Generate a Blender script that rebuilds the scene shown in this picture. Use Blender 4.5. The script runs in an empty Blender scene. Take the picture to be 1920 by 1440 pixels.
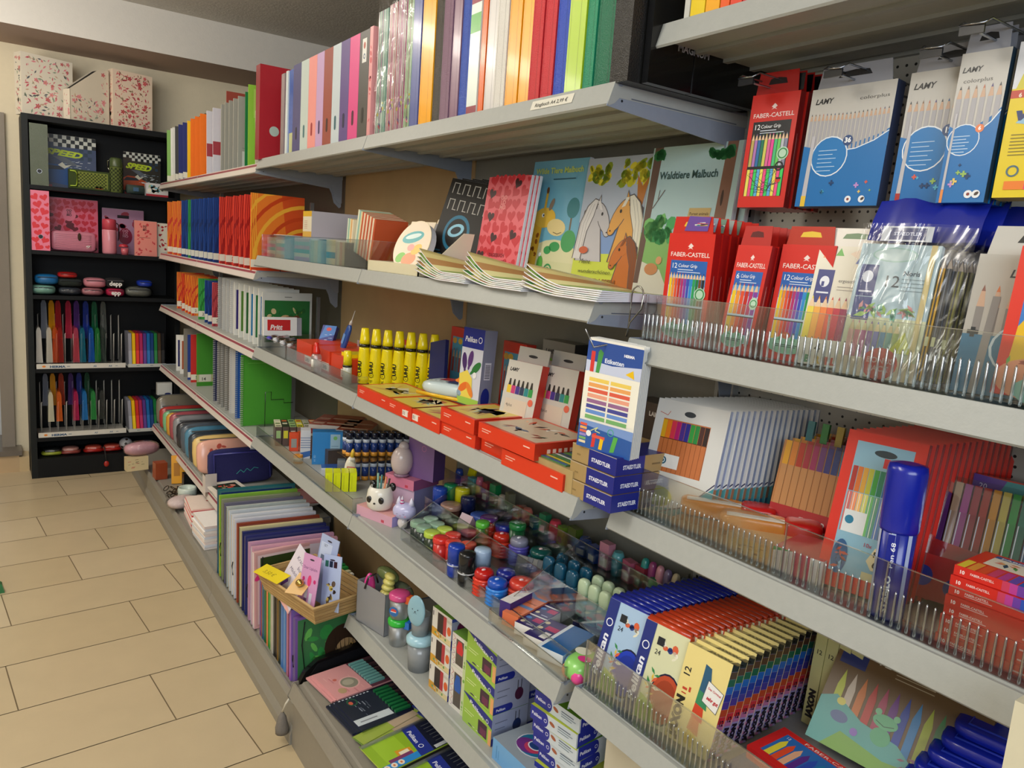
import bpy, math, random
from mathutils import Matrix, Vector
R = math.radians
rnd = random.Random(7)
SC = bpy.context.scene
COL = SC.collection
# ------------------------------------------------------------------ camera
cam_d = bpy.data.cameras.new('camera')
cam = bpy.data.objects.new('camera', cam_d); COL.objects.link(cam)
cam_d.sensor_fit = 'HORIZONTAL'; cam_d.sensor_width = 36.0
cam_d.lens = 36.0 * 1429.28 / 1920.0
cam_d.clip_start = 0.05
YAW, PITCH, ROLL = 0.6086, -0.1635, 0.0735
fw = Vector((math.sin(YAW)*math.cos(PITCH), math.cos(YAW)*math.cos(PITCH), math.sin(PITCH)))
rt = Vector((math.cos(YAW), -math.sin(YAW), 0)); up = rt.cross(fw)
rt2 = math.cos(ROLL)*rt + math.sin(ROLL)*up; up2 = -math.sin(ROLL)*rt + math.cos(ROLL)*up
cam.matrix_world = Matrix(((rt2.x, up2.x, -fw.x, -0.8449), (rt2.y, up2.y, -fw.y, 0), (rt2.z, up2.z, -fw.z, 1.4572), (0, 0, 0, 1)))
SC.camera = cam
# ------------------------------------------------------------------ world, lamps, exposure
SC.view_settings.view_transform = 'Standard'; SC.view_settings.look = 'None'
SC.view_settings.gamma = 1.0; SC.view_settings.use_curve_mapping = False
SC.view_settings.exposure = -0.05
SC.cycles.use_denoising = True
SC.cycles.max_bounces = 8; SC.cycles.transparent_max_bounces = 24
SC.cycles.caustics_reflective = False; SC.cycles.caustics_refractive = False
wd = bpy.data.worlds.new('world'); SC.world = wd; wd.use_nodes = True
wd.node_tree.nodes['Background'].inputs[0].default_value = (0.85, 0.92, 1.0, 1)
wd.node_tree.nodes['Background'].inputs[1].default_value = 0.05
def lamp(name, loc, sx, sy, power, col, aim):
    l = bpy.data.lights.new(name, 'AREA'); l.shape = 'RECTANGLE'; l.size = sx; l.size_y = sy
    l.energy = power; l.color = col
    o = bpy.data.objects.new(name, l); COL.objects.link(o)
    o.location = loc; o.rotation_euler = (Vector(aim)-Vector(loc)).to_track_quat('-Z', 'Y').to_euler()
    return o
lamp('ceiling_or_fill_lamp', (-1.7, 1.3, 2.50), 0.3, 1.5, 22, (1.0, 0.95, 0.86), (-1.5, 1.3, 0))
lamp('ceiling_or_fill_lamp', (-1.5, 3.7, 2.50), 0.3, 1.5, 22, (1.0, 0.92, 0.80), (-1.3, 3.7, 0))
lamp('ceiling_or_fill_lamp', (-1.9, 1.2, 2.15), 0.3, 1.5, 42, (1.0, 0.95, 0.86), (-1.7, 1.3, 3))  # added fill aimed upward to brighten the ceiling, no fixture of its own
lamp('ceiling_or_fill_lamp', (-1.5, 3.4, 2.15), 0.3, 1.5, 36, (1.0, 0.93, 0.83), (-1.5, 3.7, 3))  # second added fill facing up, lifts the far ceiling by bounce
lamp('window_daylight', (-1.7, -1.7, 2.0), 2.4, 1.1, 62, (0.84, 0.92, 1.0), (0.0, 2.0, 1.1))
# ------------------------------------------------------------------ materials
def hexc(h):
    if not isinstance(h, str): return tuple(h[:3])
    h = h.lstrip('#'); v = [int(h[i:i+2], 16)/255 for i in (0, 2, 4)]
    return tuple(c/12.92 if c <= .04045 else ((c+.055)/1.055)**2.4 for c in v)
MATS = {}
def base_mat(name, rough=.5, metal=0.0, coat=0.0, bump=0.0, bscale=60., vary=0.0, spec=.5, trans=0.0):
    m = bpy.data.materials.new(name); m.use_nodes = True; nt = m.node_tree; N = nt.nodes; L = nt.links
    b = N['Principled BSDF']; a = N.new('ShaderNodeVertexColor'); a.layer_name = 'Col'
    src = a.outputs['Color']
    tc = N.new('ShaderNodeTexCoord')
    if vary > 0:
        n = N.new('ShaderNodeTexNoise'); n.inputs['Scale'].default_value = bscale*.3; L.new(tc.outputs['Object'], n.inputs['Vector'])
        mr = N.new('ShaderNodeMapRange'); mr.inputs[3].default_value = 1-vary; mr.inputs[4].default_value = 1+vary
        L.new(n.outputs['Fac'], mr.inputs[0])
        mx = N.new('ShaderNodeVectorMath'); mx.operation = 'SCALE'
        L.new(src, mx.inputs[0]); L.new(mr.outputs[0], mx.inputs['Scale']); src = mx.outputs[0]
    L.new(src, b.inputs['Base Color'])
    b.inputs['Roughness'].default_value = rough; b.inputs['Metallic'].default_value = metal
    b.inputs['Coat Weight'].default_value = coat; b.inputs['Coat Roughness'].default_value = .08
    b.inputs['Specular IOR Level'].default_value = spec
    if bump > 0:
        n = N.new('ShaderNodeTexNoise'); n.inputs['Scale'].default_value = bscale; n.inputs['Detail'].default_value = 3
        L.new(tc.outputs['Object'], n.inputs['Vector'])
        bp = N.new('ShaderNodeBump'); bp.inputs['Strength'].default_value = bump; bp.inputs['Distance'].default_value = .003
        L.new(n.outputs['Fac'], bp.inputs['Height']); L.new(bp.outputs[0], b.inputs['Normal'])
    if trans > 0:
        o = N['Material Output']; t = N.new('ShaderNodeBsdfTransparent'); mx = N.new('ShaderNodeMixShader')
        mx.inputs[0].default_value = trans; L.new(b.outputs[0], mx.inputs[1]); L.new(t.outputs[0], mx.inputs[2]); L.new(mx.outputs[0], o.inputs['Surface'])
    MATS[name] = m; return m
base_mat('card', .5, vary=.03)
base_mat('satin', .33, vary=.02)
base_mat('gloss', .25, coat=.25)
base_mat('leather_card', .22, bump=.5, bscale=420)
base_mat('paper', .8, vary=.03, bscale=200)
base_mat('powder_coat', .42, bump=.06, bscale=300, vary=.05)
base_mat('steel', .35, metal=.6, vary=.05)
base_mat('chrome', .18, metal=1.0)
base_mat('fabric', .9, bump=.5, bscale=500, vary=.08)
base_mat('wood', .6, bump=.2, bscale=90, vary=.18)
base_mat('tint_plastic', .12, trans=.45)
base_mat('wall_paint', .85, bump=.15, bscale=120, vary=.03)
base_mat('plaster', .95, bump=1.0, bscale=90, vary=.10)
base_mat('dark_laminate', .5, bump=.08, bscale=120, vary=.1, spec=.25)
base_mat('floor_tile', .28, bump=.05, bscale=30, vary=.06, spec=.45)
def clear_mat(name, lo, hi, tint, rough=.05, bump=0.0):
    m = bpy.data.materials.new(name); m.use_nodes = True; nt = m.node_tree; N = nt.nodes; L = nt.links
    N.remove(N['Principled BSDF']); o = N['Material Output']
    t = N.new('ShaderNodeBsdfTransparent'); t.inputs[0].default_value = (*tint, 1)
    g = N.new('ShaderNodeBsdfGlossy'); g.inputs['Roughness'].default_value = rough
    g.inputs[0].default_value = (1, 1, 1, 1)
    lw = N.new('ShaderNodeLayerWeight'); lw.inputs[0].default_value = .35
    mr = N.new('ShaderNodeMapRange'); mr.inputs[3].default_value = lo; mr.inputs[4].default_value = hi
    L.new(lw.outputs['Fresnel'], mr.inputs[0])
    if bump:
        tc = N.new('ShaderNodeTexCoord'); n = N.new('ShaderNodeTexNoise'); n.inputs['Scale'].default_value = 22; n.inputs['Distortion'].default_value = 1.6
        mp = N.new('ShaderNodeMapping'); mp.inputs['Scale'].default_value = (1, 1, .35)
        L.new(tc.outputs['Object'], mp.inputs[0]); L.new(mp.outputs[0], n.inputs['Vector'])
        bp = N.new('ShaderNodeBump'); bp.inputs['Strength'].default_value = bump; bp.inputs['Distance'].default_value = .02
        L.new(n.outputs['Fac'], bp.inputs['Height']); L.new(bp.outputs[0], g.inputs['Normal']); L.new(bp.outputs[0], lw.inputs['Normal'])
    mx = N.new('ShaderNodeMixShader'); L.new(mr.outputs[0], mx.inputs[0]); L.new(t.outputs[0], mx.inputs[1]); L.new(g.outputs[0], mx.inputs[2])
    L.new(mx.outputs[0], o.inputs['Surface']); MATS[name] = m
clear_mat('acrylic', .04, .5, (.93, .95, .95))
clear_mat('acrylic_edge', .35, .8, (.75, .80, .80), .2)
clear_mat('film', .03, .5, (.97, .97, .98), .12, .6)
clear_mat('frosted', .25, .6, (.80, .84, .86), .45)
def pegboard_mat():
    m = base_mat('pegboard', .5, vary=.03); nt = m.node_tree; N = nt.nodes; L = nt.links; b = N['Principled BSDF']
    tc = N.new('ShaderNodeTexCoord'); s = N.new('ShaderNodeSeparateXYZ'); L.new(tc.outputs['Object'], s.inputs[0])
    def mth(op, a, bb=None):
        n = N.new('ShaderNodeMath'); n.operation = op
        for i, x in ((0, a), (1, bb)):
            if x is None: continue
            if isinstance(x, (int, float)): n.inputs[i].default_value = x
            else: L.new(x, n.inputs[i])
        return n.outputs[0]
    def dots(py, pz, oy, oz):
        fy = mth('PINGPONG', mth('ADD', s.outputs[1], oy), py/2); fz = mth('PINGPONG', mth('ADD', s.outputs[2], oz), pz/2)
        return mth('LESS_THAN', mth('ADD', mth('MULTIPLY', fy, fy), mth('MULTIPLY', fz, fz)), .0023**2)
    d = mth('MAXIMUM', dots(.0148, .045, 0, 0), dots(.0246, .045, .006, .015))
    d = mth('MAXIMUM', d, dots(.0246, .045, .006, .030))
    mx = N.new('ShaderNodeMix'); mx.data_type = 'RGBA'; L.new(d, mx.inputs[0])
    src = b.inputs['Base Color'].links[0].from_socket; L.new(src, mx.inputs[6]); mx.inputs[7].default_value = (.01, .01, .01, 1)
    L.new(mx.outputs[2], b.inputs['Base Color'])
pegboard_mat()
def chip_mat():
    m = base_mat('hardboard', .6, vary=.12, bscale=25)
chip_mat()
# ------------------------------------------------------------------ text outlines (built-in font, triangulated)
TS = bpy.data.scenes.new('text_source'); TXT = {}
def text_geo(s, bold=0.0):
    k = (s, bold)
    if k in TXT: return TXT[k]
    cu = bpy.data.curves.new('t', 'FONT'); cu.body = s; cu.size = 1; cu.resolution_u = 2; cu.offset = bold
    o = bpy.data.objects.new('t', cu); TS.collection.objects.link(o)
    vl = TS.view_layers[0]; vl.update(); dg = vl.depsgraph
    me = o.evaluated_get(dg).to_mesh()
    v = [(p.co.x, p.co.y) for p in me.vertices]; f = [tuple(p.vertices) for p in me.polygons]
    w = max([a for a, b in v] or [0]); o.evaluated_get(dg).to_mesh_clear()
    bpy.data.objects.remove(o); bpy.data.curves.remove(cu)
    TXT[k] = (v, f, w); return TXT[k]
# ------------------------------------------------------------------ mesh builder
class MB:
    def __init__(s, m='card'):
        s.v = []; s.f = []; s.c = []; s.m = []; s.s = []; s.mat = m; s.T = Matrix()
    def add(s, pts, faces, col, m=None, smooth=False):
        n = len(s.v); T = s.T
        s.v += [tuple(T @ Vector(p)) for p in pts]; c = hexc(col)
        for f in faces:
            s.f.append(tuple(i+n for i in f)); s.c.append(c); s.m.append(m or s.mat); s.s.append(smooth)
        return s
    def box(s, x0, y0, z0, x1, y1, z1, col, m=None, cols=None):
        p = [(x0,y0,z0),(x1,y0,z0),(x1,y1,z0),(x0,y1,z0),(x0,y0,z1),(x1,y0,z1),(x1,y1,z1),(x0,y1,z1)]
        F = dict(bottom=(0,3,2,1), top=(4,5,6,7), front=(0,1,5,4), right=(1,2,6,5), back=(2,3,7,6), left=(3,0,4,7))
        n = len(s.v); s.v += [tuple(s.T @ Vector(q)) for q in p]
        for k, f in F.items():
            s.f.append(tuple(i+n for i in f)); s.c.append(hexc((cols or {}).get(k, col))); s.m.append(m or s.mat); s.s.append(False)
        return s
    def prism(s, poly, a, b, axis, col, m=None, smooth=False):   # poly extruded along axis (0 x, 1 y, 2 z) from a to b
        n = len(poly)
        def P(q, t):
            return ((t, q[0], q[1]), (q[0], t, q[1]), (q[0], q[1], t))[axis]
        pts = [P(q, a) for q in poly] + [P(q, b) for q in poly]
        s.add(pts, [tuple(range(n))[::-1], tuple(range(n, 2*n))], col, m)
        s.f += []; k = len(s.v)-2*n; c = hexc(col)
        for i in range(n):
            j = (i+1) % n
            s.f.append((k+i, k+j, k+n+j, k+n+i)); s.c.append(c); s.m.append(m or s.mat); s.s.append(smooth)
        return s
    def lathe(s, prof, col, m=None, seg=20, o=(0,0,0), cols=None, axis=2):  # prof [(r,z)], cols per band
        pts = []; n = len(prof)
        for r, z in prof:
            for i in range(seg):
                a = 2*math.pi*i/seg; q = (r*math.cos(a), r*math.sin(a), z)
                if axis == 0: q = (q[2], q[0], q[1])
                if axis == 1: q = (q[0], q[2], q[1])
                pts.append((q[0]+o[0], q[1]+o[1], q[2]+o[2]))
        for k in range(n-1):
            c = cols[k] if cols else col
            s.add([], [], c); base = len(s.v)
            if k == 0: s.v += [tuple(s.T @ Vector(p)) for p in pts]; b0 = base
            for i in range(seg):
                j = (i+1) % seg
                s.f.append((b0+k*seg+i, b0+k*seg+j, b0+(k+1)*seg+j, b0+(k+1)*seg+i)); s.c.append(hexc(c)); s.m.append(m or s.mat); s.s.append(True)
        s.f.append(tuple(b0+i for i in range(seg))[::-1]); s.c.append(hexc(cols[0] if cols else col)); s.m.append(m or s.mat); s.s.append(False)
        s.f.append(tuple(b0+(n-1)*seg+i for i in range(seg))); s.c.append(hexc(cols[-1] if cols else col)); s.m.append(m or s.mat); s.s.append(False)
        return s
    def tube(s, path, r, col, m=None, seg=6, closed=False):
        P = [Vector(p) for p in path]; n = len(P); rings = []
        for i, p in enumerate(P):
            a = P[(i-1) % n] if (i > 0 or closed) else P[i]; b = P[(i+1) % n] if (i < n-1 or closed) else P[i]
            t = (b-a).normalized(); u = t.cross(Vector((0, 0, 1)))
            if u.length < .05: u = t.cross(Vector((0, 1, 0)))
            u.normalize(); w = t.cross(u)
            rings.append([p + r*(math.cos(2*math.pi*k/seg)*u + math.sin(2*math.pi*k/seg)*w) for k in range(seg)])
        pts = [q for rg in rings for q in rg]; fs = []
        for i in range(n if closed else n-1):
            j = (i+1) % n
            for k in range(seg):
                l = (k+1) % seg; fs.append((i*seg+k, i*seg+l, j*seg+l, j*seg+k))
        if not closed: fs += [tuple(range(seg))[::-1], tuple((n-1)*seg+k for k in range(seg))]
        return s.add(pts, fs, col, m, True)
    def blob(s, c, r, col, m=None, seg=16, ring=10, p=2.0):      # superellipsoid
        pts = []; fs = []
        sg = lambda x, e: math.copysign(abs(x)**e, x)
        e = 2/p
        for i in range(ring+1):
            th = -math.pi/2 + math.pi*i/ring
            for j in range(seg):
                ph = 2*math.pi*j/seg
                pts.append((c[0]+r[0]*sg(math.cos(th), e)*sg(math.cos(ph), e), c[1]+r[1]*sg(math.cos(th), e)*sg(math.sin(ph), e), c[2]+r[2]*sg(math.sin(th), e)))
        for i in range(ring):
            for j in range(seg):
                k = (j+1) % seg; fs.append((i*seg+j, i*seg+k, (i+1)*seg+k, (i+1)*seg+j))
        return s.add(pts, fs, col, m, True)
    def face(s, o, u, v, m=None):
        return Face(s, Vector(o), Vector(u).normalized(), Vector(v).normalized(), m)
    def front(s, y=0.0, x0=0.0, z0=0.0, m=None): return s.face((x0, y, z0), (1, 0, 0), (0, 0, 1), m)
    def top(s, z, x0=0.0, y0=0.0, m=None): return s.face((x0, y0, z), (1, 0, 0), (0, 1, 0), m)
    def left(s, x, y1=0.0, z0=0.0, m=None): return s.face((x, y1, z0), (0, -1, 0), (0, 0, 1), m)
    def right(s, x, y0=0.0, z0=0.0, m=None): return s.face((x, y0, z0), (0, 1, 0), (0, 0, 1), m)
    def build(s, name, parent=None):
        me = bpy.data.meshes.new(name); me.from_pydata(s.v, [], s.f)
        names = []
        for k in s.m:
            if k not in names: names.append(k)
        for k in names: me.materials.append(MATS[k])
        idx = {k: i for i, k in enumerate(names)}
        me.polygons.foreach_set('material_index', [idx[k] for k in s.m])
        me.polygons.foreach_set('use_smooth', s.s)
        ca = me.color_attributes.new('Col', 'FLOAT_COLOR', 'CORNER'); d = []
        for f, c in zip(s.f, s.c): d += [c[0], c[1], c[2], 1.0]*len(f)
        ca.data.foreach_set('color', d); me.update()
        o = bpy.data.objects.new(name, me); COL.objects.link(o)
        if parent is not None: o.parent = parent
        return o
class Face:            # a flat print area: coordinates in millimetres from its lower left corner
    STEP = .00007
    def __init__(s, mb, o, u, v, m):
        s.mb, s.o, s.u, s.v, s.n, s.m, s.k = mb, o, u, v, u.cross(v), m, 1
    def pt(s, x, y): return s.o + s.u*(x*.001) + s.v*(y*.001) + s.n*(s.k*s.STEP)
    def poly(s, pts, col, m=None):
        p = [s.pt(*q) for q in pts]; s.mb.add(p, [tuple(range(len(p)))], col, m or s.m); s.k += 1; return s
    def rect(s, x, y, w, h, col, m=None): return s.poly([(x, y), (x+w, y), (x+w, y+h), (x, y+h)], col, m)
    def rects(s, lst, m=None):     # many side by side on one layer
        for x, y, w, h, c in lst: s.rect(x, y, w, h, c, m); s.k -= 1
        s.k += 1; return s
    def polys(s, lst, m=None):
        for p, c in lst: s.poly(p, c, m); s.k -= 1
        s.k += 1; return s
    def ell(s, x, y, rx, ry, col, rot=0, n=20, m=None):
        a = R(rot); return s.poly([(x+rx*math.cos(t)*math.cos(a)-ry*math.sin(t)*math.sin(a), y+rx*math.cos(t)*math.sin(a)+ry*math.sin(t)*math.cos(a)) for t in [2*math.pi*i/n for i in range(n)]], col, m)
    def ring(s, x, y, r, w, col, n=28):
        for i in range(n):
            a, b = 2*math.pi*i/n, 2*math.pi*(i+1)/n
            s.poly([(x+r*math.cos(a), y+r*math.sin(a)), (x+r*math.cos(b), y+r*math.sin(b)), (x+(r-w)*math.cos(b), y+(r-w)*math.sin(b)), (x+(r-w)*math.cos(a), y+(r-w)*math.sin(a))], col); s.k -= 1
        s.k += 1; return s
    def line(s, pts, w, col):
        for (a, b), (c, d) in zip(pts, pts[1:]):
            l = math.hypot(c-a, d-b) or 1; nx, ny = -(d-b)/l*w/2, (c-a)/l*w/2
            s.poly([(a-nx, b-ny), (c-nx, d-ny), (c+nx, d+ny), (a+nx, b+ny)], col); s.k -= 1
        s.k += 1; return s
    def text(s, t, x, y, size, col, rot=0, bold=0.0, al='l', sx=1.0, shear=0.0, w=None):   # w fits the width
        v, f, tw = text_geo(t, bold)
        if not v: return s
        if w: sx = w/(tw*size)
        a = R(rot); ca, sa = math.cos(a), math.sin(a); off = {'l': 0, 'c': tw/2, 'r': tw}[al]
        pts = []
        for px, py in v:
            qx, qy = (px-off+py*shear)*size*sx, py*size
            pts.append(s.pt(x+qx*ca-qy*sa, y+qx*sa+qy*ca))
        s.mb.add(pts, f, col, s.m); s.k += 1; return s
    def heart(s, x, y, r, col, rot=0, sq=1.0):
        a = R(rot); P = []
        for i in range(22):
            t = 2*math.pi*i/22; hx = 16*math.sin(t)**3; hy = 13*math.cos(t)-5*math.cos(2*t)-2*math.cos(3*t)-math.cos(4*t)
            hx, hy = hx*r/16, hy*r*sq/16
            P.append((x+hx*math.cos(a)-hy*math.sin(a), y+hx*math.sin(a)+hy*math.cos(a)))
        return s.poly(P[::-1], col)
    def scatter(s, w, h, n, cols, r0, r1, kind='ell', seed=1, x0=0, y0=0):
        g = random.Random(seed)
        for i in range(n):
            x, y, r, c = x0+r1+g.random()*(w-2*r1), y0+r1+g.random()*(h-2*r1), g.uniform(r0, r1), g.choice(cols)
            if kind == 'ell': s.ell(x, y, r, r*g.uniform(.3, 1), c, g.uniform(0, 180), 8)
            elif kind == 'bar': s.poly([(x-r, y-r*.2), (x+r, y-r*.1), (x+r, y+r*.2), (x-r, y+r*.1)], c)
            elif kind == 'heart': s.heart(x, y, r, c, g.uniform(-40, 40))
            elif kind == 'leaf':
                a = g.uniform(0, 6.28); ca, sa = math.cos(a), math.sin(a)
                s.poly([(x-r*ca, y-r*sa), (x+.35*r*sa, y-.35*r*ca), (x+r*ca, y+r*sa), (x-.35*r*sa, y+.35*r*ca)], c)
            elif kind == 'plus':
                s.rect(x-r, y-r*.33, 2*r, .66*r, c); s.rect(x-r*.33, y-r, .66*r, 2*r, c); s.k -= 1
            s.k -= 1
        s.k += 2; return s
    def pencils(s, x, y, w, h, cols, body=None, tip='#d9b48c', lead=None, gap=.08, step=0.0):   # a row of upright pencils, points up
        n = len(cols); p = w/n
        for i, c in enumerate(cols):
            a, b = x+i*p+p*gap, x+(i+1)*p-p*gap; t = y+h+step*abs(i-(n-1)/2); th = p*1.7
            s.polys([([(a, y), (b, y), (b, t-th), (a, t-th)], body or c), ([(a, t-th), (b, t-th), ((a+b)/2+p*.14, t-th*.3), ((a+b)/2-p*.14, t-th*.3)], tip), ([((a+b)/2-p*.14, t-th*.3), ((a+b)/2+p*.14, t-th*.3), ((a+b)/2, t)], lead or c)])
            s.k -= 1
        s.k += 2; return s
# ------------------------------------------------------------------ objects
def tag(o, label=None, cat=None, group=None, kind=None):
    if label: o['label'] = label
    if cat: o['category'] = cat
    if group: o['group'] = group
    if kind: o['kind'] = kind
    return o
def pose(x, y, z, yaw=0, lean=0, roll=0):    # yaw -90: front looks at the aisle; 0: front looks down the aisle; lean: top goes back
    return Matrix.Translation((x, y, z)) @ Matrix.Rotation(R(yaw), 4, 'Z') @ Matrix.Rotation(-R(lean), 4, 'X') @ Matrix.Rotation(R(roll), 4, 'Y')
def thing(name, label, cat, P=None, group=None):
    o = bpy.data.objects.new(name, None); COL.objects.link(o); o.empty_display_size = .02
    if P is not None: o.matrix_world = P
    return tag(o, label, cat, group)
def one(mb, name, label, cat, P=None, group=None):
    o = mb.build(name)
    if P is not None: o.matrix_world = P
    return tag(o, label, cat, group)
def dup(o, P=None, label=None, group=None, parent=None):
    c = o.copy(); COL.objects.link(c)
    if parent is not None: c.parent = parent
    for ch in list(o.children): dup(ch, parent=c)
    if parent is None:
        if P is not None: c.matrix_world = P
        if label: c['label'] = label
        if group: c['group'] = group
    return c
ORD = 'first second third fourth fifth sixth seventh eighth ninth tenth eleventh twelfth thirteenth fourteenth fifteenth sixteenth seventeenth eighteenth nineteenth twentieth'.split() + ['twenty-first', 'twenty-second', 'twenty-third', 'twenty-fourth', 'twenty-fifth', 'twenty-sixth', 'twenty-seventh', 'twenty-eighth']
def struct(mb, name): return tag(mb.build(name), kind='structure')
GREY = '#a6a8a3'; BLUEGREY = '#8b93a0'
# ------------------------------------------------------------------ setting
mb = MB('floor_tile')
TH = .0914; q, q2 = .2963, .6048; ty = 3.1895
offs = {0: -.1272, 1: .0313, 2: -.2027, -1: .0822, -2: -.2385, -3: -.0749, -4: -.2794, -5: .067, -6: -.0933, 3: -.05, 4: .11, 5: -.15, 6: .04, -7: .08, -8: -.2}
c0, s0 = math.cos(TH), math.sin(TH); g = random.Random(3)
mb.add([(-3, -2.2, -.003), (1.6, -2.2, -.003), (1.6, 6.9, -.003), (-3, 6.9, -.003)], [(0, 1, 2, 3)], '#77664c', 'wall_paint')
for k in range(-12, 19):
    o_ = offs.get(k, g.uniform(-.3, .3))
    for j in range(-6, 4):
        a0, a1 = o_+j*q2+.0018, o_+(j+1)*q2-.0018; b1, b0 = ty-q*k-.0018, ty-q*(k+1)+.0018
        if a0 < -2.9 or a1 > .95+.6: continue
        t = g.uniform(-.025, .025)
        c = (.56+t, .45+t, .285+t)
        P_ = [(c0*a-s0*b, s0*a+c0*b, 0) for a, b in ((a0, b0), (a1, b0), (a1, b1), (a0, b1))]
        if max(p[1] for p in P_) > 6.8 or min(p[1] for p in P_) < -2.1: continue
        mb.add(P_, [(0, 1, 2, 3)], c)
struct(mb, 'floor')
mb = MB('plaster'); mb.box(-3, -2.2, 2.66, 1.6, 5.45, 2.76, '#b9b6af'); struct(mb, 'ceiling')
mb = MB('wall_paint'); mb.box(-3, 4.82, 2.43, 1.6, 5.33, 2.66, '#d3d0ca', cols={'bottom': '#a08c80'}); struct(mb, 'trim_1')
mb = MB('wall_paint'); mb.box(1.6, -2.2, 0, 1.7, 5.45, 2.66, '#b5ac98'); struct(mb, 'wall_right')
mb = MB('wall_paint')
mb.box(-.735, 5.33, 0, 1.6, 5.45, 2.43, '#e3d8bd')
mb.box(-3, 5.33, 2.05, -.735, 5.45, 2.43, '#e3d8bd'); struct(mb, 'wall_back')
mb = MB('wall_paint'); mb.box(-.735, 5.45, 0, -.70, 6.9, 2.66, '#c9bda4'); mb.box(-3, 6.8, 0, -.7, 6.9, 2.66, '#b9b3a8'); struct(mb, 'wall_passage')
mb = MB('wall_paint'); mb.box(-3.1, -2.2, 0, -3.0, 6.9, 2.66, '#cfc8b8'); struct(mb, 'wall_left')
mb = MB('floor_tile'); mb.box(-3, 5.20, 0, -.72, 5.33, .10, '#c3a985'); mb.box(-3, 5.19, .10, -.705, 6.8, .13, '#6f675e'); mb.box(-.72, 5.2, 0, -.67, 5.325, .09, '#cdb68e'); struct(mb, 'trim_2')
mb = MB('wall_paint'); mb.box(-.80, 5.30, .13, -.735, 5.40, 2.05, '#8f877d'); struct(mb, 'door_1')
# ------------------------------------------------------------------ steel shelving run
ZA, ZB, ZC, ZD, ZE, ZF = 1.753, 1.396, 1.044, .685, .378, .20
XD = .345                                   # front of the uprights
def shelf(par, y0, y1, z, x0=0.0, strip=False, xb=XD, rail=True):
    y0 += .0015; y1 -= .0015
    m = MB('powder_coat'); X = x0
    lip = .034 if strip else .036
    prof = [(X+.012, z), (X, z-lip), (X+.003, z-lip-.003), (X+.014, z-lip+.002), (X+.024, z-.024), (xb, z-.024), (xb, z-.003), (X+.030, z-.003), (X+.027, z-.006), (X+.020, z-.006), (X+.017, z)]
    m.prism(prof, y0, y1, 1, GREY)
    for xr in (.09, .16, .23, .30):
        m.box(X+xr, y0+.004, z-.030, X+xr+.012, y1-.004, z-.0235, '#989a95')
    s = m.build('shelf', par)
    for yy in (y0+.0005, y1-.0025):
        b = MB('powder_coat')
        pr = [(X+.013, z+.001), (X-.0015, z-lip-.004), (X+.02, z-lip-.006), (XD-.055, z-.062), (XD-.045, z-.08), (XD-.035, z-.115), (XD-.012, z-.135), (XD-.004, z-.13), (XD-.004, z+.004), (XD-.02, z+.001)]
        b.prism(pr, yy, yy+.002, 1, BLUEGREY)
        b.box(X+.05, yy-.0006 if yy < (y0+y1)/2 else yy+.002, z-.0225, XD-.03, yy if yy < (y0+y1)/2 else yy+.0026, z-.0205, '#5f6670')
        for hx, hz in ((X+.03, z-.028),):
            b.lathe([(.0022, 0), (.0022, .0004)], '#1c2026', seg=10, o=(hx, yy-.0005, hz), axis=1)
        b.build('bracket', s)
    if strip:
        n = 2 if y1-y0 > 1.2 else 1; L_ = (y1-y0); cuts = [y0, 3.997, y1] if y1 > 4.5 else [y0, y1]
        for a, bb in zip(cuts, cuts[1:]):
            r = MB('satin'); u = Vector((-.012, 0, -lip)).normalized()
            def P(t, off=.0008): return (X+.0122+u.x*t-off*.94, z+u.z*t+off*-.33*-1)
            r.add([(P(0)[0], a+.002, P(0)[1]), (P(0)[0], bb-.002, P(0)[1]), (P(.036)[0], bb-.002, P(.036)[1]), (P(.036)[0], a+.002, P(.036)[1])], [(0, 1, 2, 3)], '#d6cdc4')
            r.add([(P(.004, .0012)[0], a+.006, P(.004, .0012)[1]), (P(.004, .0012)[0], bb-.006, P(.004, .0012)[1]), (P(.013, .0012)[0], bb-.006, P(.013, .0012)[1]), (P(.013, .0012)[0], a+.006, P(.013, .0012)[1])], [(0, 1, 2, 3)], '#94404c')
            r.build('price_rail', s)
    return s
def panel(par, y0, y1, z0, z1, col, m='powder_coat'):
    b = MB(m); b.box(XD+.012, y0, z0, XD+.024, y1, z1, col); return b.build('back_panel', par)
def upright(par, y, z1, m=0):
    b = MB('powder_coat'); b.box(XD, y-.012, .0, XD+.045, y+.012, z1, '#a5a8a6')
    f = b.left(XD-.0002, y+.012, 0)
    for k in range(int(z1/.05)):
        f.rects([(9, 15+k*50, 6, 26, '#0d0e10')]); f.k -= 1
    b.build('upright', par)
def foot(par, y0, y1, x0, h, name='base_shelf', split=True):
    b = MB('powder_coat')
    b.prism([(x0+.016, h), (x0+.008, h-.02), (x0+.010, .055), (x0, .03), (x0, .0), (x0+.03, 0), (XD, 0), (XD, h-.004), (x0+.04, h-.004), (x0+.035, h-.010), (x0+.024, h-.010), (x0+.022, h)], y0+.001, y1-.001, 1, '#8e8a80')
    return b.build(name, par)
U1 = thing('shelving_unit', 'far grey steel shelving unit with red and white price rails, next to the black cabinet', 'shelf', pose(0, 0, 0))
U2 = thing('shelving_unit', 'grey steel shelving unit with tan hardboard back, holding the yellow glue bottles', 'shelf')
U3 = thing('shelving_unit', 'grey steel shelving unit with plain grey back, holding the upright colouring books', 'shelf')
U4 = thing('shelving_unit', 'nearest grey steel shelving unit with white perforated back wall', 'shelf')
Y0, Y12, Y23, Y34 = 4.956, 2.993, 1.993, .993
foot(U1, Y12, Y0, -.155, .145)
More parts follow.
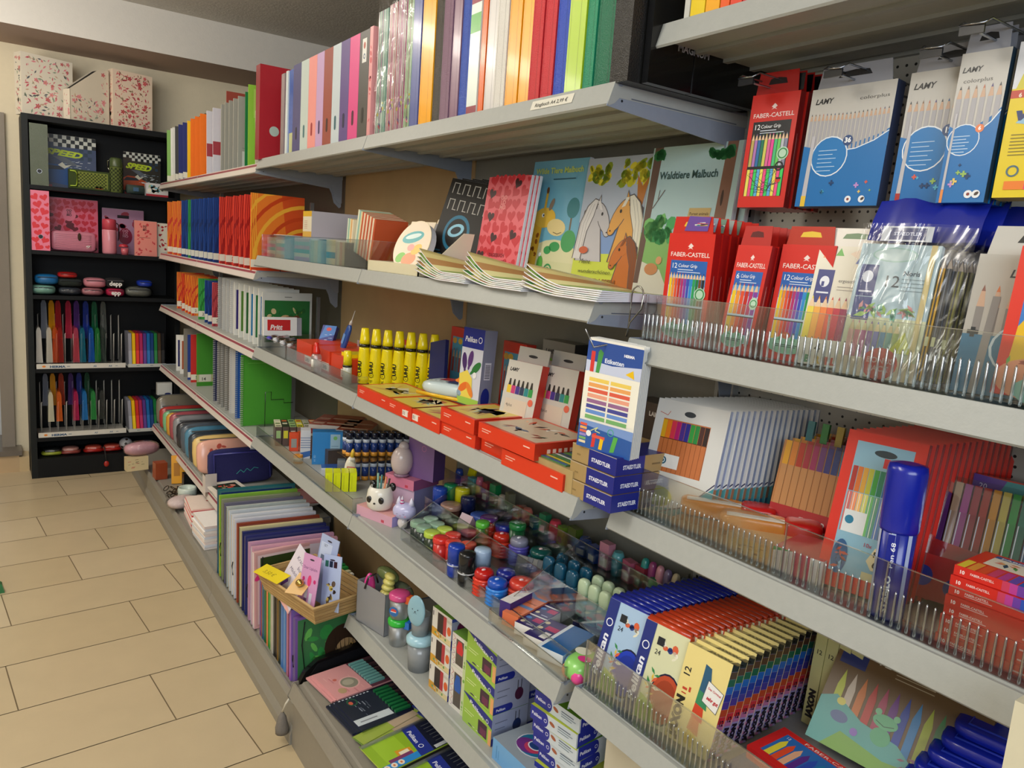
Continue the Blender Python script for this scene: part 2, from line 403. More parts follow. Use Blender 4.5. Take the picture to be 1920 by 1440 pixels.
shelf(U1, Y12, Y0, .303, -.045, True); shelf(U1, Y12, Y0, .670, 0, True); shelf(U1, Y12, Y0, 1.031, 0, True)
shelf(U1, Y12, Y0, 1.338, 0, True); shelf(U1, Y12, Y0, 1.738, 0, True)
panel(U1, Y12+.006, Y0, .1, 1.78, '#6c6759'); upright(U1, Y0-.02, 1.79)
foot(U2, Y23, Y12, -.155, .145)
for z in (ZA, ZB, ZC, ZD): shelf(U2, Y23, Y12, z)
panel(U2, Y23+.004, Y12, .1, 1.98, '#b59a70', 'hardboard')
for z in (ZA, ZB, ZC, ZD, ZE): shelf(U3, Y34+.004, Y23, z)
panel(U3, Y34+.014, Y23-.002, .1, 2.2, '#82827a', 'powder_coat'); upright(U3, Y34-.003, 2.25)
# drawer base of the third unit
b = MB('powder_coat'); b.prism([(-.150, .200), (-.165, .165), (-.160, .163), (-.150, .170), (-.150, 0), (XD, 0), (XD, .195), (-.12, .195), (-.125, .190), (-.14, .190), (-.145, .2)], Y34+.004, Y23-.004, 1, '#8d877b'); b.box(-.152, Y34+.004, .156, -.149, Y23-.004, .160, '#d2cdb9')
ds = b.build('base_shelf', U3)
b = MB('powder_coat'); b.prism([(-.168, .163), (-.150, .203), (-.135, .203), (-.135, .15), (-.16, .15)], Y23-.004, Y23-.001, 1, '#8a8478'); b.build('end_plate', ds)
b = MB('fabric'); b.lathe([(.004, .10), (.012, .085), (.020, .05), (.019, .035), (.004, .033)], '#77716a', seg=12, o=(-.172, Y23+.022, .0)); b.tube([(-.172, Y23+.022, .10), (-.166, Y23+.012, .13), (-.16, Y23, .152)], .003, '#d8d2c2'); one(b, 'grey_tassel', 'small grey cone hanging on a white tie at the corner of the drawer base', 'tassel')
Q4, X4 = .962, .05
shelf(U4, -.3, Q4, 1.843, X4); shelf(U4, -.3, Q4, 1.337, X4); shelf(U4, -.3, Q4, 1.034, X4); shelf(U4, -.3, Q4, .700, .0)
b = MB('pegboard'); b.box(XD+.015, -.3, .1, XD+.022, Q4-.004, 2.2, '#b3b1a8'); b.build('back_panel', U4)
upright(U4, Q4+.006, 2.25)
# pale cupboard under the nearest unit and pale panel beside its lowest shelf
b = MB('satin'); b.box(.10, -.3, 0, .285, .955, .64, '#cbc3ad'); b.box(.098, .82, 0, .10, .822, .62, '#8e8878'); b.box(.098, .62, .0, .10, .622, .62, '#8e8878')
one(b, 'low_cupboard', 'cream low cupboard standing under the lowest shelf of the nearest unit', 'cupboard')
b = MB('satin'); b.box(-.045, .20, .0, -.004, .268, 1.075, '#d8d0b4'); one(b, 'cream_side_panel', 'cream side panel at the lower right corner, beside the blue paint boxes', 'panel')
# ------------------------------------------------------------------ black cabinet
CX0, CX1, CY, CH = -.666, .13, 5.022, 2.033
cab = thing('black_cabinet', 'tall black open cabinet against the far wall, full of binders and plastic sleeves', 'cabinet')
def cb(n, *a, c='#0d0f11'):
    m = MB('dark_laminate'); m.box(*a, c); return m.build(n, cab)
cb('side_panel', CX0, CY, 0, CX0+.03, CY+.295, CH, c='#1a1e1f'); cb('side_panel', CX1-.03, CY, 0, CX1, CY+.295, CH)
cb('back_panel', CX0+.03, CY+.28, .02, CX1-.03, CY+.295, CH-.03); cb('top_panel', CX0+.03, CY, CH-.03, CX1-.03, CY+.295, CH)
CZ = (1.662, 1.309, 1.060, .640, .238)
for z in CZ: cb('shelf', CX0+.03, CY+.004, z-.022, CX1-.03, CY+.28, z)
cb('base_shelf', CX0+.03, CY, 0, CX1-.03, CY+.28, .115)
# far left: the passage behind the opening and the foot of a green display
b = MB('satin'); b.box(-1.3, 5.62, .131, -.79, 5.9, 1.10, '#c9cfd6'); b.box(-1.3, 5.615, 1.10, -.79, 5.9, 1.16, '#23262c'); one(b, 'white_counter', 'white counter in the passage at the far left edge', 'counter')
b = MB('gloss'); b.box(-1.3, 5.70, 1.161, -.80, 5.74, 1.50, '#15a4c8'); b.box(-1.28, 5.698, 1.18, -.82, 5.70, 1.30, '#7fd0e0'); one(b, 'cyan_panel', 'cyan panel standing on the white counter at the far left edge', 'panel')
b = MB('gloss'); b.prism([(-1.15, 0), (-.826, 0), (-.834, .035), (-1.15, .33)], 3.44, 3.47, 1, '#2f7a48'); b.prism([(-1.15, 0), (-.84, 0), (-1.15, .30)], 3.4385, 3.44, 1, '#0c8a3a'); one(b, 'green_display_foot', 'green foot of a display stand on the floor at the left edge', 'display stand')
# ------------------------------------------------------------------ paper goods
def swirl(f, w, h, c2, n=5, x0=0, y0=0, c3=None):
    cx, cy = x0+w*1.02, y0+h*.12
    for k in range(n):
        r0 = w*(.30+.17*k); r1 = r0+w*.055
        A = [R(88+i*9) for i in range(13)]
        pts = [(cx+r0*math.cos(a)*1.15, cy+r0*math.sin(a)*1.25) for a in A]+[(cx+r1*math.cos(a)*1.15, cy+r1*math.sin(a)*1.25) for a in A[::-1]]
        pts = [(min(max(x, x0), x0+w), min(max(y, y0), y0+h)) for x, y in pts]
        f.poly(pts, c2 if (k % 2 or not c3) else c3); f.k -= 1
    f.k += 1
    for k in range(3):
        x = x0+4+k*8
        f.poly([(x+3*math.sin(t*.9), y0+t*h/8) for t in range(9)]+[(x+3+3*math.sin(t*.9), y0+t*h/8) for t in range(8, -1, -1)], c2); f.k -= 1
    f.k += 1
def heft(base, c2, strip=True, num=None, t=.008, w=.21, h=.297, kind='swirl', c3=None):
    b = MB('satin'); b.box(0, 0, 0, w, t, h, '#e9e4d8', m='paper', cols={'front': base, 'back': base, 'left': base})
    f = b.front(); W, H = w*1000, h*1000
    if kind == 'swirl': swirl(f, W, H, c2, c3=c3)
    if kind == 'spiral':
        b.box(.009, -.0012, 0, .0105, t+.0012, h, base)
        for k in range(int(H/9)): b.box(-.002, -.0015, .004+k*.009, .008, t+.0015, .007+k*.009, '#d9d9d6', m='steel')
        f.rect(W*.12, H*.88, W*.5, 3, c2)
    if kind == 'photo':
        f.rect(9, H*.12, W-18, H*.74, c2); f.scatter(W-24, H*.6, 26, [c3 or '#2d6b35', '#7fae4a', '#c9b58a'], 5, 15, seed=int(t*9e4)+3, x0=12, y0=H*.16)
        f.ell(W*.55, H*.45, 38, 30, '#7a4a2c'); f.ell(W*.66, H*.40, 20, 24, '#d9c2a2')
    if kind == 'block':
        f.rect(0, H*.30, W, H*.20, c2); f.text('12', W*.45, H*.34, 26, '#e8e6e0')
        f.ell(W*.3, H*.80, 16, 20, '#b5333b')
    if kind == 'plainsheet':
        f.rect(W*.08, 8, W*.8, 70, '#dfe0d8'); f.text('22', W*.16, 32, 30, '#2b2b2b', bold=.02); f.ring(W*.35, H*.42, 9, 3, '#5c6a86'); f.rect(W*.08, H*.30, W*.8, 3, '#8b8f8a')
    if strip:
        f.rect(0, 13, W, 30, '#efe9d6'); f.rects([(W*.42, 13, 5, 30, '#e59a7c'), (W*.7, 13, 5, 30, '#9fc0d6')])
        f.text(num or '2', W*.12, 20, 20, '#39352f', bold=.01)
    return b
def put_heft(b, x, y, z, yaw, lean, label, group, cat='exercise book', name='exercise_book'):
    return one(b, name, label, cat, pose(x, y, z, yaw, lean), group)
OR, RD, BL, GN, YE = '#f08c24', '#d23a20', '#14418f', '#2f9a4a', '#f3c21f'
# top price-rail shelf (A1)
zt = 1.7355
A1 = [(4.881, '#8fc069', '#d8ecc8', 'plain'), (4.773, '#f0efe8', '#40423f', 'plain'), (4.72, '#e9e8e2', '#3b3c3d', 'plain'), (4.65, '#4b4a4a', '#dcdcd8', 'plain'), (4.56, '#2c3578', '#e8e8e8', 'plain'), (4.45, '#2c3578', '#e8e8e8', 'plain')]
cn = ['light green', 'white', 'white and black', 'dark grey', 'navy', 'navy']
for i, (y, c, c2, k) in enumerate(A1):
    b = heft(c, c2, True, 'A4', kind='none'); put_heft(b, .03, y-.02, zt, -4, 3, '%s writing pad standing on the top price-rail shelf, %s from the far end' % (cn[i], ORD[i]), 'writing pads at the far end of the top shelf', 'writing pad', 'writing_pad')
b = heft('#f6c71d', '#e2a512', False, kind='none'); put_heft(b, .035, 4.345, zt, -3, 2, 'yellow pad between the navy pads and the orange pads', 'pads on the top price-rail shelf', 'writing pad', 'writing_pad')
for i, (y, h) in enumerate(((4.27, .300), (4.17, .300), (4.06, .302))):
    b = heft('#f5791b', '#d95f10', False, h=h, kind='none'); b.box(.02, .001, h, .05, .007, h+.004, '#5c4a33')
    put_heft(b, .035, y, zt, -4, 2, ['plain orange pad, rearmost of three beside the yellow pad', 'plain orange pad, middle one of three', 'plain orange pad, nearest of three, beside the white and red pad'][i], 'orange pads', 'writing pad', 'writing_pad')
for i, y in enumerate((3.90, 3.78)):
    b = heft('#d7d5de', '#a83a44', False, kind='block'); b.front().rect(70, 0, 7, 297, '#4a3f63')
    put_heft(b, .03, y, zt, -4, 3, ['white pad with dark red band, beside the orange pads', 'white pad with dark red band, beside the grey pads'][i], 'white and red pads', 'writing pad', 'writing_pad')
for i, y in enumerate((3.655, 3.59, 3.52, 3.45, 3.375)):
    b = heft('#a9a79c', '#8b8f8a', False, kind='plainsheet', h=.297); put_heft(b, .035, y, zt, -2, 1, 'grey squared-paper pad, %s of five from the far end' % ORD[i], 'grey paper pads', 'writing pad', 'writing_pad')
b = heft('#b9b7ac', '#8b8f8a', False, kind='plainsheet', h=.30); b.box(.0, .009, .2, .2, .013, .37, '#a84b3c')
put_heft(b, .075, 3.72, zt, 0, 1, 'tall brick red folder standing behind the grey pads', 'pads on the top price-rail shelf', 'folder', 'red_folder')
b = heft('#0f7a3b', '#e0c878', False, kind='none'); b.front().ell(30, 26, 9, 7, '#c9a24a'); put_heft(b, .03, 3.25, zt, -6, 2, 'dark green pad on the top price-rail shelf beside the grey pads', 'green pads', 'writing pad', 'writing_pad')
b = heft('#8fc63a', '#b7dd74', False, kind='none', h=.315); f = b.front(); f.rect(20, 190, 120, 110, '#a9d35c'); f.rects([(35+k*14, 205, 4, 70, '#5d8f2c') for k in range(6)])
put_heft(b, .02, 3.17, zt, -9, 4, 'lime green pad with ruled window, leaning next to the dark green pad', 'green pads', 'writing pad', 'writing_pad')
b = heft('#d9ddc0', '#e7a0b0', False, kind='none', h=.21, w=.15); b.front().scatter(150, 210, 9, ['#6f7a55', '#d2a0aa', '#8aa06c'], 4, 9, seed=4); b.front().text('C', 60, 185, 18, '#6d7a55')
put_heft(b, .03, 3.10, zt, -6, 5, 'small pale green flower pad in front of the lime pad', 'green pads', 'writing pad', 'writing_pad')
# second price-rail shelf (B1): wavy exercise books
zt = 1.3355
B1 = [(4.843, OR, RD, 'orange'), (4.689, OR, RD, 'orange'), (4.571, OR, RD, 'orange'), (4.455, BL, '#0d2c69', 'blue'), (4.35, BL, '#0d2c69', 'blue'), (4.288, GN, '#1f7a38', 'green'), (4.205, BL, '#0d2c69', 'blue'), (4.12, BL, '#0d2c69', 'blue'), (4.03, BL, '#0d2c69', 'blue'), (3.94, BL, '#0d2c69', 'blue'), (3.85, BL, '#0d2c69', 'blue'), (3.76, BL, '#0d2c69', 'blue'), (3.64, '#e5402a', '#a81b12', 'red'), (3.53, '#e5402a', '#a81b12', 'red'), (3.42, '#e5402a', '#a81b12', 'red'), (3.32, '#e5402a', '#a81b12', 'red'), (3.225, '#e5402a', '#a81b12', 'red'), (3.135, '#e5402a', '#a81b12', 'red')]
proto = {}; cnt = {}
for i, (y, c, c2, nm) in enumerate(B1):
    cnt[nm] = cnt.get(nm, 0)+1
    lb = '%s wavy exercise book on the second price-rail shelf, %s of its colour from the cabinet' % (nm, ORD[cnt[nm]-1])
    if nm not in proto: proto[nm] = put_heft(heft(c, c2), .028, y, zt, -3, 1, lb, 'wavy exercise books on the second price-rail shelf')
    else: dup(proto[nm], pose(.028+rnd.uniform(-.004, .004), y, zt, -3+rnd.uniform(-1.5, 1.5), 1), lb)
b = heft('#ee7d1f', '#f6b22c', c3='#d94f1c', w=.213); f = b.front(); f.poly([(150, 60), (213, 60), (213, 297), (120, 297)], '#dc5220'); swirl(f, 213, 297, '#f9b63a', 6, c3='#cf4417'); f.rect(0, 13, 213, 30, '#f1ead8'); f.rect(0, 0, 213, 13, '#e24a1e'); f.text('2', 20, 20, 20, '#333333')
put_heft(b, .006, 3.06, zt, 2, 1, 'big orange exercise book, cover facing down the aisle, behind the wire bookend', 'wavy exercise books on the second price-rail shelf')
def bookend(P, label, hgt=.2):
    b = MB('chrome'); b.tube([(.12, 0, 0), (.12, 0, hgt*.75), (.145, 0, hgt*.75), (.145, 0, hgt*.58), (.20, 0, hgt*.58), (.20, .0, hgt*.5), (.24, 0, hgt*.5)], .0016, '#55555a', seg=6)
    b.box(.10, 0, 0, .24, .12, .0015, '#8d8f8e', m='steel'); b.box(.235, 0, 0, .25, .01, .28, '#77797a', m='steel')
    return one(b, 'wire_bookend', label, 'bookend', P)
bookend(pose(-.005, 3.035, zt), 'grey wire bookend holding up the orange exercise books', .16)
# third price-rail shelf (C1)
zt = 1.0285
C1 = [(4.742, OR, RD, 'orange'), (4.60, '#e8551f', '#b8230f', 'red-orange'), (4.50, OR, RD, 'orange'), (4.42, OR, RD, 'orange'), (4.33, OR, RD, 'orange'), (4.15, '#3fae4a', '#257d30', 'green'), (4.00, BL, '#0d2c69', 'blue'), (3.925, BL, '#0d2c69', 'blue'), (3.83, '#c94a52', '#8f2830', 'rose red')]
cnt = {}; proto = {}
for i, (y, c, c2, nm) in enumerate(C1):
    cnt[nm] = cnt.get(nm, 0)+1
    lb = '%s wavy booklet on the third price-rail shelf, %s of its colour from the cabinet' % (nm, ORD[cnt[nm]-1])
    if nm not in proto: proto[nm] = put_heft(heft(c, c2, w=.148, h=.21), .06-.002*i, y, zt, -3, 1, lb, 'wavy booklets on the third price-rail shelf')
    else: dup(proto[nm], pose(.06-.002*i, y, zt, -3, 1), lb)
WH = [(3.76, '#b9b7b4', 'pale grey spiral pad'), (3.68, '#dcdad4', 'white spiral pad beside the grey one'), (3.61, '#dcdad4', 'white spiral pad, middle of three'), (3.545, '#e6e4de', 'white spiral pad beside the purple-edged one')]
for y, c, lb in WH:
    b = heft(c, '#9ea0a6', False, kind='spiral', h=.24, w=.17); put_heft(b, .055, y, zt, -2, 1, lb+', on the third price-rail shelf', 'spiral pads on the third price-rail shelf', 'spiral pad', 'spiral_pad')
PH = [(3.48, '#3a2f7c', '#3a2f7c', 'purple-edged'), (3.40, '#5c8a3a', '#2d6b35', 'leafy'), (3.32, '#2d6b35', '#7fae4a', 'dark green'), (3.245, '#1f7fb8', '#4aa5d8', 'blue'), (3.18, '#2f7a44', '#a6bd6c', 'meadow'), (3.11, '#2277b5', '#1a4d90', 'sea blue')]
for y, c, c3, nm in PH:
    b = heft('#e9e7de', c, False, kind='photo', c3=c3, h=.235, w=.165); put_heft(b, .055, y, zt, -1, 1, 'school pad with %s photo cover on the third price-rail shelf' % nm, 'photo cover pads', 'writing pad', 'writing_pad')
b = heft('#c9cbc6', '#236b34', False, kind='photo', c3='#1d5a2b', h=.225, w=.205); f = b.front(); f.rect(90, 206, 30, 3, '#6b6d6a'); f.ell(95, 110, 28, 26, '#c9a276'); f.ell(140, 105, 22, 30, '#6a3a26'); f.ell(143, 95, 8, 12, '#ece2d4')
put_heft(b, .05, 3.04, zt, 3, 1, 'pad with photo of two puppies, cover facing down the aisle', 'photo cover pads', 'writing pad', 'writing_pad')
b = MB('steel'); b.box(.03, 0, 0, .27, .1, .0015, '#8d8f8e'); b.box(.258, .0, 0, .27, .012, .215, '#74767a'); one(b, 'steel_bookend', 'grey steel bookend at the right edge of the puppy pad', 'bookend', pose(.0, 3.00, zt))
# lowest price-rail shelf of big pads (D1)
zt = .6675
D1 = [(4.71, '#efeee8', '#33356b', 'photo', 'white framed picture pad at the far end of the fourth price-rail shelf', .21, .15), (4.60, '#f2efe9', '#b5603e', 'photo', 'white pad with rust coloured picture, second from the far end', .22, .16), (4.50, '#8c877c', '#77736a', 'none', 'tall grey-brown folder behind the blue and red booklets', .27, .2), (4.40, '#223f8f', '#e9e9e9', 'none', 'blue booklet with white label on the fourth price-rail shelf', .25, .19), (4.32, '#c92a24', '#e9e9e9', 'none', 'red booklet with white label beside the green wavy book', .26, .19)]
for y, c, c2, k, lb, h, w in D1:
    b = heft(c, c2, k == 'none' and 'folder' not in lb, kind=k, h=h, w=w, num='5'); put_heft(b, .05, y, zt, -2, 1, lb, 'mixed booklets at the far end of the fourth price-rail shelf')
b = heft('#3f8f26', '#2c6d18', False, h=.28, w=.21, kind='none'); f = b.front(); f.rect(0, 22, 210, 40, '#b9c08e'); f.rect(12, 24, 60, 38, '#dcdccb'); f.text('14', 22, 30, 24, '#333333', bold=.02); f.rect(80, 30, 60, 14, '#c8604a'); f.rect(0, 14, 210, 8, '#3f8f26')
put_heft(b, .055, 4.20, zt, 3, 1, 'green exercise book with white number label, cover facing down the aisle', 'mixed booklets at the far end of the fourth price-rail shelf')
SP = [(3.80, '#2b2f55', 'navy spiral pad'), (3.72, '#8d8981', 'grey spiral pad beside the navy one'), (3.65, '#8d8981', 'grey spiral pad, middle of three'), (3.575, '#8d8981', 'grey spiral pad beside the white one'), (3.50, '#e8e3d8', 'white spiral pad on the fourth price-rail shelf'), (3.40, '#1c58b0', 'bright blue spiral pad beside the big green pad')]
for y, c, lb in SP:
    b = heft(c, '#d8d8d8', False, kind='spiral', h=.30); put_heft(b, .045, y, zt, -4, 1, lb+' on the fourth price-rail shelf' if 'shelf' not in lb and 'big green' not in lb else lb, 'spiral pads on the fourth price-rail shelf', 'spiral pad', 'spiral_pad')
b = heft('#4aa02c', '#67b548', False, kind='spiral', h=.305, w=.225); put_heft(b, .028, 3.245, zt, 3, 1, 'big bright green spiral pad with cover facing down the aisle', 'spiral pads on the fourth price-rail shelf', 'spiral pad', 'spiral_pad')
bookend(pose(-.0, 3.215, zt), 'dark wire bookend in front of the big green spiral pad', .20)
# folded goods on the low price-rail shelf (E1)
zt = .3005
G = [(4.86, '#7d7768', '#5f594c', .19), (4.77, '#b33a36', '#6ec49a', .14), (4.66, '#7fbf8f', '#e6a04a', .14), (4.56, '#d9a33e', '#9fd0b0', .15), (4.46, '#a8525c', '#c98a8a', .17), (4.36, '#8b8c90', '#b9b3b5', .17), (4.27, '#2f3036', '#5d6068', .16), (4.16, '#56606c', '#8aa2b4', .17), (4.06, '#4f86a3', '#88b6c9', .175), (3.97, '#2f3a44', '#55697a', .17), (3.88, '#e6c77e', '#cf5b48', .17), (3.79, '#efb4a0', '#c75a4c', .17)]
gn = ['olive grey', 'red and mint', 'mint and orange', 'amber', 'dusty rose', 'silver grey', 'black', 'slate', 'steel blue', 'dark teal', 'pale yellow', 'peach']
for i, (y, c, c2, h) in enumerate(G):
    b = MB('gloss'); b.blob((.15, 0, h/2), (.15, .036, h/2), c, p=5, seg=20); f = b.front(-.0365, .03, .02); f.scatter(230, h*1000-40, 16, [c2, c], 5, 14, seed=i)
    t = thing('pencil_pouch', '%s pouch standing in the row on the low price-rail shelf' % gn[i], 'pouch', pose(-.03, y, zt, 0, 12), 'pouches on the low price-rail shelf')
    b.build('body', t); z_ = MB('steel'); z_.box(.02, -.004, h-.004, .28, .004, h+.003, '#6f6f6f'); z_.build('zip', t)
t = thing('pencil_case', 'dark blue zipped pencil case standing upright near the white label holder', 'pencil case', pose(-.02, 3.60, zt, 2, 8))
b = MB('fabric'); b.blob((.15, 0, .085), (.15, .03, .085), '#23245e', p=6, seg=24); b.build('body', t)
b = MB('gloss'); b.tube([(.02, -.031, .02), (.02, -.031, .15), (.28, -.031, .15), (.28, -.031, .02)], .005, '#3a3c8c'); b.build('piping', t)
b = MB('satin'); b.front(-.0335, .12, .05).line([(0, 0), (20, 18), (34, 4), (50, 22), (66, 8), (84, 24), (104, 18)], 3, '#3fa0a0'); b.build('lettering', t)
b = MB('acrylic'); b.box(-.001, 0, -.02, .0, .05, .075, '#ddd5d0', m='satin'); b.box(0, 0, 0, .05, .0015, .085, '#ccc4bf', m='satin'); one(b, 'label_holder', 'small white label holder clipped on the low price rail', 'label holder', pose(-.052, 3.52, .30))
PK = ['#e8a9b0', '#d9707a', '#f0c4c4', '#cf3d48']
for i in range(7):
    b = MB('satin'); b.box(0, 0, 0, .30, .215, .006, '#efe6e2', cols={'top': '#e9a9ae'}); f = b.top(.006); f.rect(0, 0, 300, 8, '#c8323c'); f.rect(0, 190, 300, 8, '#d95b66'); f.ell(130, 90, 26, 20, '#b3242e'); f.rects([(190+12*k, 70, 5, 60, '#8f2a38') for k in range(5)])
    one(b, 'pink_notebook', 'pink notebook in the fanned pile on the low price-rail shelf, %s from the bottom' % ORD[i], 'notebook', pose(-.0+.004*i, 3.15-.006*i, zt+.0005+i*.0066, 0-1.5*i), 'pink notebook pile')
for i in range(4):
    b = MB('satin'); b.box(0, 0, 0, .15, .21, .006, '#efe9e2', cols={'top': '#e9e2d4'}); f = b.top(.006); f.rect(20, 30, 110, 130, '#26321f'); f.scatter(100, 110, 10, ['#e0533a', '#3f7a35', '#f0a58c'], 8, 14, seed=i, x0=26, y0=38)
    one(b, 'flower_notebook', 'white notebook with dark flower picture, %s from the bottom of its pile' % ORD[i], 'notebook', pose(-.028, 3.385-.004*i, zt+.0005+i*.0066, 2*i), 'flower notebook pile')
# ------------------------------------------------------------------ floor-level goods below the far unit (F1)
zf = .1415
def stack(n, w, d, t, cols, top, x, y, z, yaw, label, group, name='notebook', fn=None, tw=1.2):
    for i in range(n):
        b = MB('satin'); c = cols[i % len(cols)]; b.box(0, 0, 0, w, d, t, '#eeeae2', m='paper', cols={'top': top, 'bottom': top, 'left': c, 'front': c})
        if fn and i >= n-2: fn(b.top(t), w*1000, d*1000)
        one(b, name, label % ORD[i], 'notebook' if 'book' in name else 'pad', pose(x+rnd.uniform(-.003, .003), y+rnd.uniform(-.003, .003), z+i*(t+.0006), yaw+rnd.uniform(-tw, tw)), group)
stack(8, .20, .22, .010, ['#f2d7d2', '#e3545a', '#f5efe9', '#e87a7c'], '#ecd9cd', -.115, 3.50, zf, -4, 'cream and red notebook, %s from the bottom of the far pile on the base shelf', 'red-edged notebooks', fn=lambda f, w, h: (f.rect(8, 8, w-16, 5, '#c9473f'), f.rect(w*.4, h*.55, 30, 12, '#d0534a')))
stack(9, .19, .20, .011, ['#efe6e0', '#dcdfe8', '#e9d9d4'], '#efeae6', -.12, 3.225, zf, 2, 'white notebook, %s from the bottom of the near pile on the base shelf', 'white notebooks', fn=lambda f, w, h: f.rect(w*.42, h*.5, 16, 18, '#cc5560'))
stack(4, .15, .26, .007, ['#2b2b30', '#e3ded8'], '#33302e', .05, 3.42, zf+.04, 12, 'dark notebook with white lettering, %s from the bottom beside the red-edged pile', 'dark lettered notebooks', fn=lambda f, w, h: [f.rect(w*(.2+.3*k)+(j%2)*4, 10+j*16, 16, 9, '#cfc8c0') for k in range(2) for j in range(14)])
stack(6, .16, .24, .008, ['#26241f', '#e4e6ea'], '#1f1f22', -.12, 2.95, zf, -10, 'black notebook with piano keys, %s from the bottom before the tall art folders', 'black and white notebooks', fn=lambda f, w, h: [f.poly([(40, 20+k*22), (130, 26+k*22), (130, 38+k*22), (40, 30+k*22)], '#d8d2c6') for k in range(9)])
stack(3, .10, .20, .006, ['#f3b9ae'], '#f0b4ac', .03, 3.0, zf+.05, 6, 'salmon pink notebook, %s from the bottom behind the piano-key pile', 'salmon notebooks')
t = thing('white_cup', 'pale mint plastic cup lying on the base shelf by the black box', 'cup', pose(-.06, 3.86, zf+.001))
b = MB('gloss'); b.lathe([(.030, 0), (.042, .02), (.045, .075), (.040, .085), (.036, .08), (.03, .01)], '#c9d6cc'); b.build('body', t)
b = MB('gloss'); b.box(0, 0, 0, .09, .05, .11, '#15171b'); one(b, 'black_box', 'small black box standing behind the mint cup', 'box', pose(-.05, 3.99, zf+.001))
b = MB('satin'); b.box(0, 0, 0, .075, .012, .15, '#eba61c'); b.front().rect(12, 40, 30, 70, '#b97a10'); one(b, 'yellow_card', 'yellow-orange card standing among the toys on the base shelf', 'card', pose(-.07, 4.20, zf+.001, -8, 10))
b = MB('satin'); b.box(0, 0, 0, .06, .06, .09, '#9a4526'); one(b, 'brown_box', 'rust brown box beside the yellow-orange card', 'box', pose(-.13, 4.30, zf+.001, 6))
b = MB('satin'); b.box(0, 0, 0, .11, .05, .075, '#dccba0'); b.front().scatter(110, 75, 12, ['#8a6a4a', '#c9605a', '#5a5a3c'], 4, 9, 'bar', 3); one(b, 'patterned_box', 'cream patterned gift box beside the rust brown box', 'box', pose(-.25, 4.44, zf+.02, 8)); 
b = MB('film'); b.blob((.06, .04, .03), (.09, .05, .035), '#dba5b0', 'fabric', p=2.5); b.blob((.06, .04, .032), (.095, .055, .04), '#ffffff', 'film', p=2.5); one(b, 'pink_packet', 'pink cellophane packet lying on the gift box at the far end', 'packet', pose(-.22, 4.46, zf+.098, 10))
b = MB('film'); b.blob((.05, .04, .025), (.07, .05, .03), '#e8d4d0', 'fabric', p=2.2); b.blob((.05, .04, .025), (.08, .06, .034), '#ffffff', 'film', p=2.2); one(b, 'pink_pouch', 'clear bag with pale pink pouch on the base shelf edge', 'packet', pose(-.13, 3.74, zf+.01, 20))
g = random.Random(5)
t = thing('key_chain_heap', 'heap of dark metal key chains on the edge of the base shelf', 'key chains', pose(-.1, 3.98, zf+.004))
b = MB('chrome')
for i in range(16):
    cx, cy, cz, rr = g.uniform(-.04, .04), g.uniform(-.12, .12), g.uniform(.004, .03), g.uniform(.012, .024); ax = g.uniform(0, 3)
    b.tube([(cx+rr*math.cos(a)*math.cos(ax), cy+rr*math.sin(a), cz+rr*.5*math.cos(a)*math.sin(ax)) for a in [6.283*k/10 for k in range(10)]], .0022, '#4b443c', closed=True, seg=5)
o = b.build('chain_links', t); tag(o, kind='stuff')
# ------------------------------------------------------------------ things on and in the black cabinet
def floral(f, w, h, cols, n, seed, r=(4, 11)):
    f.scatter(w, h, n, cols, r[0], r[1], 'leaf', seed); 
    g = random.Random(seed+50)
    for i in range(max(2, n//8)):
        x, y, rr, c = g.uniform(12, w-12), g.uniform(12, h-12), g.uniform(6, 13), g.choice(cols[:2])
        for k in range(5): f.ell(x+rr*.6*math.cos(k*1.257), y+rr*.6*math.sin(k*1.257), rr*.5, rr*.32, c, k*72, 8); f.k -= 1
        f.k += 1; f.ell(x, y, rr*.22, rr*.22, '#c9a04a', n=8)
def binder(w, d, h, col, label, P, deco=None, spine='left', ring='#17120f', group=None, mat='satin', name='ring_binder', lab=None):
    # w: cover, d: thickness, spine on the left side
    t = thing(name, label, 'binder', P, group)
    b = MB(mat); b.box(0, 0, 0, w, .003, h, col); b.box(0, d-.003, 0, w, d, h, col); b.box(-.0025, 0, 0, .0, d, h, col)
    if deco: deco(b.front(), w*1000, h*1000, 0); deco(b.left(-.0025, d), d*1000, h*1000, 1)
    b.build('cover', t)
    b = MB('paper'); b.box(.004, .006, .006, w-.006, d-.006, h-.006, '#ded9cc'); b.build('pages', t)
    if ring:
        b = MB('chrome'); f = b.left(-.0027, d); r_ = 10 if d > .05 else d*1000*.28; f.ring(d*500, 75, r_+2, 2.5, '#cfcfcf'); b2 = b; f.ell(d*500, 75, r_, r_, ring, m='satin'); b.build('finger_hole', t)
    if lab: b = MB('satin'); lab(b.left(-.0028, d)); b.build('spine_label', t)
    return t
FL = ['#e08a94', '#c9606e', '#5a6068', '#8fa08a', '#c9a890']
binder(.262, .082, .322, '#e3dccb', 'grey-white floral binder with birds, standing on top of the black cabinet at its left end', pose(-.655, 5.075, CH, 20), lambda f, w, h, k: floral(f, w, h, FL, 150 if not k else 40, 4+k, (6, 15)))
RF = ['#c23a52', '#d8566a', '#e59a8c', '#8c7a5a', '#b84c5c']
binder(.222, .07, .318, '#ead5bf', 'red and cream floral binder standing at the right on top of the black cabinet', pose(-.215, 5.08, CH, 16), lambda f, w, h, k: floral(f, w, h, RF, 190 if not k else 40, 14+k, (5, 13)))
t = thing('magazine_file', 'floral magazine file with sloping opening between the two binders on the cabinet', 'magazine file', pose(-.435, 5.03, CH, 20))
b = MB('satin'); pr = [(.0, 0), (.215, 0), (.215, .30), (.16, .30), (.0, .165)]
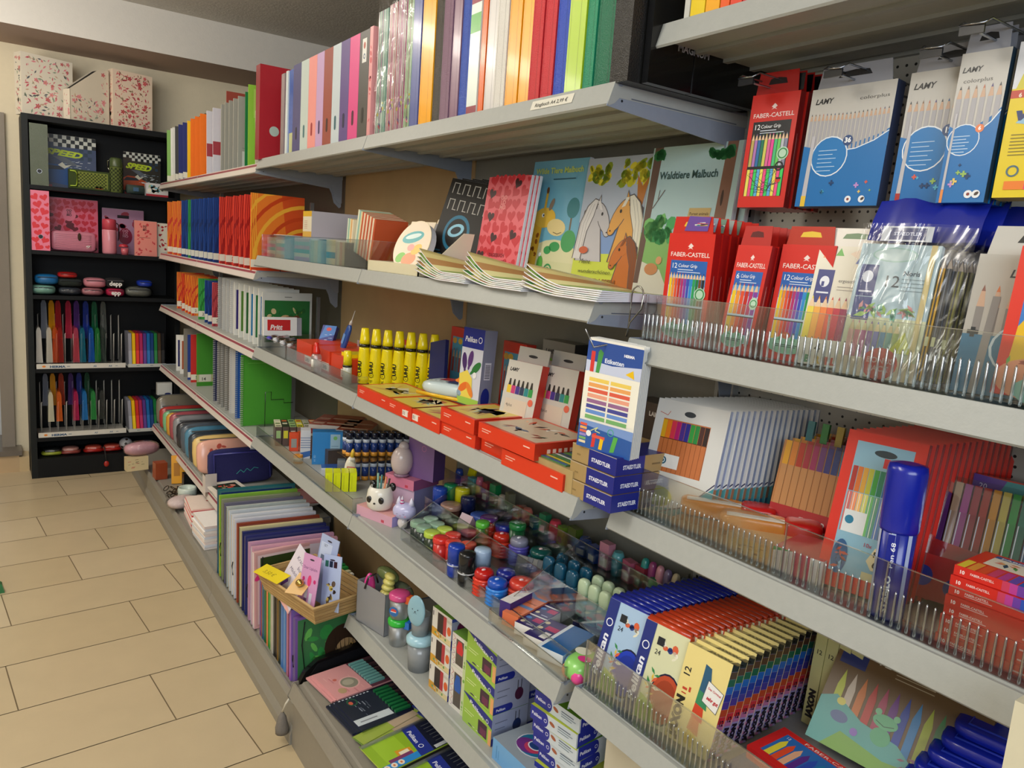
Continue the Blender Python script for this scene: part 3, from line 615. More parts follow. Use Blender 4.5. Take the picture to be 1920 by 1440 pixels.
b.prism(pr, 0, .003, 1, '#d8cdb9'); b.prism(pr, .077, .08, 1, '#d8cdb9'); b.box(0, 0, 0, .003, .08, .165, '#e8dfcd'); b.box(.212, 0, 0, .215, .08, .30, '#d8cdb9'); b.box(0, 0, 0, .215, .08, .003, '#d8cdb9')
f = b.front(); floral(f, 200, 150, FL, 80, 9, (5, 13)); f2 = b.face((.16, 0, .15), (1, 0, 0), (0, 0, 1)); floral(f2, 54, 145, FL, 8, 19); floral(b.left(0, .08), 80, 160, FL, 10, 12)
b.build('body', t); b = MB('fabric'); b.add([(.004, .004, .16), (.16, .004, .294), (.16, .076, .294), (.004, .076, .16)], [(0, 1, 2, 3)], '#17120f'); b.build('opening', t)
z1, z2, z3, z4, z5 = CZ
# first compartment
binder(.26, .085, .325, '#56604f', 'grey-green metallic binder spine with round finger hole at the top left of the cabinet', pose(-.545, 5.03, z1, 90), None, mat='leather_card')
b = MB('gloss')
def speed_cover(f, w, h, sky, car, seed):
    f.rect(0, 0, w, h, sky)
    n = 13; s = w/n
    f.rects([(i*s, h-(j+1)*s, s, s, '#c9cdc6' if (i+j) % 2 else '#1c2024') for i in range(n) for j in range(3) if not (j == 2 and i < 3)])
    f.rects([((8+i)*s, h-(j+4)*s, s, s, '#2c3e52') for i in range(4) for j in range(3) if (i+j) % 2])
    f.text('SPEED', w*.06, h*.64, 44, '#b8cf2f', rot=-4, bold=.05, shear=.35, w=w*.66)
    f.poly([(w*.2, h*.60), (w*.42, h*.6), (w*.68, h*.46), (w*.5, h*.44)], '#5d6570')
    f.poly([(0, h*.12), (w*.55, h*.06), (w*.62, h*.34), (w*.40, h*.44), (w*.12, h*.46), (0, h*.40)], car)
    f.poly([(w*.08, h*.42), (w*.35, h*.42), (w*.42, h*.36), (0, h*.34)], '#1d2733')
    f.scatter(w*.6, h*.35, 26, ['#dfe6ec', '#8fa3b8', '#e8efe8'], 3, 9, 'bar', seed, w*.38, h*.22)
    f.poly([(w*.3, h*.44), (w*.38, h*.5), (w*.44, h*.44), (w*.55, h*.46), (w*.42, h*.38)], '#d9d8c6')
    f.rect(w*.03, 6, w*.16, 12, '#b5444a')
def folder(w, h, fn, label, P, name='cardboard_folder', d=.03, col='#23252b', cat='folder', mat='gloss'):
    t = thing(name, label, cat, P); b = MB(mat); b.box(0, 0, 0, w, d, h, col); fn(b.front(), w*1000, h*1000); b.build('cover', t)
    b = MB('paper'); b.box(.003, .002, h, w-.003, d-.002, h+.001, '#cfcabd'); b.build('pages', t); return t
folder(.275, .295, lambda f, w, h: speed_cover(f, w, h, '#3e4c6c', '#1d4f92', 3), 'dark blue racing car binder with SPEED lettering at the top of the cabinet', pose(-.572, 5.18, z1), 'racing_binder', .05)
folder(.205, .25, lambda f, w, h: speed_cover(f, w, h, '#33302c', '#b5481c', 5), 'orange and black racing car folder with SPEED lettering at the top right of the cabinet', pose(-.152, 5.20, z1), 'racing_folder', .03)
def checker_fn(f, w, h, c1='#7f8a3c', c2='#3a451e', s=9):
    f.rect(0, 0, w, h, c1)
    f.rects([(i*s, j*s, s, s, c2) for i in range(int(w/s)) for j in range(int(h/s)) if (i+j) % 2])
t = thing('checked_pencil_case', 'olive checked pencil case with lime handle in front of the blue racing binder', 'pencil case', pose(-.445, 5.07, z1+.004))
b = MB('fabric'); b.box(0, 0, 0, .205, .06, .105, '#3a4a20'); checker_fn(b.front(0, .045, .01), 150, 85); b.front().rect(130, 8, 42, 14, '#c8602a'); b.build('body', t)
b = MB('satin'); b.tube([(.006, -.004, .012), (.034, -.004, .014), (.040, -.004, .03), (.040, -.004, .085), (.03, -.004, .095), (.006, -.004, .096)], .004, '#a9c23a'); b.build('handle', t)
t = thing('checked_bottle', 'olive checked drinking bottle standing between the two racing car covers', 'bottle', pose(-.205, 5.09, z1))
b = MB('fabric'); b.lathe([(.032, 0), (.035, .01), (.035, .14), (.034, .145)], '#5f6b31', seg=20)
for i in range(10):
    for j in range(12):
        if (i+j) % 2: 
            a0, a1 = 2*math.pi*i/20+math.pi, 2*math.pi*(i+1)/20+math.pi
            b.add([(.0355*math.cos(a0), .0355*math.sin(a0), .01+j*.0108), (.0355*math.cos(a1), .0355*math.sin(a1), .01+j*.0108), (.0355*math.cos(a1), .0355*math.sin(a1), .0208+j*.0108), (.0355*math.cos(a0), .0355*math.sin(a0), .0208+j*.0108)], [(0, 1, 2, 3)], '#2c3618')
b.build('body', t); b = MB('satin'); b.lathe([(.033, .145), (.034, .150), (.033, .19), (.026, .198), (.01, .20)], '#4d5a35', seg=20); b.build('cap', t)
b = MB('chrome'); b.tube([(-.035, -.01, .185), (-.045, -.01, .175), (-.043, -.01, .135), (-.034, -.01, .12)], .003, '#b8b8a8'); b.build('carry_ring', t)
t = thing('toy_car_box', 'small picture box with red edge at the right end of the top compartment', 'box', pose(-.055, 5.03, z1-.0))
b = MB('gloss'); b.box(0, 0, 0, .12, .05, .075, '#c9c9cc'); f = b.front(); f.scatter(118, 60, 30, ['#2a3b2e', '#6fb0c4', '#e2e0cf', '#9fb68a', '#1d2733'], 6, 13, seed=4, y0=12); f.rect(0, 0, 120, 12, '#a8303c'); b.build('carton', t)
b = MB('fabric'); b.lathe([(.0, -.045), (.026, -.045), (.028, .045), (.0, .045)], '#3c4c46', o=(0, 0, .03), axis=0); b.front(-.0305, .0, .02).rect(-20, 0, 30, 22, '#4a6a8c'); one(b, 'dark_roll_case', 'rolled dark green pencil roll beside the small picture box', 'pencil roll', pose(-.105, 5.09, z1, 10))
# second compartment
def hearts(f, w, h, k, base='#f07f9c', cols=('#e22b36', '#d9242f'), r=17, dark=True, seed=2):
    f.rect(0, 0, w, h, base); g = random.Random(seed); y = r*.9; row = 0
    while y < h-r*.4:
        x = r*(.9 if row % 2 else 1.5)
        while x < w-r*.3:
            rr = min(r*g.uniform(.85, 1.02), w-x, x)
            if rr > 5: f.heart(x, y, rr, cols[0] if g.random() > .1 or not dark else '#6b0f1e', g.uniform(-40, 40)); f.k -= 1
            x += r*1.95
        y += r*1.75; row += 1
    f.k += 1
t = binder(.262, .088, .325, '#ef7f9b', 'pink binder spine with red hearts at the left of the second cabinet compartment', pose(-.546, 5.03, z2, 90), lambda f, w, h, k: hearts(f, w, h, k, r=22))
def olm(f, x, y, s, c='#3a1420'):
    f.text('OO', x, y+s*.66, s*.62, c, bold=.04, al='c'); f.text('LO', x, y+s*.16, s*.62, c, bold=.04, al='c'); f.text('MO', x, y-s*.34, s*.62, c, bold=.04, al='c')
def heart_cover(f, w, h):
    hearts(f, w, h, 0, '#d9617e', ('#c4243a', '#b41f30'), 21, True, 8); f.ell(w*.44, h*.70, 34, 38, '#e07a94'); olm(f, w*.44, h*.70, 26); f.heart(w*.46, h*.48, 22, '#5c0d1c', 20)
folder(.262, .30, heart_cover, 'dark pink folder cover with red hearts standing behind the pink ribbed case', pose(-.555, 5.17, z2), 'heart_folder', .04, '#a82038')
t = thing('ribbed_case', 'pink ribbed pencil case with dark tassel in front of the heart folder', 'pencil case', pose(-.54, 5.06, z2+.002))
b = MB('satin'); b.blob((.112, .03, .058), (.112, .03, .056), '#c87a90', p=7, seg=28)
for k in range(9): b.tube([(.02+.02*i, -.0012, .02+k*.0095+.0015*math.sin(i+k)) for i in range(10)], .0012, '#dc93a6', seg=4)
b.build('body', t); b = MB('fabric'); b.blob((.14, -.004, .085), (.009, .006, .022), '#3d2a1c'); b.build('tassel', t)
b = MB('gloss'); b.front(-.002, .165, .012).scatter(40, 34, 9, ['#e8dcc8', '#ffffff', '#c9b08a'], 4, 9, 'leaf', 2); b.build('charm', t)
def strawb(f, w, h, base, c='#d9404e', r=11, n=9, seed=3): f.rect(0, 0, w, h, base); (f.scatter(w, h, n, [c], r*.8, r, 'ell', seed), f.scatter(w, h, n, [c], r*.8, r, 'ell', seed+9))
folder(.225, .265, lambda f, w, h: (strawb(f, w, h, '#b489a8', '#a03a4c', 24, 7), f.rect(w*.36, h*.80, w*.28, 18, '#1b1318'), f.ell(w*.55, h*.40, 38, 48, '#8c2440'), olm(f, w*.55, h*.42, 32, '#c98aa0')), 'dusky lilac folder with strawberries and handle slot in the second compartment', pose(-.268, 5.2, z2), 'strawberry_folder', .03, '#a98aa6')
t = thing('pink_bottle', 'pink drinking bottle with red cap in front of the lilac folder', 'bottle', pose(-.245, 5.08, z2))
b = MB('gloss'); b.lathe([(.034, 0), (.038, .008), (.038, .135), (.036, .14)], '#e08f9e'); b.build('body', t); b = MB('gloss'); b.lathe([(.0365, .14), (.037, .19), (.034, .20), (.01, .203)], '#c9485a'); b.build('cap', t)
b = MB('chrome'); b.tube([(.038, 0, .18), (.05, 0, .17), (.05, 0, .10), (.046, 0, .08)], .003, '#3a3638'); b.build('carry_loop', t)
t = thing('red_pot', 'little pink pot with red lid at the foot of the pink bottle', 'pot', pose(-.168, 5.055, z2)); b = MB('gloss'); b.lathe([(.018, 0), (.021, .04), (.0, .04)], '#cf6470'); b.build('body', t); b = MB('gloss'); b.lathe([(.024, .0), (.026, .006), (.02, .016), (.0, .018)], '#c23442', o=(-.006, 0, .045)); b.build('lid', t)
t = folder(.125, .205, lambda f, w, h: (strawb(f, w, h, '#f59b90', '#e0555c', 9, 12, 5), olm(f, w*.45, h*.76, 22), f.rect(w*.2, h*.52, w*.5, 2, '#7a3440')), 'salmon notebook with strawberries standing at the front of the second compartment', pose(-.115, 5.05, z2, 8), 'strawberry_notebook', .012, '#e0a49c', 'notebook')
folder(.06, .2, lambda f, w, h: strawb(f, w, h, '#e9e2d2', '#b3303c', 9, 7, 9), 'white notebook edge with strawberries beside the salmon notebook', pose(.013, 5.09, z2, 2), 'strawberry_notebook', .012, '#e9e2d2', 'notebook')
b = MB('gloss'); b.box(0, 0, 0, .05, .05, .10, '#b02a2a'); b.front().scatter(50, 100, 16, ['#401010', '#2a0808'], 2, 4, seed=2); one(b, 'red_dotted_tin', 'red dotted tin half hidden behind the end of the price-rail shelf', 'tin', pose(.055, 5.12, z2))
# third compartment: soft cases in two layers
def soft(x, z, w, h, col, label, txt=None, wrap=False, y=5.10, mat='fabric', deco=None, d=.06):
    t = thing('soft_case', label, 'pencil case', pose(x, y, z), 'soft cases in the third compartment')
    b = MB(mat); b.blob((w/2, .0, h/2), (w/2, d, h/2), col, p=3.2, seg=20); b.build('body', t)
    z_ = MB('satin'); z_.box(w*.1, -d-.001, h*.72, w*.9, -d+.004, h*.78, '#20242a' if col != '#1b1b1e' else '#55555a'); z_.build('zip', t)
    if txt: f_ = MB('satin'); f_.front(-d-.0025, 0, 0).text(txt, w*500, h*260, 34, '#eceae6', bold=.04, al='c'); f_.build('lettering', t)
    if wrap: w_ = MB('film'); w_.blob((w/2, 0, h/2), (w/2+.012, d+.006, h/2+.001), '#ffffff', p=2.6, seg=20); w_.build('wrapper', t)
    return t
soft(-.645, z3+.001, .125, .055, '#7fb5a4', 'mint green soft case, lower left in the third compartment', wrap=True)
soft(-.625, z3+.058, .120, .058, '#1c66a0', 'bright blue soft case on top of the mint one', mat='satin')
soft(-.508, z3+.001, .115, .048, '#2b333f', 'dark slate soft case beside the mint one', wrap=True)
soft(-.512, z3+.050, .125, .048, '#1b2420', 'black soft case lying on the slate one')
soft(-.512, z3+.099, .10, .034, '#b01f1e', 'red flat case on top of the black one', mat='gloss')
soft(-.395, z3+.001, .115, .048, '#c07a84', 'pink soft case wrapped in cellophane, lower row', wrap=True)
soft(-.383, z3+.050, .118, .056, '#c9808e', 'rose satin soft case, upper row', mat='satin')
soft(-.268, z3+.001, .10, .050, '#b8284e', 'raspberry soft case with white lettering', 'epp', mat='satin')
soft(-.272, z3+.052, .105, .058, '#1b1b1e', 'black soft case with white lettering', 'depp')
soft(-.165, z3+.001, .145, .062, '#6d7066', 'grey soft case in crumpled cellophane', wrap=True)
soft(-.10, z3+.064, .085, .04, '#1f3aa8', 'small shiny blue case on the grey one', mat='gloss')
# fourth and fifth compartments: sleeve racks
def rack(z, y, label, k2):
    t = thing('sleeve_rack', label, 'rack', pose(-.628, y, z))
    b = MB('satin'); b.box(0, -.006, 0, .455, 0, .028, '#d9d6ce'); f = b.front(-.006); f.ell(36, 14, 9, 6, '#e88a34'); f.text('HERMA', 65, 6, 17, '#24527c', bold=.05, w=78); f.text('A5', 285, 7, 14, '#4a6d8c', bold=.03); f.text('A4', 365, 7, 14, '#4a6d8c', bold=.03); f.rects([(150, 10, 16, 5, '#8b97a0'), (400, 10, 12, 4, '#8b97a0')]); b.build('front_strip', t)
    b = MB('satin'); b.box(0, 0, 0, .455, .22, .006, '#c9c6bd'); b.build('tray', t)
    for i in range(11):
        x = .02+i*.042
        for (yy, hh) in ((.03, .20), (.15, .30)):
            w_ = MB('satin'); w_.tube([(x, yy, .006), (x, yy, hh-.006), (x+.003, yy+.01, hh), (x, yy+.02, hh-.006), (x, yy+.05, .02)], .0017, '#d8d6d0'); w_.build('wire', t)
    return t
rack(.6405, 5.035, 'white wire rack of plastic book sleeves in the fourth compartment, full of tall sleeves', 0)
rack(.2385, 5.035, 'white wire rack of plastic book sleeves in the fifth compartment', 1)
def sleeve(x, y, z0, z1, col, label, w=.034, grp='plastic sleeves in the racks', cl=False):
    b = MB('tint_plastic' if not cl else 'frosted'); pts = []; n = 12
    prof = [(-w/2, z0), (-w/2*.8, z0+(z1-z0)*.5), (-w/2*.75, z1-.02), (-w*.18, z1), (w*.18, z1), (w/2*.75, z1-.02), (w/2*.9, z0+(z1-z0)*.45), (w/2*1.1, z0)]
    for (a, za), (c, zc) in zip(prof, prof[1:]):
        b.add([(a, 0, za), (c, 0, zc), (c, .13, zc), (a, .13, za)], [(0, 1, 2, 3)], col, smooth=True)
        b.add([(a, 0, za), (c, 0, zc), (c*.7, .0, zc), (a*.7, .0, za)], [(0, 1, 2, 3)], col)
    b.add([(a, -.0005, za) for a, za in prof]+[(a, .128, za) for a, za in prof], [tuple(range(8))], col)
    return one(b, 'book_sleeve', label, 'book sleeve', pose(x, y, 0), grp)
SC_ = [('#8c95a6', 'greyish clear'), ('#f0a810', 'amber yellow'), ('#b8222a', 'red'), ('#c8284c', 'crimson'), ('#5a2c8a', 'violet'), ('#1c38a8', 'royal blue'), ('#136b48', 'green'), ('#6d7370', 'smoke grey')]
xs_ = [-.583, -.545, -.512, -.46, -.418, -.37, -.325, -.278]
for (c, nm), x in zip(SC_, xs_):
    sleeve(x+.004, 5.16, .80, 1.022, c, '%s sleeve in the back row of the upper rack' % nm, .036)
SF = [('#e8e6e0', 'white'), ('#d8d4c8', 'clear'), ('#c84a1c', 'orange-red'), ('#9c2220', 'dark red'), ('#c4485a', 'rose'), ('#15708c', 'teal'), ('#1c60c0', 'mid blue'), ('#27803c', 'leaf green'), ('#33413c', 'dark grey')]
xf_ = [-.612, -.562, -.532, -.508, -.428, -.395, -.35, -.318, -.288]
for (c, nm), x in zip(SF, xf_):
    sleeve(x, 5.055, .672, .875, c, '%s sleeve in the front row of the upper rack' % nm, .032)
SL = [('#78839a', 'greyish clear', -.585), ('#f0a510', 'amber yellow', -.548), ('#b5321c', 'brick red', -.505), ('#4c2880', 'violet', -.455), ('#1b34a0', 'royal blue', -.412), ('#125c40', 'green', -.37)]
for c, nm, x in SL: sleeve(x+.004, 5.16, .40, .592, c, '%s sleeve in the back row of the lower rack' % nm, .034)
SM = [('#e4e2c8', 'cream', -.562), ('#e0661c', 'orange', -.52), ('#c4205c', 'magenta', -.435), ('#1f7fd0', 'sky blue', -.39), ('#2f9c4c', 'grass green', -.345), ('#3a403e', 'charcoal', -.30)]
for c, nm, x in SM: sleeve(x, 5.055, .325, .50, c, '%s sleeve in the front row of the lower rack' % nm, .03)
SB = [('#9a9caa', 'grey'), ('#f2c010', 'yellow'), ('#d8342c', 'red'), ('#b42860', 'magenta'), ('#5c3a8c', 'violet'), ('#1a6cb4', 'blue'), ('#15407c', 'dark blue'), ('#1f7a40', 'green'), ('#4c3c2c', 'brown'), ('#1c1c20', 'black')]
for r_, (z, h) in enumerate(((.6625, .20), (.2605, .19))):
    t = thing('booklet_tray', ['small white tray of coloured booklet covers right of the upper rack', 'small white tray of coloured booklet covers right of the lower rack'][r_], 'tray', pose(-.158, 5.035, z-.022))
    b = MB('satin'); b.box(0, -.004, 0, .21, .0, .02, '#c9cac4'); b.box(0, 0, 0, .21, .15, .004, '#bcbdb8'); f = b.front(-.004); f.rects([(45, 8, 18, 4, '#7c8a92'), (120, 8, 18, 4, '#7c8a92')]); b.build('tray_body', t)
    for i, (c, nm) in enumerate(SB):
        b = MB('gloss'); b.box(0, 0, 0, .017, .15, h, c); b.front().rect(0, 0, 17, 95, tuple(min(1, v*1.25+.02) for v in hexc(c)))
        one(b, 'booklet_cover', '%s booklet covers in the tray right of the %s rack' % (nm, ['upper', 'lower'][r_]), 'booklet cover', pose(-.153+i*.0203, 5.042, z-.017, 0, 0, -3 if r_ else -1), 'coloured booklet covers')
b = MB('satin'); b.box(0, 0, 0, .085, .04, .075, '#d5d6d2'); b.front().ell(60, 6, 18, 7, '#26306c'); one(b, 'white_card_box', 'plain white box at the right end of the fifth compartment', 'box', pose(.005, 5.05, .46)); 
b = MB('dark_laminate'); b.box(.0, 5.03, .2385, .09, 5.25, .4585, '#1a1c1e'); one(b, 'black_block', 'black storage box under the plain white box in the cabinet', 'box')
# bottom compartment
BG = [(-.615, '#b8c43c', '#20242a', 'black and lime'), (-.52, '#b05048', '#d89a90', 'rosy'), (-.40, '#c8241c', '#e05a48', 'red'), (-.30, '#c8241c', '#e05a48', 'second red')]
for i, (x, c, c2, nm) in enumerate(BG):
    b = MB('gloss'); b.blob((.055, .04, .012), (.055, .04, .011), c, p=3); b.blob((.055, .04, .030), (.045, .035, .014), c2 if i else '#2a2e30', p=2.5); b.blob((.055, .04, .024), (.062, .048, .026), '#ffffff', 'film', p=2.4)
    one(b, 'toy_packet', '%s toy in cellophane on the bottom board of the cabinet' % nm, 'packet', pose(x, 5.06, .116), 'toy packets at the bottom of the cabinet')
t = thing('mini_football', 'small white football at the bottom of the cabinet', 'ball', pose(-.168, 5.09, .155)); b = MB('gloss'); b.blob((0, 0, 0), (.038, .038, .038), '#b9bcc4', seg=20, ring=14); b.build('ball_skin', t); b = MB('gloss')
for a_, e_ in ((-1.7, .2), (-1.1, -.3), (-2.3, -.35), (-1.5, .95)):
    n_ = Vector((math.cos(a_)*math.cos(e_), math.sin(a_)*math.cos(e_), math.sin(e_))); u_ = n_.cross(Vector((0, 0, 1))).normalized(); v_ = n_.cross(u_)
    b.add([tuple(n_*.0385+(u_*math.cos(k*1.2566)+v_*math.sin(k*1.2566))*.009) for k in range(5)], [(0, 1, 2, 3, 4), (4, 3, 2, 1, 0)], '#4a3c34')
b.build('patch', t)
t = thing('ladybird_keychain', 'red charm on a strap hanging over the bottom edge of the cabinet', 'key chain', pose(-.285, 5.015, .04)); b = MB('gloss'); b.blob((0, -.006, .018), (.014, .006, .018), '#a82218'); b.build('charm', t); b = MB('fabric'); b.tube([(0, -.005, .036), (-.004, -.006, .07), (-.008, -.002, .105), (-.006, .02, .118)], .003, '#2c2c2c'); b.build('strap', t)
# ------------------------------------------------------------------ binders on the two top shelves (A2, A3)
zt = ZA-.0025
def spine_box(y1, w, h, col, label, group, x=.02, d=.285, hole=None, mat='satin', deco=None, name='ring_binder', cat='binder', yaw=0, side=None, gap=.0015, lean=0):
    t = thing(name, label, cat, pose(x, y1, zt, -90+yaw, 0, lean), group)     # front (-Y) is the spine, local x runs toward the camera
    b = MB(mat); b.box(0, 0, 0, w-gap, d, h, col, cols={'right': side or col}); 
    if deco: deco(b.front(), (w-gap)*1000, h*1000)
    b.build('cover', t)
    b = MB('paper'); b.box(.003, .006, h, w-.004, d-.003, h+.0008, '#cfc9ba'); b.build('pages', t)
    if hole:
        f_ = MB('satin'); pr = [((w-gap)*500+7.5*math.cos(a), 62+ (13 if math.sin(a) >= 0 else -13)+7.5*math.sin(a)) for a in [6.283*k/20 for k in range(20)]]
        f_.front(-.0004).poly(pr, hole); f_.build('finger_hole', t)
    return t
t = thing('red_box_file', 'tall red box file with round cut-out, first on the top shelf of the tan-backed unit', 'box file', pose(.0, 2.955, zt, 0))
b = MB('satin'); b.box(.0, 0, 0, .26, .05, .335, '#b32430', cols={'left': '#8f1b26'}); b.build('cover', t)
b = MB('satin'); b.front(-.0004, .055, .105).ell(0, 0, 18, 18, '#b9c9bf'); b.build('cut_out', t)
for i, (y, w, h, c, lb, m) in enumerate(((2.80, .035, .28, '#b5ccbd', 'pale mint plastic folder right of the red box file', 'frosted'), (2.762, .022, .285, '#dfe8e6', 'white plastic folder beside the mint one', 'satin'), (2.738, .055, .285, '#2155b4', 'bright blue glossy folder with label', 'gloss'), (2.68, .018, .285, '#c8d3d8', 'thin pale folder right of the bright blue one', 'gloss'), (2.66, .016, .285, '#31405c', 'thin dark blue folder before the striped binders', 'gloss'))):
    spine_box(y, w, h, c, lb, 'plastic folders beside the red box file', mat=m, name='plastic_folder', cat='folder', deco=(lambda f, w_, h_: f.rect(8, 6, 36, 70, '#c3c98f')) if i == 2 else None, x=.03+.004*i)
A2 = [(2.64, '#4c4a7e', '#15122e', 'navy violet'), (2.563, '#c9d6d0', '#3a7278', 'pale mint'), (2.49, '#f49a92', '#a3202e', 'salmon pink'), (2.418, '#c9a4d0', '#472a66', 'lilac'), (2.356, '#9c4636', '#3a0c0e', 'brick brown'), (2.285, '#c8d4da', '#28606e', 'ice blue'), (2.221, '#5e4788', '#180a40', 'violet'), (2.156, '#e0478a', '#4a0a2c', 'hot pink'), (2.086, '#4a4844', '#121010', 'dark grey')]
for i, (y, c, hc, nm) in enumerate(A2):
    y2 = A2[i+1][0] if i < 8 else 2.02
    dk = None
    if i == 8: dk = lambda f, w, h: (f.rect(w*.28, h-82, w*.44, 62, '#e2e2dc'), f.ell(w*.5, h-38, 7, 9, '#b5503c'), f.ring(w*.5, h-66, 7, 3, '#33507a'))
    spine_box(y, y-y2, .282, c, '%s binder spine with oval finger hole on the top shelf' % nm, 'plain binders with oval finger holes', hole=hc, deco=dk, lean=0)
spine_box(2.02, .022, .284, '#e0989a', 'narrow pink flowered binder beside the cellophane-wrapped folders', 'plain binders with oval finger holes', deco=lambda f, w, h: f.scatter(w, h, 9, ['#d4606a', '#c84a52'], 5, 9, 'ell', 3))
# cellophane-wrapped folders at the joint of the two units
CE = [(1.985, .062, .315, '#7fae9c', 'sea green'), (1.918, .05, .318, '#d07a86', 'rose'), (1.866, .05, .32, '#a84a74', 'magenta'), (1.814, .045, .322, '#6fb04c', 'green')]
for y, w, h, c, nm in CE:
    t = spine_box(y, w, h, c, '%s folder pack in crinkled cellophane at the shelf joint' % nm, 'cellophane-wrapped folder packs', x=.028, mat='gloss', name='folder_pack', cat='folder pack', deco=lambda f, w_, h_: (f.rects([(w_*k/5, 0, w_/11, h_, ['#e8dfe0', '#cfd8cc', '#b98aa8', '#dce6e0', '#9cc0a8'][k]) for k in range(5)]), f.scatter(w_, h_*.3, 6, ['#c9c04a', '#d05a6a', '#6a4a8a'], 5, 9, 'ell', 5)))
    b = MB('film'); g = random.Random(int(y*999)); n = 12
    for k in range(n):
        z0, z1_ = (h+.03)*k/n, (h+.03)*(k+1)/n; o0, o1 = [.003+.004*math.sin(k*2.1+y*9), .003+.004*math.sin((k+1)*2.1+y*9)]
        b.add([(-.001, -o0, z0), (w*.5, -o0-.004, z0), (w, -o0, z0), (w, -o1, z1_), (w*.5, -o1-.004+.003*math.cos(k*3), z1_), (-.001, -o1, z1_)], [(0, 1, 4, 5), (1, 2, 3, 4)], '#ffffff', smooth=True)
    b.build('wrapper', t)
A3 = [(1.768, .044, '#56619c', 'slate blue', 0), (1.722, .063, '#f5a90c', 'golden yellow', 0), (1.658, .043, '#33322f', 'black', 1), (1.614, .041, '#7f5f74', 'mauve', 1), (1.572, .036, '#866479', 'mauve', 0), (1.535, .040, '#2b50ae', 'royal blue', 1), (1.494, .042, '#dde5dc', 'white', 2), (1.450, .020, '#e8661c', 'orange', 0), (1.429, .041, '#cfcbc8', 'pale grey', 0), (1.387, .040, '#dcd8d0', 'off-white', 1), (1.346, .043, '#f0a010', 'amber', 0), (1.302, .039, '#f2a614', 'amber', 0), (1.262, .036, '#c62c34', 'red', 1), (1.225, .036, '#c8303a', 'red', 1), (1.188, .038, '#2c4fb8', 'bright blue', 1), (1.149, .048, '#a8c81e', 'lime', 0), (1.10, .027, '#1f8a64', 'reflection-paled green', 1), (1.072, .054, '#08694a', 'dark green', 1)]  # last but one, the lighter green, has a reflection put into its colour
seen = {}
for i, (y, w, c, nm, k) in enumerate(A3):
    seen[nm] = seen.get(nm, 0)+1
    lb = '%s ring binder on the top shelf of the grey-backed unit' % nm
    if nm in ('mauve', 'amber', 'red'): lb = '%s %s ring binder on the top shelf, %s' % (['left', 'right'][seen[nm]-1], nm, {'mauve': 'beside the royal blue one', 'amber': 'after the off-white one', 'red': 'before the bright blue one'}[nm])
    d = (lambda f, w_, h_: (f.rect(w_*.62, 0, 1.2, h_, '#00000f'), f.rect(w_*.12, 0, .8, h_, '#00000f'))) if k != 2 else (lambda f, w_, h_: (f.rect(0, 0, w_, 20, '#8c2c3c'), f.rect(0, h_*.56, w_, 40, '#5aa94e'), f.rect(0, h_*.72, w_, h_*.28, '#8c2440'), f.rect(w_*.3, 20, w_*.35, h_*.5, '#cfe2c8')))
    dd = c
    def deco(f, w_, h_, c=c, k=k):
        if k == 2: f.rect(0, 0, w_, 20, '#8c2c3c'); f.rect(0, h_*.52, w_, 38, '#5aa94e'); f.rect(0, h_*.70, w_, h_*.3, '#8c2440'); return
        dk = tuple(v*.62 for v in hexc(c)); f.rect(w_*.66, 0, 1.4, h_, dk); f.rect(w_*.1, 0, .9, h_, dk)
    spine_box(y, w, .325+.004*(i % 3), c, lb, 'coloured ring binders on the top shelf', x=.022+.002*(i % 3), mat='leather_card' if k == 1 else 'gloss', deco=deco)
t = spine_box(1.014, .045, .33, '#1b1a18', 'black gloss ring binder overhanging the right end of the top shelf', 'coloured ring binders on the top shelf', x=.012, mat='leather_card')
b = MB('gloss'); b.box(0, 0, 0, .32, .014, .33, '#050506'); f = b.front(m='satin'); f.text('MAGNUM', 60, 60, 17, '#a9a9ad', bold=.03)
b.box(.10, -.001, 0, .102, .015, .33, '#1a1a1c'); one(b, 'black_box_file', 'black box file with silver lettering at the right end of the top shelf', 'box file', pose(.04, .953, zt))
b = MB('satin'); f = b.face((-.0012+.0145, 1.235, ZA-.007), (0, -1, 0), (-.3, 0, -.95)); 
b = MB('satin'); u_ = Vector((-.012, 0, -.036)).normalized(); n_ = Vector((-.95, 0, .31))
p0 = Vector((.012, 1.225, ZA))+u_*.006+n_*.001; b.add([tuple(p0), tuple(p0+Vector((0, -.125, 0))), tuple(p0+Vector((0, -.125, 0))+u_*.018), tuple(p0+u_*.018)], [(3, 2, 1, 0)], '#dedacb')
f = b.face(p0+u_*.018+n_*.0002, (0, -1, 0), -u_); f.text('Ringbuch A4 2,99 €', 12, 5, 10, '#55534e', bold=.02, w=98); one(b, 'price_label', 'long cream price label stuck on the lip of the top shelf', 'label')
# ------------------------------------------------------------------ second shelf of the tan-backed unit (B2)
zt = ZB-.0025
def bin_(y1, y0, x0, x1, h, z, label, name='acrylic_bin', div=(), hb=None):
    t = thing(name, label, 'bin', pose(x0, y1, z)); L = y1-y0; d = x1-x0; th = .002; hb = hb or h
    b = MB('acrylic'); b.box(0, -L, 0, th, 0, h, '#ffffff'); b.build('front_wall', t)
    b = MB('acrylic'); b.box(0, -th, 0, d, 0, hb, '#ffffff'); b.build('side_wall', t)
    b = MB('acrylic'); b.box(0, -L, 0, d, -L+th, hb, '#ffffff'); b.build('side_wall', t)
    for q in div: b = MB('acrylic'); b.box(th, -q, 0, d, -q+th, hb*.92, '#ffffff'); b.build('divider', t)
    b = MB('acrylic_edge'); b.box(-.0003, -L, h, th+.0003, 0, h+.0008, '#ffffff'); b.box(0, -th, hb, d, 0, hb+.0008, '#ffffff'); b.box(0, -L, hb, d, -L+th, hb+.0008, '#ffffff'); b.build('rim', t)
    return t
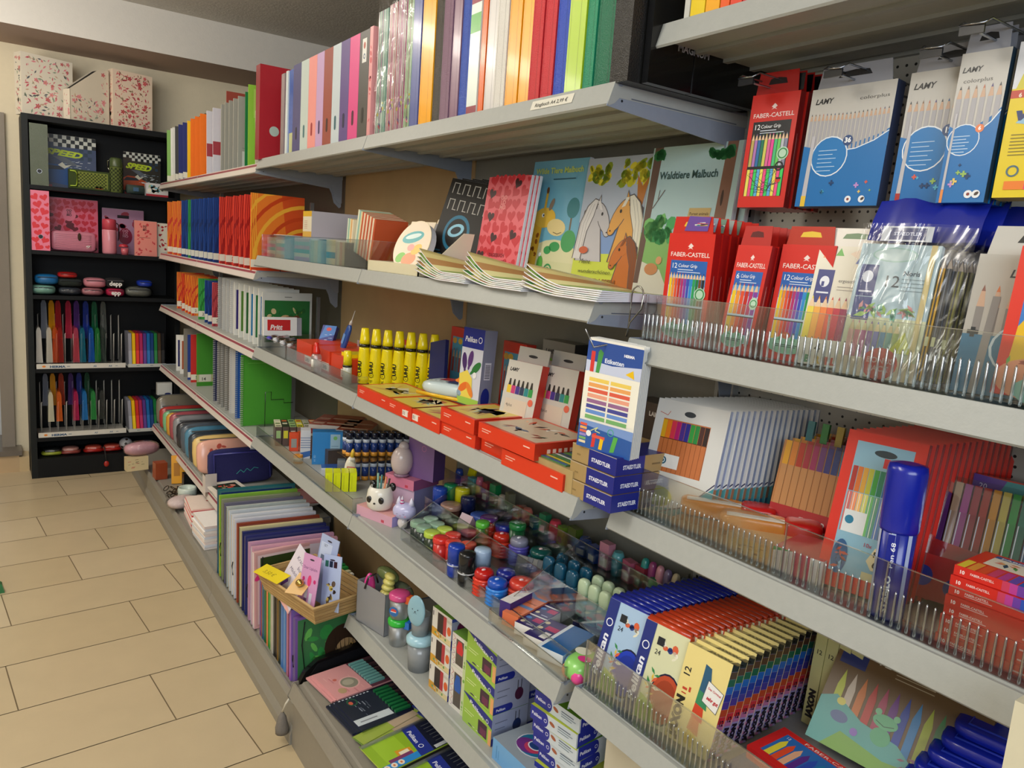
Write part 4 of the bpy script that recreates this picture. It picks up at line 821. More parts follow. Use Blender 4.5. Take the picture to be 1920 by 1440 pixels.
bin_(2.96, 1.985, .018, .20, .082, zt+.0005, 'long clear acrylic bin of card packs on the second shelf', div=(.33, .62, .78))
def pack(w, d, h, stripes, P, label, group, name='card_pack', horiz=False, top='#e8e2d0', cat='card pack'):
    b = MB('satin'); b.box(0, 0, 0, w, d, h, '#efe9da', m='paper', cols={'top': top})
    f = b.front(); n = len(stripes)
    for k, c in enumerate(stripes): f.rect(*((0, h*1000*k/n, w*1000, h*1000/n) if horiz else (w*1000*k/n, 0, w*1000/n, h*1000)), c); f.k -= 1
    f = b.left(0, d)
    for k, c in enumerate(stripes): f.rect(0, h*1000*k/n, d*1000, h*1000/n, c); f.k -= 1
    return one(b, name, label, cat, P, group)
PA = ['#e8b7a8', '#efe6c8', '#9fc9b8', '#e0a0a8', '#d8d8c0', '#e6c6a0']
pack(.10, .12, .072, PA, pose(.03, 2.93, zt+.003, -90), 'pastel paper pack lying at the far end of the long clear bin', 'paper packs in the long clear bin', horiz=True, top='#e2b93c')
pack(.095, .12, .078, PA[::-1], pose(.03, 2.82, zt+.003, -90), 'pastel paper pack under the white slip in the long clear bin', 'paper packs in the long clear bin', horiz=True, top='#e8e4e0')
pack(.15, .12, .076, ['#d9a0b0', '#e9d8b0', '#8fb8a0', '#d8a8a0', '#b8c8b0', '#e0c0b0'], pose(.03, 2.62, zt+.003, -90), 'long pastel paper pack in the middle of the long clear bin', 'paper packs in the long clear bin', horiz=True, top='#cda0b4')
pack(.10, .12, .07, ['#cfd3b0', '#e8dcae', '#c7d8c8'], pose(.03, 2.46, zt+.003, -90), 'pale card pack beside the long pastel pack', 'paper packs in the long clear bin', top='#e8c4b4')
pack(.075, .10, .076, ['#efe6bc', '#58a4b8', '#efe6bc', '#e2d8a8'], pose(.035, 2.33, zt+.003, -90), 'cream card pack with blue band in the long clear bin', 'card packs in the long clear bin', horiz=True)
pack(.06, .10, .07, ['#dfe0c4', '#e8b49c', '#e2dcb4'], pose(.035, 2.24, zt+.003, -90), 'cream and peach card pack in the long clear bin', 'card packs in the long clear bin')
ST = ['#e6e6c0', '#cf5c34', '#efdcc0', '#cf5c34', '#efdcc0', '#c9562f', '#efdcc0', '#cf5c34', '#efdcc0', '#c9562f', '#ecd8bc', '#cf5c34']
def slats(n, w, h, cols, P, label, group, lean=0):
    t = thing('card_block', label, 'card block', P, group)
    for k in range(n):
        b = MB('satin'); b.box(k*w/n, 0, 0, (k+1)*w/n-.0003, .10, h, cols[k % len(cols)]); b.build('card', t)
    return t
slats(5, .045, .09, ['#dfe8d0', '#8fc0b0', '#ece4b8', '#e9b06a', '#efe0c0'], pose(.06, 2.235, zt+.052, -90, 0, 6), 'small pale green and yellow card block in front of the red striped one', 'striped card blocks')
slats(12, .13, .125, ['#e8e8cc', '#9cc8bc', '#ece0b0']+ST[1:], pose(.06, 2.175, zt+.02, -90, 0, 13), 'big red and cream striped card block leaning at the end of the long clear bin', 'striped card blocks')
slats(8, .085, .075, ['#b8402c', '#e8c9a8'], pose(.22, 2.33, zt+.07, -90), 'small red striped card block standing behind, near the tan wall', 'striped card blocks')
b = MB('satin'); b.box(0, 0, 0, .13, .13, .068, '#9b4232'); f = b.front(); f.rects([(0, 8+k*15, 130, 6, '#d9c4a8') for k in range(4)]); one(b, 'dark_red_pack', 'dark red banded card pack under the small striped block', 'card pack', pose(.20, 2.35, zt+.0005, -90))
t = thing('memo_box', 'white memo box with yellow band standing on the card packs', 'box', pose(.06, 2.625, zt+.082, -90, 0, 0))
b = MB('satin'); b.box(0, 0, 0, .085, .22, .088, '#e6dfc4', cols={'right': '#b9b5bb'}); f = b.front(); f.rect(0, 70, 85, 18, '#e2b42c'); f.rect(0, 0, 85, 20, '#d9b04a'); f.rects([(14, 30+k*6, 30, 2, '#c9a08a') for k in range(5)]); b.build('carton', t)
b = MB('paper'); b.box(.0, -.001, -.003, .24, .10, -.001, '#cbb9c0'); b.build('base_sheet', t)
t = thing('white_slip', 'white paper slip lying on the far card packs in the long clear bin', 'paper', pose(.02, 2.82, zt+.084)); b = MB('paper'); b.box(0, -.14, 0, .09, 0, .0012, '#eeeae6'); b.build('sheet', t)
# ------------------------------------------------------------------ second shelf of the grey-backed unit (B3)
t = thing('card_tray', 'cream cardboard tray holding the round children\'s books', 'tray', pose(.02, 1.975, zt, -90))
b = MB('satin'); b.box(0, 0, 0, .30, .003, .03, '#e2d9b8'); b.box(0, 0, 0, .30, .16, .003, '#d8cfae'); b.box(0, 0, 0, .003, .16, .03, '#d8cfae'); b.box(.297, 0, 0, .30, .16, .03, '#c9c0a2'); b.build('tray_body', t)
b = MB('satin'); b.prism([(0, 0), (.13, 0), (.155, .115), (.125, .115)], .296, .299, 0, '#ddd4bc'); b.build('side_flap', t)
def babybook(label, P, w=.15, h=.165, round_=False):
    t = thing('childrens_book', label, 'book', P, 'pastel children\'s books')
    W, H = w*1000, h*1000
    if round_: pr = [(W/2+W/2*math.cos(a), H/2+H/2*math.sin(a)) for a in [6.283*k/32 for k in range(32)]]
    else: pr = [(0, 0), (W, 0), (W, H), (0, H)]
    b = MB('satin'); b.prism([(x/1000, z/1000) for x, z in pr], 0, .002, 1, '#eedcb6'); f = b.front(); f.poly([(W/2+(x-W/2)*.97, H/2+(y-H/2)*.97) for x, y in pr], '#f0dcc0')
    f.ell(W*.45, H*.66, W*.30, H*.12, '#58b0b4', 12); f.ell(W*.45, H*.68, W*.22, H*.05, '#dceee8', 12); f.ell(W*.3, H*.24, W*.14, H*.10, '#7cc24a', 20); f.ell(W*.55, H*.22, W*.20, H*.13, '#f09a6a', 10); f.ell(W*.68, H*.42, W*.15, H*.10, '#f5c65a', 30); f.ell(W*.5, H*.45, W*.10, H*.07, '#f3a8a0')
    b.build('cover', t)
    b = MB('paper'); b.prism([(W/2/1000+(x-W/2)*.00098, H/2/1000+(z-H/2)*.00098) for x, z in pr], .002, .022, 1, '#e6e4e4'); b.build('pages', t)
    return t
babybook('pastel children\'s book with squared cover at the back of the cream tray', pose(.130, 1.885, zt+.004, -76, 24), .125, .155)
babybook('narrow pastel children\'s book leaning left in the cream tray', pose(.092, 1.962, zt+.004, -76, 24), .10, .145)
babybook('round children\'s book with blue banner at the front of the cream tray', pose(.052, 1.925, zt+.004, -76, 24), .135, .145, True)
def malbuch(w, h, fn, label, P, t_=.012, base='#8ec0cc', spine='#8b93a6', mat='satin'):
    t = thing('colouring_book', label, 'book', P, 'colouring books on the second shelf')
    b = MB(mat); b.box(0, 0, 0, w, t_, h, '#e6e6ee', m='paper', cols={'front': base, 'left': spine}); fn(b.front(), w*1000, h*1000); b.build('cover', t)
    b = MB('paper'); b.box(.001, .002, .001, w+.0006, t_-.001, h+.0006, '#dfe0e8'); b.build('pages', t); return t
def blackmag(f, w, h):
    f.rect(0, 0, w, h, '#161413')
    for r, y in ((0, .84), (1, .66)):
        f.rects([(w*.08+k*w*.105, h*y, w*.015, h*.12, '#bdbab2') for k in range(8)]+[(w*.08+k*w*.21, h*(y+.11), w*.11, h*.008, '#bdbab2') for k in range(4)]+[(w*.18+k*w*.21, h*(y), w*.08, h*.008, '#bdbab2') for k in range(3)])
    f.ring(w*.42, h*.42, w*.26, w*.05, '#2a6f8c'); f.ell(w*.40, h*.45, w*.16, h*.07, '#8fc4d8', 20); f.ell(w*.40, h*.45, w*.10, h*.04, '#14202a', 20); f.scatter(w*.9, h*.35, 10, ['#1f5468', '#2c7f9c'], 6, 16, 'bar', 4)
for i in range(5):
    malbuch(.19, .245, blackmag, ['black comic with blue drawing, front of the leaning row', 'second black comic of the leaning row', 'middle black comic of the leaning row', 'fourth black comic of the leaning row', 'rearmost black comic, beside the heart book'][i], pose(.140+.0165*i, 1.870-.024*i, zt, -76, 13, 8), .010, '#161413', '#b9a4aa', 'card')
def heartbook(f, w, h):
    f.rect(0, 0, w, h, '#e05a66'); g = random.Random(4)
    hearts(f, w, h, 0, '#e2626c', ('#c82c38', '#b52430'), 17, False, 3)
    for x, y in ((.15, .84), (.72, .93), (.2, .62), (.35, .42), (.8, .45), (.1, .25), (.75, .1), (.5, .08)): f.heart(w*x, h*y, 14, '#3a0d16', g.uniform(-30, 30)); f.k -= 1
    f.k += 1; olm(f, w*.45, h*.72, 24, '#e88a86')
    f.text('TAGEBUCH', w*.5, h*.24, 12, '#8f1c2c', bold=.05, al='c'); f.text('ERINNERUNGEN', w*.5, h*.18, 11, '#8f1c2c', bold=.05, al='c'); f.text('UND TRÄUME', w*.5, h*.12, 11, '#8f1c2c', bold=.05, al='c')
for i in range(3):
    malbuch(.165, .262, heartbook, ['pink book with red and dark hearts, front of its row', 'second pink heart book behind the front one', 'third pink heart book, beside the giraffe book'][i], pose(.180+.0098*i, 1.685-.003*i, zt, -85, 8), .009, '#c83c48', '#6a4060')
def giraffe(f, w, h):
    f.rect(0, 0, w, h, '#74b2cc'); f.ell(w*.6, h*.14, w*.5, h*.2, '#e2dcae'); f.poly([(0, 0), (w, 0), (w, h*.15), (0, h*.17)], '#dcd8a6')
    for x, y, rx, ry in ((.12, .34, 16, 20), (.62, .28, 20, 12), (.85, .33, 26, 26), (.5, .25, 14, 10)): f.ell(w*x, h*y, rx, ry, '#4aa05c'); f.k -= 1
    f.k += 1; f.rect(w*.83, h*.42, 6, h*.16, '#7a6a52'); f.ell(w*.85, h*.60, 22, 24, '#2f7f86'); f.ell(w*.08, h*.44, 11, 22, '#2f7f86'); f.rect(w*.04, h*.22, 4, h*.2, '#6a6a52')
    f.poly([(w*.13, 8), (w*.30, 8), (w*.34, h*.50), (w*.15, h*.50)], '#eeb83c'); f.ell(w*.36, h*.52, w*.20, h*.085, '#f0c14a'); f.ell(w*.60, h*.44, w*.17, h*.07, '#f0d898', -8); f.poly([(w*.16, h*.56), (w*.2, h*.56), (w*.18, h*.70), (w*.14, h*.70)], '#eeb83c'); f.poly([(w*.32, h*.58), (w*.36, h*.58), (w*.37, h*.74), (w*.33, h*.74)], '#eeb83c')
    f.ell(w*.15, h*.71, 5, 8, '#7a4a22'); f.ell(w*.35, h*.75, 5, 8, '#7a4a22'); f.ell(w*.08, h*.53, 7, 15, '#b08a5a', 20); f.ell(w*.46, h*.63, 7, 16, '#8f7a68', -25)
    f.scatter(w*.2, h*.42, 16, ['#9c5a1e'], 4, 7, 'ell', 3, w*.12, 8); f.ell(w*.33, h*.54, 5, 5, '#ffffff'); f.ell(w*.34, h*.54, 2.6, 2.6, '#1b1b1b'); f.line([(w*.56, h*.40), (w*.64, h*.385), (w*.71, h*.40)], 1.4, '#6a5030')
    f.ring(w*.56, h*.085, 15, 4, '#3f9a5a'); f.ring(w*.56, h*.085, 7, 3, '#3f9a5a'); f.ell(w*.40, h*.13, 11, 20, '#62b04a'); f.ell(w*.38, h*.21, 5, 5, '#ffffff')
    f.text('Wilde Tiere Malbuch', w*.5, h*.89, 19, '#c6d873', bold=.03, al='c', w=w*.86); f.rect(w*.42, h*.835, w*.4, 2.5, '#33586a')
malbuch(.205, .287, giraffe, 'colouring book with smiling giraffe on light blue', pose(.262, 1.60, zt, -88, 6), .012, '#74b2cc')
def horses(f, w, h):
    f.rect(0, 0, w, h, '#b3bccb'); f.rect(0, 0, w, h*.30, '#cfd84c'); f.poly([(0, h*.28), (w, h*.3), (w, h*.5), (0, h*.52)], '#7f9ccc')
    f.scatter(w*.42, h*.22, 26, ['#c9c42c', '#8fa028', '#e0d23c', '#6f8a28'], 7, 13, 'ell', 3, 0, h*.77); f.scatter(w*.55, h*.24, 40, ['#c9c42c', '#8fa028', '#e0d23c', '#7a9a30'], 7, 13, 'ell', 5, w*.45, h*.76)
    f.poly([(w*.80, h*.3), (w*.92, h*.3), (w*.90, h*.62), (w*.95, h*.85), (w*.87, h*.78), (w*.78, h*.86), (w*.84, h*.62)], '#c07838')
    K = '#59504e'
    def head(cx, cy, s, c, mane, fl=1):
        def Q(L): 
            P_ = [(cx+a*s*fl, cy+b_*s) for a, b_ in L]
            return P_ if fl > 0 else P_[::-1]
        def E(a, b_, rx, ry, c_, rot=0): f.ell(cx+a*s*fl, cy+b_*s, rx*s, ry*s, c_, rot*fl, 18)
        f.poly(Q([(-.60, -1.25), (.42, -1.25), (.20, -.34), (.14, .10), (-.12, .28), (-.50, .02)]), K); f.poly(Q([(-.56, -1.25), (.38, -1.25), (.17, -.34), (.11, .08), (-.12, .24), (-.46, .0)]), c)
        E(.24, -.16, .46, .20, K, -58); E(.43, -.50, .15, .12, K, -50); E(.24, -.16, .435, .178, c, -58); E(.43, -.50, .13, .10, c, -50); E(.10, -.06, .20, .18, c)
        f.poly(Q([(-.06, .20), (.10, .16), (.06, .44)]), K); f.poly(Q([(-.03, .20), (.08, .18), (.055, .38)]), c)
        f.poly(Q([(-.70, -1.2), (-.36, -1.2), (-.28, -.5), (-.10, -.1), (.0, .30), (-.14, .34), (-.40, .14), (-.60, -.30)]), K); f.poly(Q([(-.67, -1.2), (-.39, -1.2), (-.30, -.5), (-.12, -.1), (-.02, .28), (-.14, .31), (-.38, .12), (-.57, -.30)]), mane)
        for d_ in (0, .1, .2): f.line([(cx+(-.14-d_)*s*fl, cy+.2*s), (cx+(-.34-d_)*s*fl, cy-.3*s), (cx+(-.40-d_)*s*fl, cy-1.0*s)], .6, K)
        f.poly(Q([(-.02, .26), (.08, .26), (.20, .02), (.08, .06)]), mane); E(.20, -.06, .035, .045, '#1c1512'); E(.46, -.52, .025, .02, '#3a2a26')
    head(w*.27, h*.60, w*.42, '#c4bfc0', '#dcd6d2', 1); head(w*.72, h*.62, w*.44, '#e0a048', '#e6dfcc', -1); head(w*.78, h*.34, w*.36, '#c8702c', '#8a4a22', -1)
    f.ell(w*.16, h*.31, 15, 8, '#c8603c'); f.text('Meine', w*.12, h*.21, 15, '#3a3a2a', shear=.3); f.text('wunderschönen', w*.12, h*.14, 12, '#3a3a2a', shear=.3, w=w*.5); f.text('PFERDERASSEN', w*.10, h*.065, 15, '#8f5a2c', bold=.05, w=w*.62)
malbuch(.21, .297, horses, 'colouring book with three horse heads under trees', pose(.262, 1.39, zt, -88, 6), .014, '#b3bccb', '#5c5f7c')
def wald(f, w, h):
    f.rect(0, 0, w, h, '#b5d0d0'); f.poly([(0, 0), (w, 0), (w, h*.42), (w*.5, h*.38), (0, h*.44)], '#86b86a'); f.poly([(0, 0), (w*.5, 0), (w*.3, h*.2), (0, h*.26)], '#d9d6c4')
    f.poly([(-0, h*.1), (w*.06, h*.1), (w*.12, h), (w*.02, h)], '#6a5248'); f.poly([(w*.80, h*.1), (w*.93, h*.1), (w*.95, h), (w*.84, h)], '#86604e'); f.ell(w*.87, h*.66, 3, 15, '#3a241c')
    f.scatter(w*.34, h*.12, 14, ['#2f7a44', '#256a3a'], 8, 14, 'ell', 3, w*.62, h*.87); f.scatter(w*.2, h*.1, 8, ['#2f7a44'], 8, 14, 'ell', 5, 0, h*.9)
    f.scatter(w*.45, h*.25, 18, ['#2f8a4a', '#4aa45c', '#7ac06a'], 12, 20, 'ell', 7, 0, h*.34); f.line([(w*.1, h*.60), (w*.22, h*.72)], 2, '#6a5248'); f.line([(w*.15, h*.66), (w*.16, h*.72)], 1.5, '#6a5248')
    f.poly([(w*.52, h*.48), (w*.76, h*.46), (w*.78, h*.60), (w*.54, h*.60)], '#c9ac70'); f.text('Forest animals', w*.55, h*.555, 8, '#5a4420', bold=.02); f.text('colouring book', w*.55, h*.51, 8, '#5a4420', bold=.02)
    f.text('Waldtiere Malbuch', w*.13, h*.79, 21, '#33504c', bold=.02, w=w*.66); f.ell(w*.2, h*.2, 18, 12, '#c98a5a'); f.ell(w*.28, h*.26, 8, 8, '#d9a070')
for i in range(2):
    malbuch(.222, .305, wald, ['colouring book with forest trees and wooden sign, right end of the row', 'spare forest colouring book behind, its pale edge showing at the right'][i], pose(.262+.02*i, 1.18-.012*i, zt, -88, 5), .012, '#b5d0d0', '#c8c9dc')
# flat bent booklets at the shelf edge
def bent(n, y1, L, x0, label, grp, k0=0, bend=.035):
    for i in range(n):
        b = MB('satin'); m = 14; P = []
        for j in range(m+1):
            s_ = j/m; z = i*.0034+.0015+(bend*(.35+.13*i))*(max(0, 1-s_*1.9))**1.6
            P.append((x0+.002*i, -L*s_, z))
        W = .20
        b.add([(x, y, z) for x, y, z in P]+[(x+W, y-.004, z*(.4)+.006) for x, y, z in P]+[(x, y, z+.0026) for x, y, z in P]+[(x+W, y-.004, z*.4+.0086) for x, y, z in P],
              [(j, j+1, m+1+j+1, m+1+j) for j in range(m)], '#dcdce6', 'paper')
        o = 2*(m+1)
        base = len(b.v)-4*(m+1)
        for j in range(m):
            b.f += [(base+o+j, base+o+m+1+j, base+o+m+2+j, base+o+j+1), (base+j, base+o+j, base+o+j+1, base+j+1)]; b.c += [hexc(['#c9c08c', '#7f9a4c', '#3f7a38', '#c4b478', '#a87c4c', '#d0c890', '#8c9c5c'][(j//2+i*2) % 7]), hexc('#eceaf0')]; b.m += ['gloss', 'paper']; b.s += [True, True]
        b.f += [(base, base+m+1, base+o+m+1, base+o), (base+m, base+o+m, base+o+2*m+1, base+2*m+1)]; b.c += [hexc('#e8e8f0')]*2; b.m += ['paper']*2; b.s += [False]*2
        if i == n-1:
            f = b.face((x0+.03, -L*.95, n*.0034+.006), (0, 1, 0), (-1, 0, 0)) if 0 else None
        one(b, 'colouring_booklet', label % ORD[i], 'booklet', pose(0, y1, zt, 0), grp)
bent(6, 1.655, .235, .0, 'curled booklet in the left pile at the shelf edge, %s from the bottom', 'curled booklets, left pile', bend=.05)
bent(6, 1.425, .225, -.004, 'curled booklet in the middle pile at the shelf edge, %s from the bottom', 'curled booklets, middle pile', bend=.05)
bent(6, 1.20, .225, -.006, 'curled booklet in the right pile below the horse book, %s from the bottom', 'curled booklets, right pile', bend=.035)
# ------------------------------------------------------------------ third shelf of the tan-backed unit (C2)
zt = ZC-.0025
bin_(2.985, 2.66, .02, .24, .05, zt+.0005, 'low clear acrylic bin of small tubes on the third shelf')
bin_(2.645, 2.01, .02, .05, .048, zt+.0005, 'low clear acrylic front strip before the glue boxes', name='acrylic_strip')
g = random.Random(11)
for i in range(6):
    t = thing('silver_tube', 'small silvery tube lying in the low clear bin, %s from the far end' % ORD[i], 'tube', pose(.05+.012*(i % 2), 2.93-.042*i, zt+.045, 40, 0), 'silvery tubes in the low clear bin')
    b = MB('chrome'); b.lathe([(.004, 0), (.011, .012), (.012, .07), (.004, .075)], '#c9cace', seg=12, axis=0); b.build('body', t); b = MB('gloss'); b.lathe([(.007, -.018), (.008, -.001), (.005, 0)], '#5a50c8' if i == 0 else '#d8dade', seg=12, axis=0); b.build('cap', t)
b = MB('satin'); b.box(0, 0, 0, .13, .016, .072, '#eceae8'); f = b.front(); f.rect(14, 20, 90, 42, '#c82a2c'); f.text('Pritt', 24, 24, 26, '#f2e4e0', bold=.04, shear=.2); b2 = b; b.box(.13, .003, 0, .15, .016, .07, '#9a98a2'); one(b, 'glue_card', 'white card with red label standing behind the silvery tubes', 'card', pose(.03, 2.95, zt+.05, 0, 4))
t = thing('glue_blister', 'dark blue glue blister leaning behind the silvery tubes', 'glue pack', pose(.12, 2.62, zt+.045, -50, 30)); b = MB('gloss'); b.box(0, 0, 0, .055, .02, .085, '#1c2c88'); f = b.front(); f.poly([(0, 30), (55, 50), (55, 85), (10, 85)], '#3a7ac8'); f.ell(28, 70, 10, 7, '#d03a3a'); f.scatter(50, 60, 8, ['#dfe6f2', '#8fb4e0'], 4, 8, 'bar', 2); b.build('carton', t)
t = thing('glue_tube', 'blue glue tube with long thin nozzle sticking up before the tan wall', 'glue tube', pose(.14, 2.43, zt+.06, -90, 12, 12)); b = MB('gloss'); b.blob((0, 0, .04), (.016, .008, .05), '#24509c', p=3); b.front(-.009, -.01, .01).rect(0, 10, 18, 34, '#6f9ad8'); b.build('body', t); b = MB('gloss'); b.lathe([(.006, .088), (.005, .10), (.0018, .105), (.0012, .14)], '#c9c4bc', seg=10); b.build('nozzle', t)
b = MB('satin'); b.box(0, 0, 0, .12, .10, .052, '#b5b2b8'); b.front().text('ONO', 80, 14, 26, '#3a383c', bold=.04, al='c'); one(b, 'grey_carton', 'grey carton with black letters in front of the tan wall', 'carton', pose(.21, 2.47, zt+.045, -90))
b = MB('satin'); b.box(0, 0, 0, .14, .12, .045, '#6a4a3c'); one(b, 'brown_display_base', 'brown carton under the grey lettered one', 'carton', pose(.20, 2.48, zt+.0005-.001, -90))
for i in range(3):
    t = thing('glue_stick_box', 'orange-red glue box with white lettering behind the clear strip, %s from the far end' % ORD[i], 'glue box', pose(.055+.004*i, 2.64-.155*i, zt, -90), 'orange-red glue boxes')
    b = MB('satin'); b.box(0, 0, 0, .15, .17, .078-.002*i, '#d8401f', cols={'top': '#e8502a'}); f = b.front(); f.rect(84, 10, 62, 26, '#efe6dc'); f.text('UHU', 90, 14, 18, '#3a2c28', bold=.05); f.rect(0, 0, 150, 8, '#b8301a'); b.build('carton', t)
t = thing('clear_glue_bottle', 'small clear glue bottle with red cap before the orange-red boxes', 'glue bottle', pose(.034, 2.385, zt+.0)); b = MB('frosted'); b.lathe([(.015, 0), (.0165, .004), (.0165, .055), (.012, .062)], '#ffffff'); b.build('body', t); b = MB('gloss'); b.lathe([(.0168, .02), (.0168, .045)], '#e6e2dc'); b.build('label_band', t); b = MB('gloss'); b.lathe([(.012, .062), (.012, .070), (.008, .085), (.007, .098), (.003, .10)], '#d8281e'); b.build('cap', t)
YEL = '#ecd60c'
for i in range(3):
    b = MB('satin'); b.box(0, 0, 0, .034 if i < 2 else .10, .16, .085, YEL, cols={'top': '#d8c41a'}); f = b.front()
    if i < 2: f.text('UHU', 10, 26, 26, '#161410', rot=0, bold=.06, w=16); f.text('UHU', 27, 8, 21, '#161410', rot=90, bold=.06, w=60); 
    else: f.ell(50, 45, 12, 12, '#e8d880')
    one(b, 'yellow_glue_box', ['narrow yellow glue carton with black letters, left one', 'narrow yellow glue carton with black letters, right one', 'wide yellow glue carton behind the row of yellow bottles'][i], 'glue carton', pose(.075+(0 if i < 2 else .07), (2.275, 2.238, 2.195)[i], zt, -90), 'yellow glue cartons')
t = thing('orange_tab_card', 'orange-red card tab sticking up behind the yellow bottles', 'card', pose(.20, 2.15, zt, -90, 8)); b = MB('satin'); b.box(0, 0, 0, .07, .02, .14, '#e2452c'); b.front().ell(30, 118, 12, 6, '#f0dcd4', 20); b.build('card', t)
t = thing('navy_card', 'navy blue card sticking up behind the yellow bottles', 'card', pose(.22, 1.96, zt, -84, 10, -14)); b = MB('satin'); b.box(0, 0, 0, .075, .012, .155, '#15205e'); b.build('card', t)
def glue_bottle(label, P, first=[None]):
    if first[0]: return dup(first[0], P, label)
    t = thing('yellow_glue_bottle', label, 'glue bottle', P, 'tall yellow glue bottles'); 
    b = MB('gloss'); b.lathe([(.0175, 0), (.0185, .003), (.0185, .075), (.0165, .105), (.0165, .112)], YEL, seg=22); b.build('body', t)
    b = MB('gloss'); b.lathe([(.0170, .112), (.0170, .122)], '#1d1a0c', seg=22); b.build('neck_band', t)
    b = MB('gloss'); b.lathe([(.0165, .122), (.0150, .135), (.0115, .168), (.009, .170)], YEL, seg=22); b.build('cap', t)
    b = MB('satin'); f = b.front(-.0195, -.0, 0); f.text('UHU', 5, 52, 17, '#1b1808', rot=90, bold=.05, al='c'); f.ring(0, 30, 8.5, 1.6, '#1b1808'); f.text('e', 0, 27, 9, '#1b1808', al='c'); f.rects([(-5, 12, 10, 1.5, '#3a350c'), (-5, 8, 8, 1.5, '#3a350c')]); b.build('print', t)
    first[0] = t; return t
for i in range(7):
    glue_bottle('tall yellow glue bottle with black neck ring, %s from the left in its row' % ORD[i], pose(.100+.026*i, 2.155-.026*i, zt+.004, -62))
b = MB('gloss'); b.lathe([(.014, 0), (.014, .05), (.013, .052)], '#d8d8c8', seg=18); b.lathe([(.0145, .052), (.0145, .058)], '#1d1a0c', seg=18); b.lathe([(.0135, .058), (.012, .10), (.009, .102)], YEL, seg=18); one(b, 'small_glue_bottle', 'short yellow-capped glue bottle left of the tall yellow row', 'glue bottle', pose(.055, 2.175, zt))
for i in range(3):
    b = MB('gloss'); b.lathe([(.012, 0), (.012, .09), (.008, .12)], '#c8b210', seg=14); one(b, 'back_glue_bottle', 'darker yellow glue bottle in the second row behind the tall ones, %s from the left' % ORD[i], 'glue bottle', pose(.175+.035*i, 2.13-.03*i, zt), 'second row of glue bottles')
# ------------------------------------------------------------------ third shelf of the grey-backed unit (C3)
def crayon_top(f, w, h, seed=0):
    f.rect(2, 2, w-4, h-4, '#d9c25a'); g = random.Random(seed)
    for k in range(10): f.poly([(g.uniform(4, w-30), g.uniform(4, h-8)), (g.uniform(20, w-4), g.uniform(4, h-8)), (g.uniform(20, w-4), g.uniform(h*.4, h-4))], g.choice(['#8fb4a8', '#e0c23a', '#c9a25a', '#6f94b8', '#d8d2b8', '#b8644a'])); f.k -= 1
    f.k += 1; f.poly([(w*.4, h*.5), (w*.62, h*.62), (w*.66, h*.4), (w*.48, h*.34)], '#2a1f1c')
RB = [  # x, y1, z level, label
    (.008, 1.982, 0, 'leftmost flat orange-red crayon box, beside the yellow bottles'), (.008, 1.785, 0, 'second flat orange-red crayon box from the left'), (.010, 1.655, 0, 'third flat orange-red crayon box, lower left of the raised one'),
    (.015, 1.510, 0, 'orange-red crayon box at the bottom under the raised picture box'), (.010, 1.505, 1, 'raised orange-red crayon box with beach picture'), (.028, 1.352, 0, 'narrow orange-red box between the raised boxes'), (.004, 1.330, 1.1, 'raised crayon box with drawn animals, right one'), (.010, 1.245, 0, 'orange-red crayon box under the animal picture box')]
for i, (x, y1, lv, lb) in enumerate(RB):
    w = [.20, .14, .15, .155, .15, .13, .205, .205][i]; d = .15; h = .033
    t = thing('crayon_box', lb, 'crayon box', pose(x, y1, zt+.034*lv, -90), 'flat orange-red crayon boxes')
    b = MB('satin'); b.box(0, 0, 0, w-.002, d, h, '#dc3a1c', cols={'right': '#b92c18', 'top': '#d8401f'})
    f = b.top(h-.0, .008, .008); 
    if i == 6 or i == 7:
        f.rect(0, 0, w*1000-18, 134, '#c9b49a'); f.scatter(w*1000-20, 60, 12, ['#ece6dc', '#33507a', '#8a3a2c', '#f0d8b8', '#2c7a50'], 8, 20, 'leaf', 2); f.scatter(w*1000-20, 60, 12, ['#ece6dc', '#1c1a18', '#c9502c', '#f0b88a'], 8, 20, 'leaf', 6, 0, 66)
    else: crayon_top(f, w*1000-18, 134, i)
    f = b.front(); f.rects([(14, 20, 34, 2.2, '#efb09c'), (14, 15, 26, 2.2, '#efb09c'), (w*1000-40, 20, 22, 2.5, '#f2c8b8')]); 
    if i in (1, 2): f.rect(w*1000-52 if i == 1 else 10, 6, 30, 15, '#ece2d6'); f.rects([(w*1000-48 if i == 1 else 14, 9, 3, 9, '#3a3030'), (w*1000-40 if i == 1 else 22, 9, 2, 9, '#3a3030')])
    f = b.right(w-.002); f.rects([(30+k*14, 12, 8, 8, '#f0c4b4') for k in range(5)]); f.rect(108, 8, 24, 16, '#e8dccc')
    b.build('carton', t)
t = thing('brush_holder', 'white and navy wavy cutter case with clear round end, on the orange-red boxes', 'sharpener case', pose(.10, 1.80, zt+.036, -62)); b = MB('gloss')
b.blob((.09, .05, .022), (.095, .05, .022), '#c9d8d8', p=3); f = b.top(.0445, .01, .01); f.poly([(70, 0), (150, 0), (165, 80), (95, 80)], '#1d2a72'); f.poly([(40, 20), (80, 22), (86, 60), (46, 60)], '#c23a3c'); f.rects([(10+k*14, -2, 6, 8, '#8ea0a0') for k in range(4)]); b.build('body', t)
b = MB('gloss'); b.blob((.15, .01, .024), (.028, .024, .02), '#8fa8bc', p=2.2); b.build('clear_end', t); b = MB('gloss'); b.tube([(.0, -.0, .008), (.08, -.004, .006), (.17, -.008, .006), (.19, .03, .006)], .005, '#e8b81c'); b.build('yellow_rim', t)
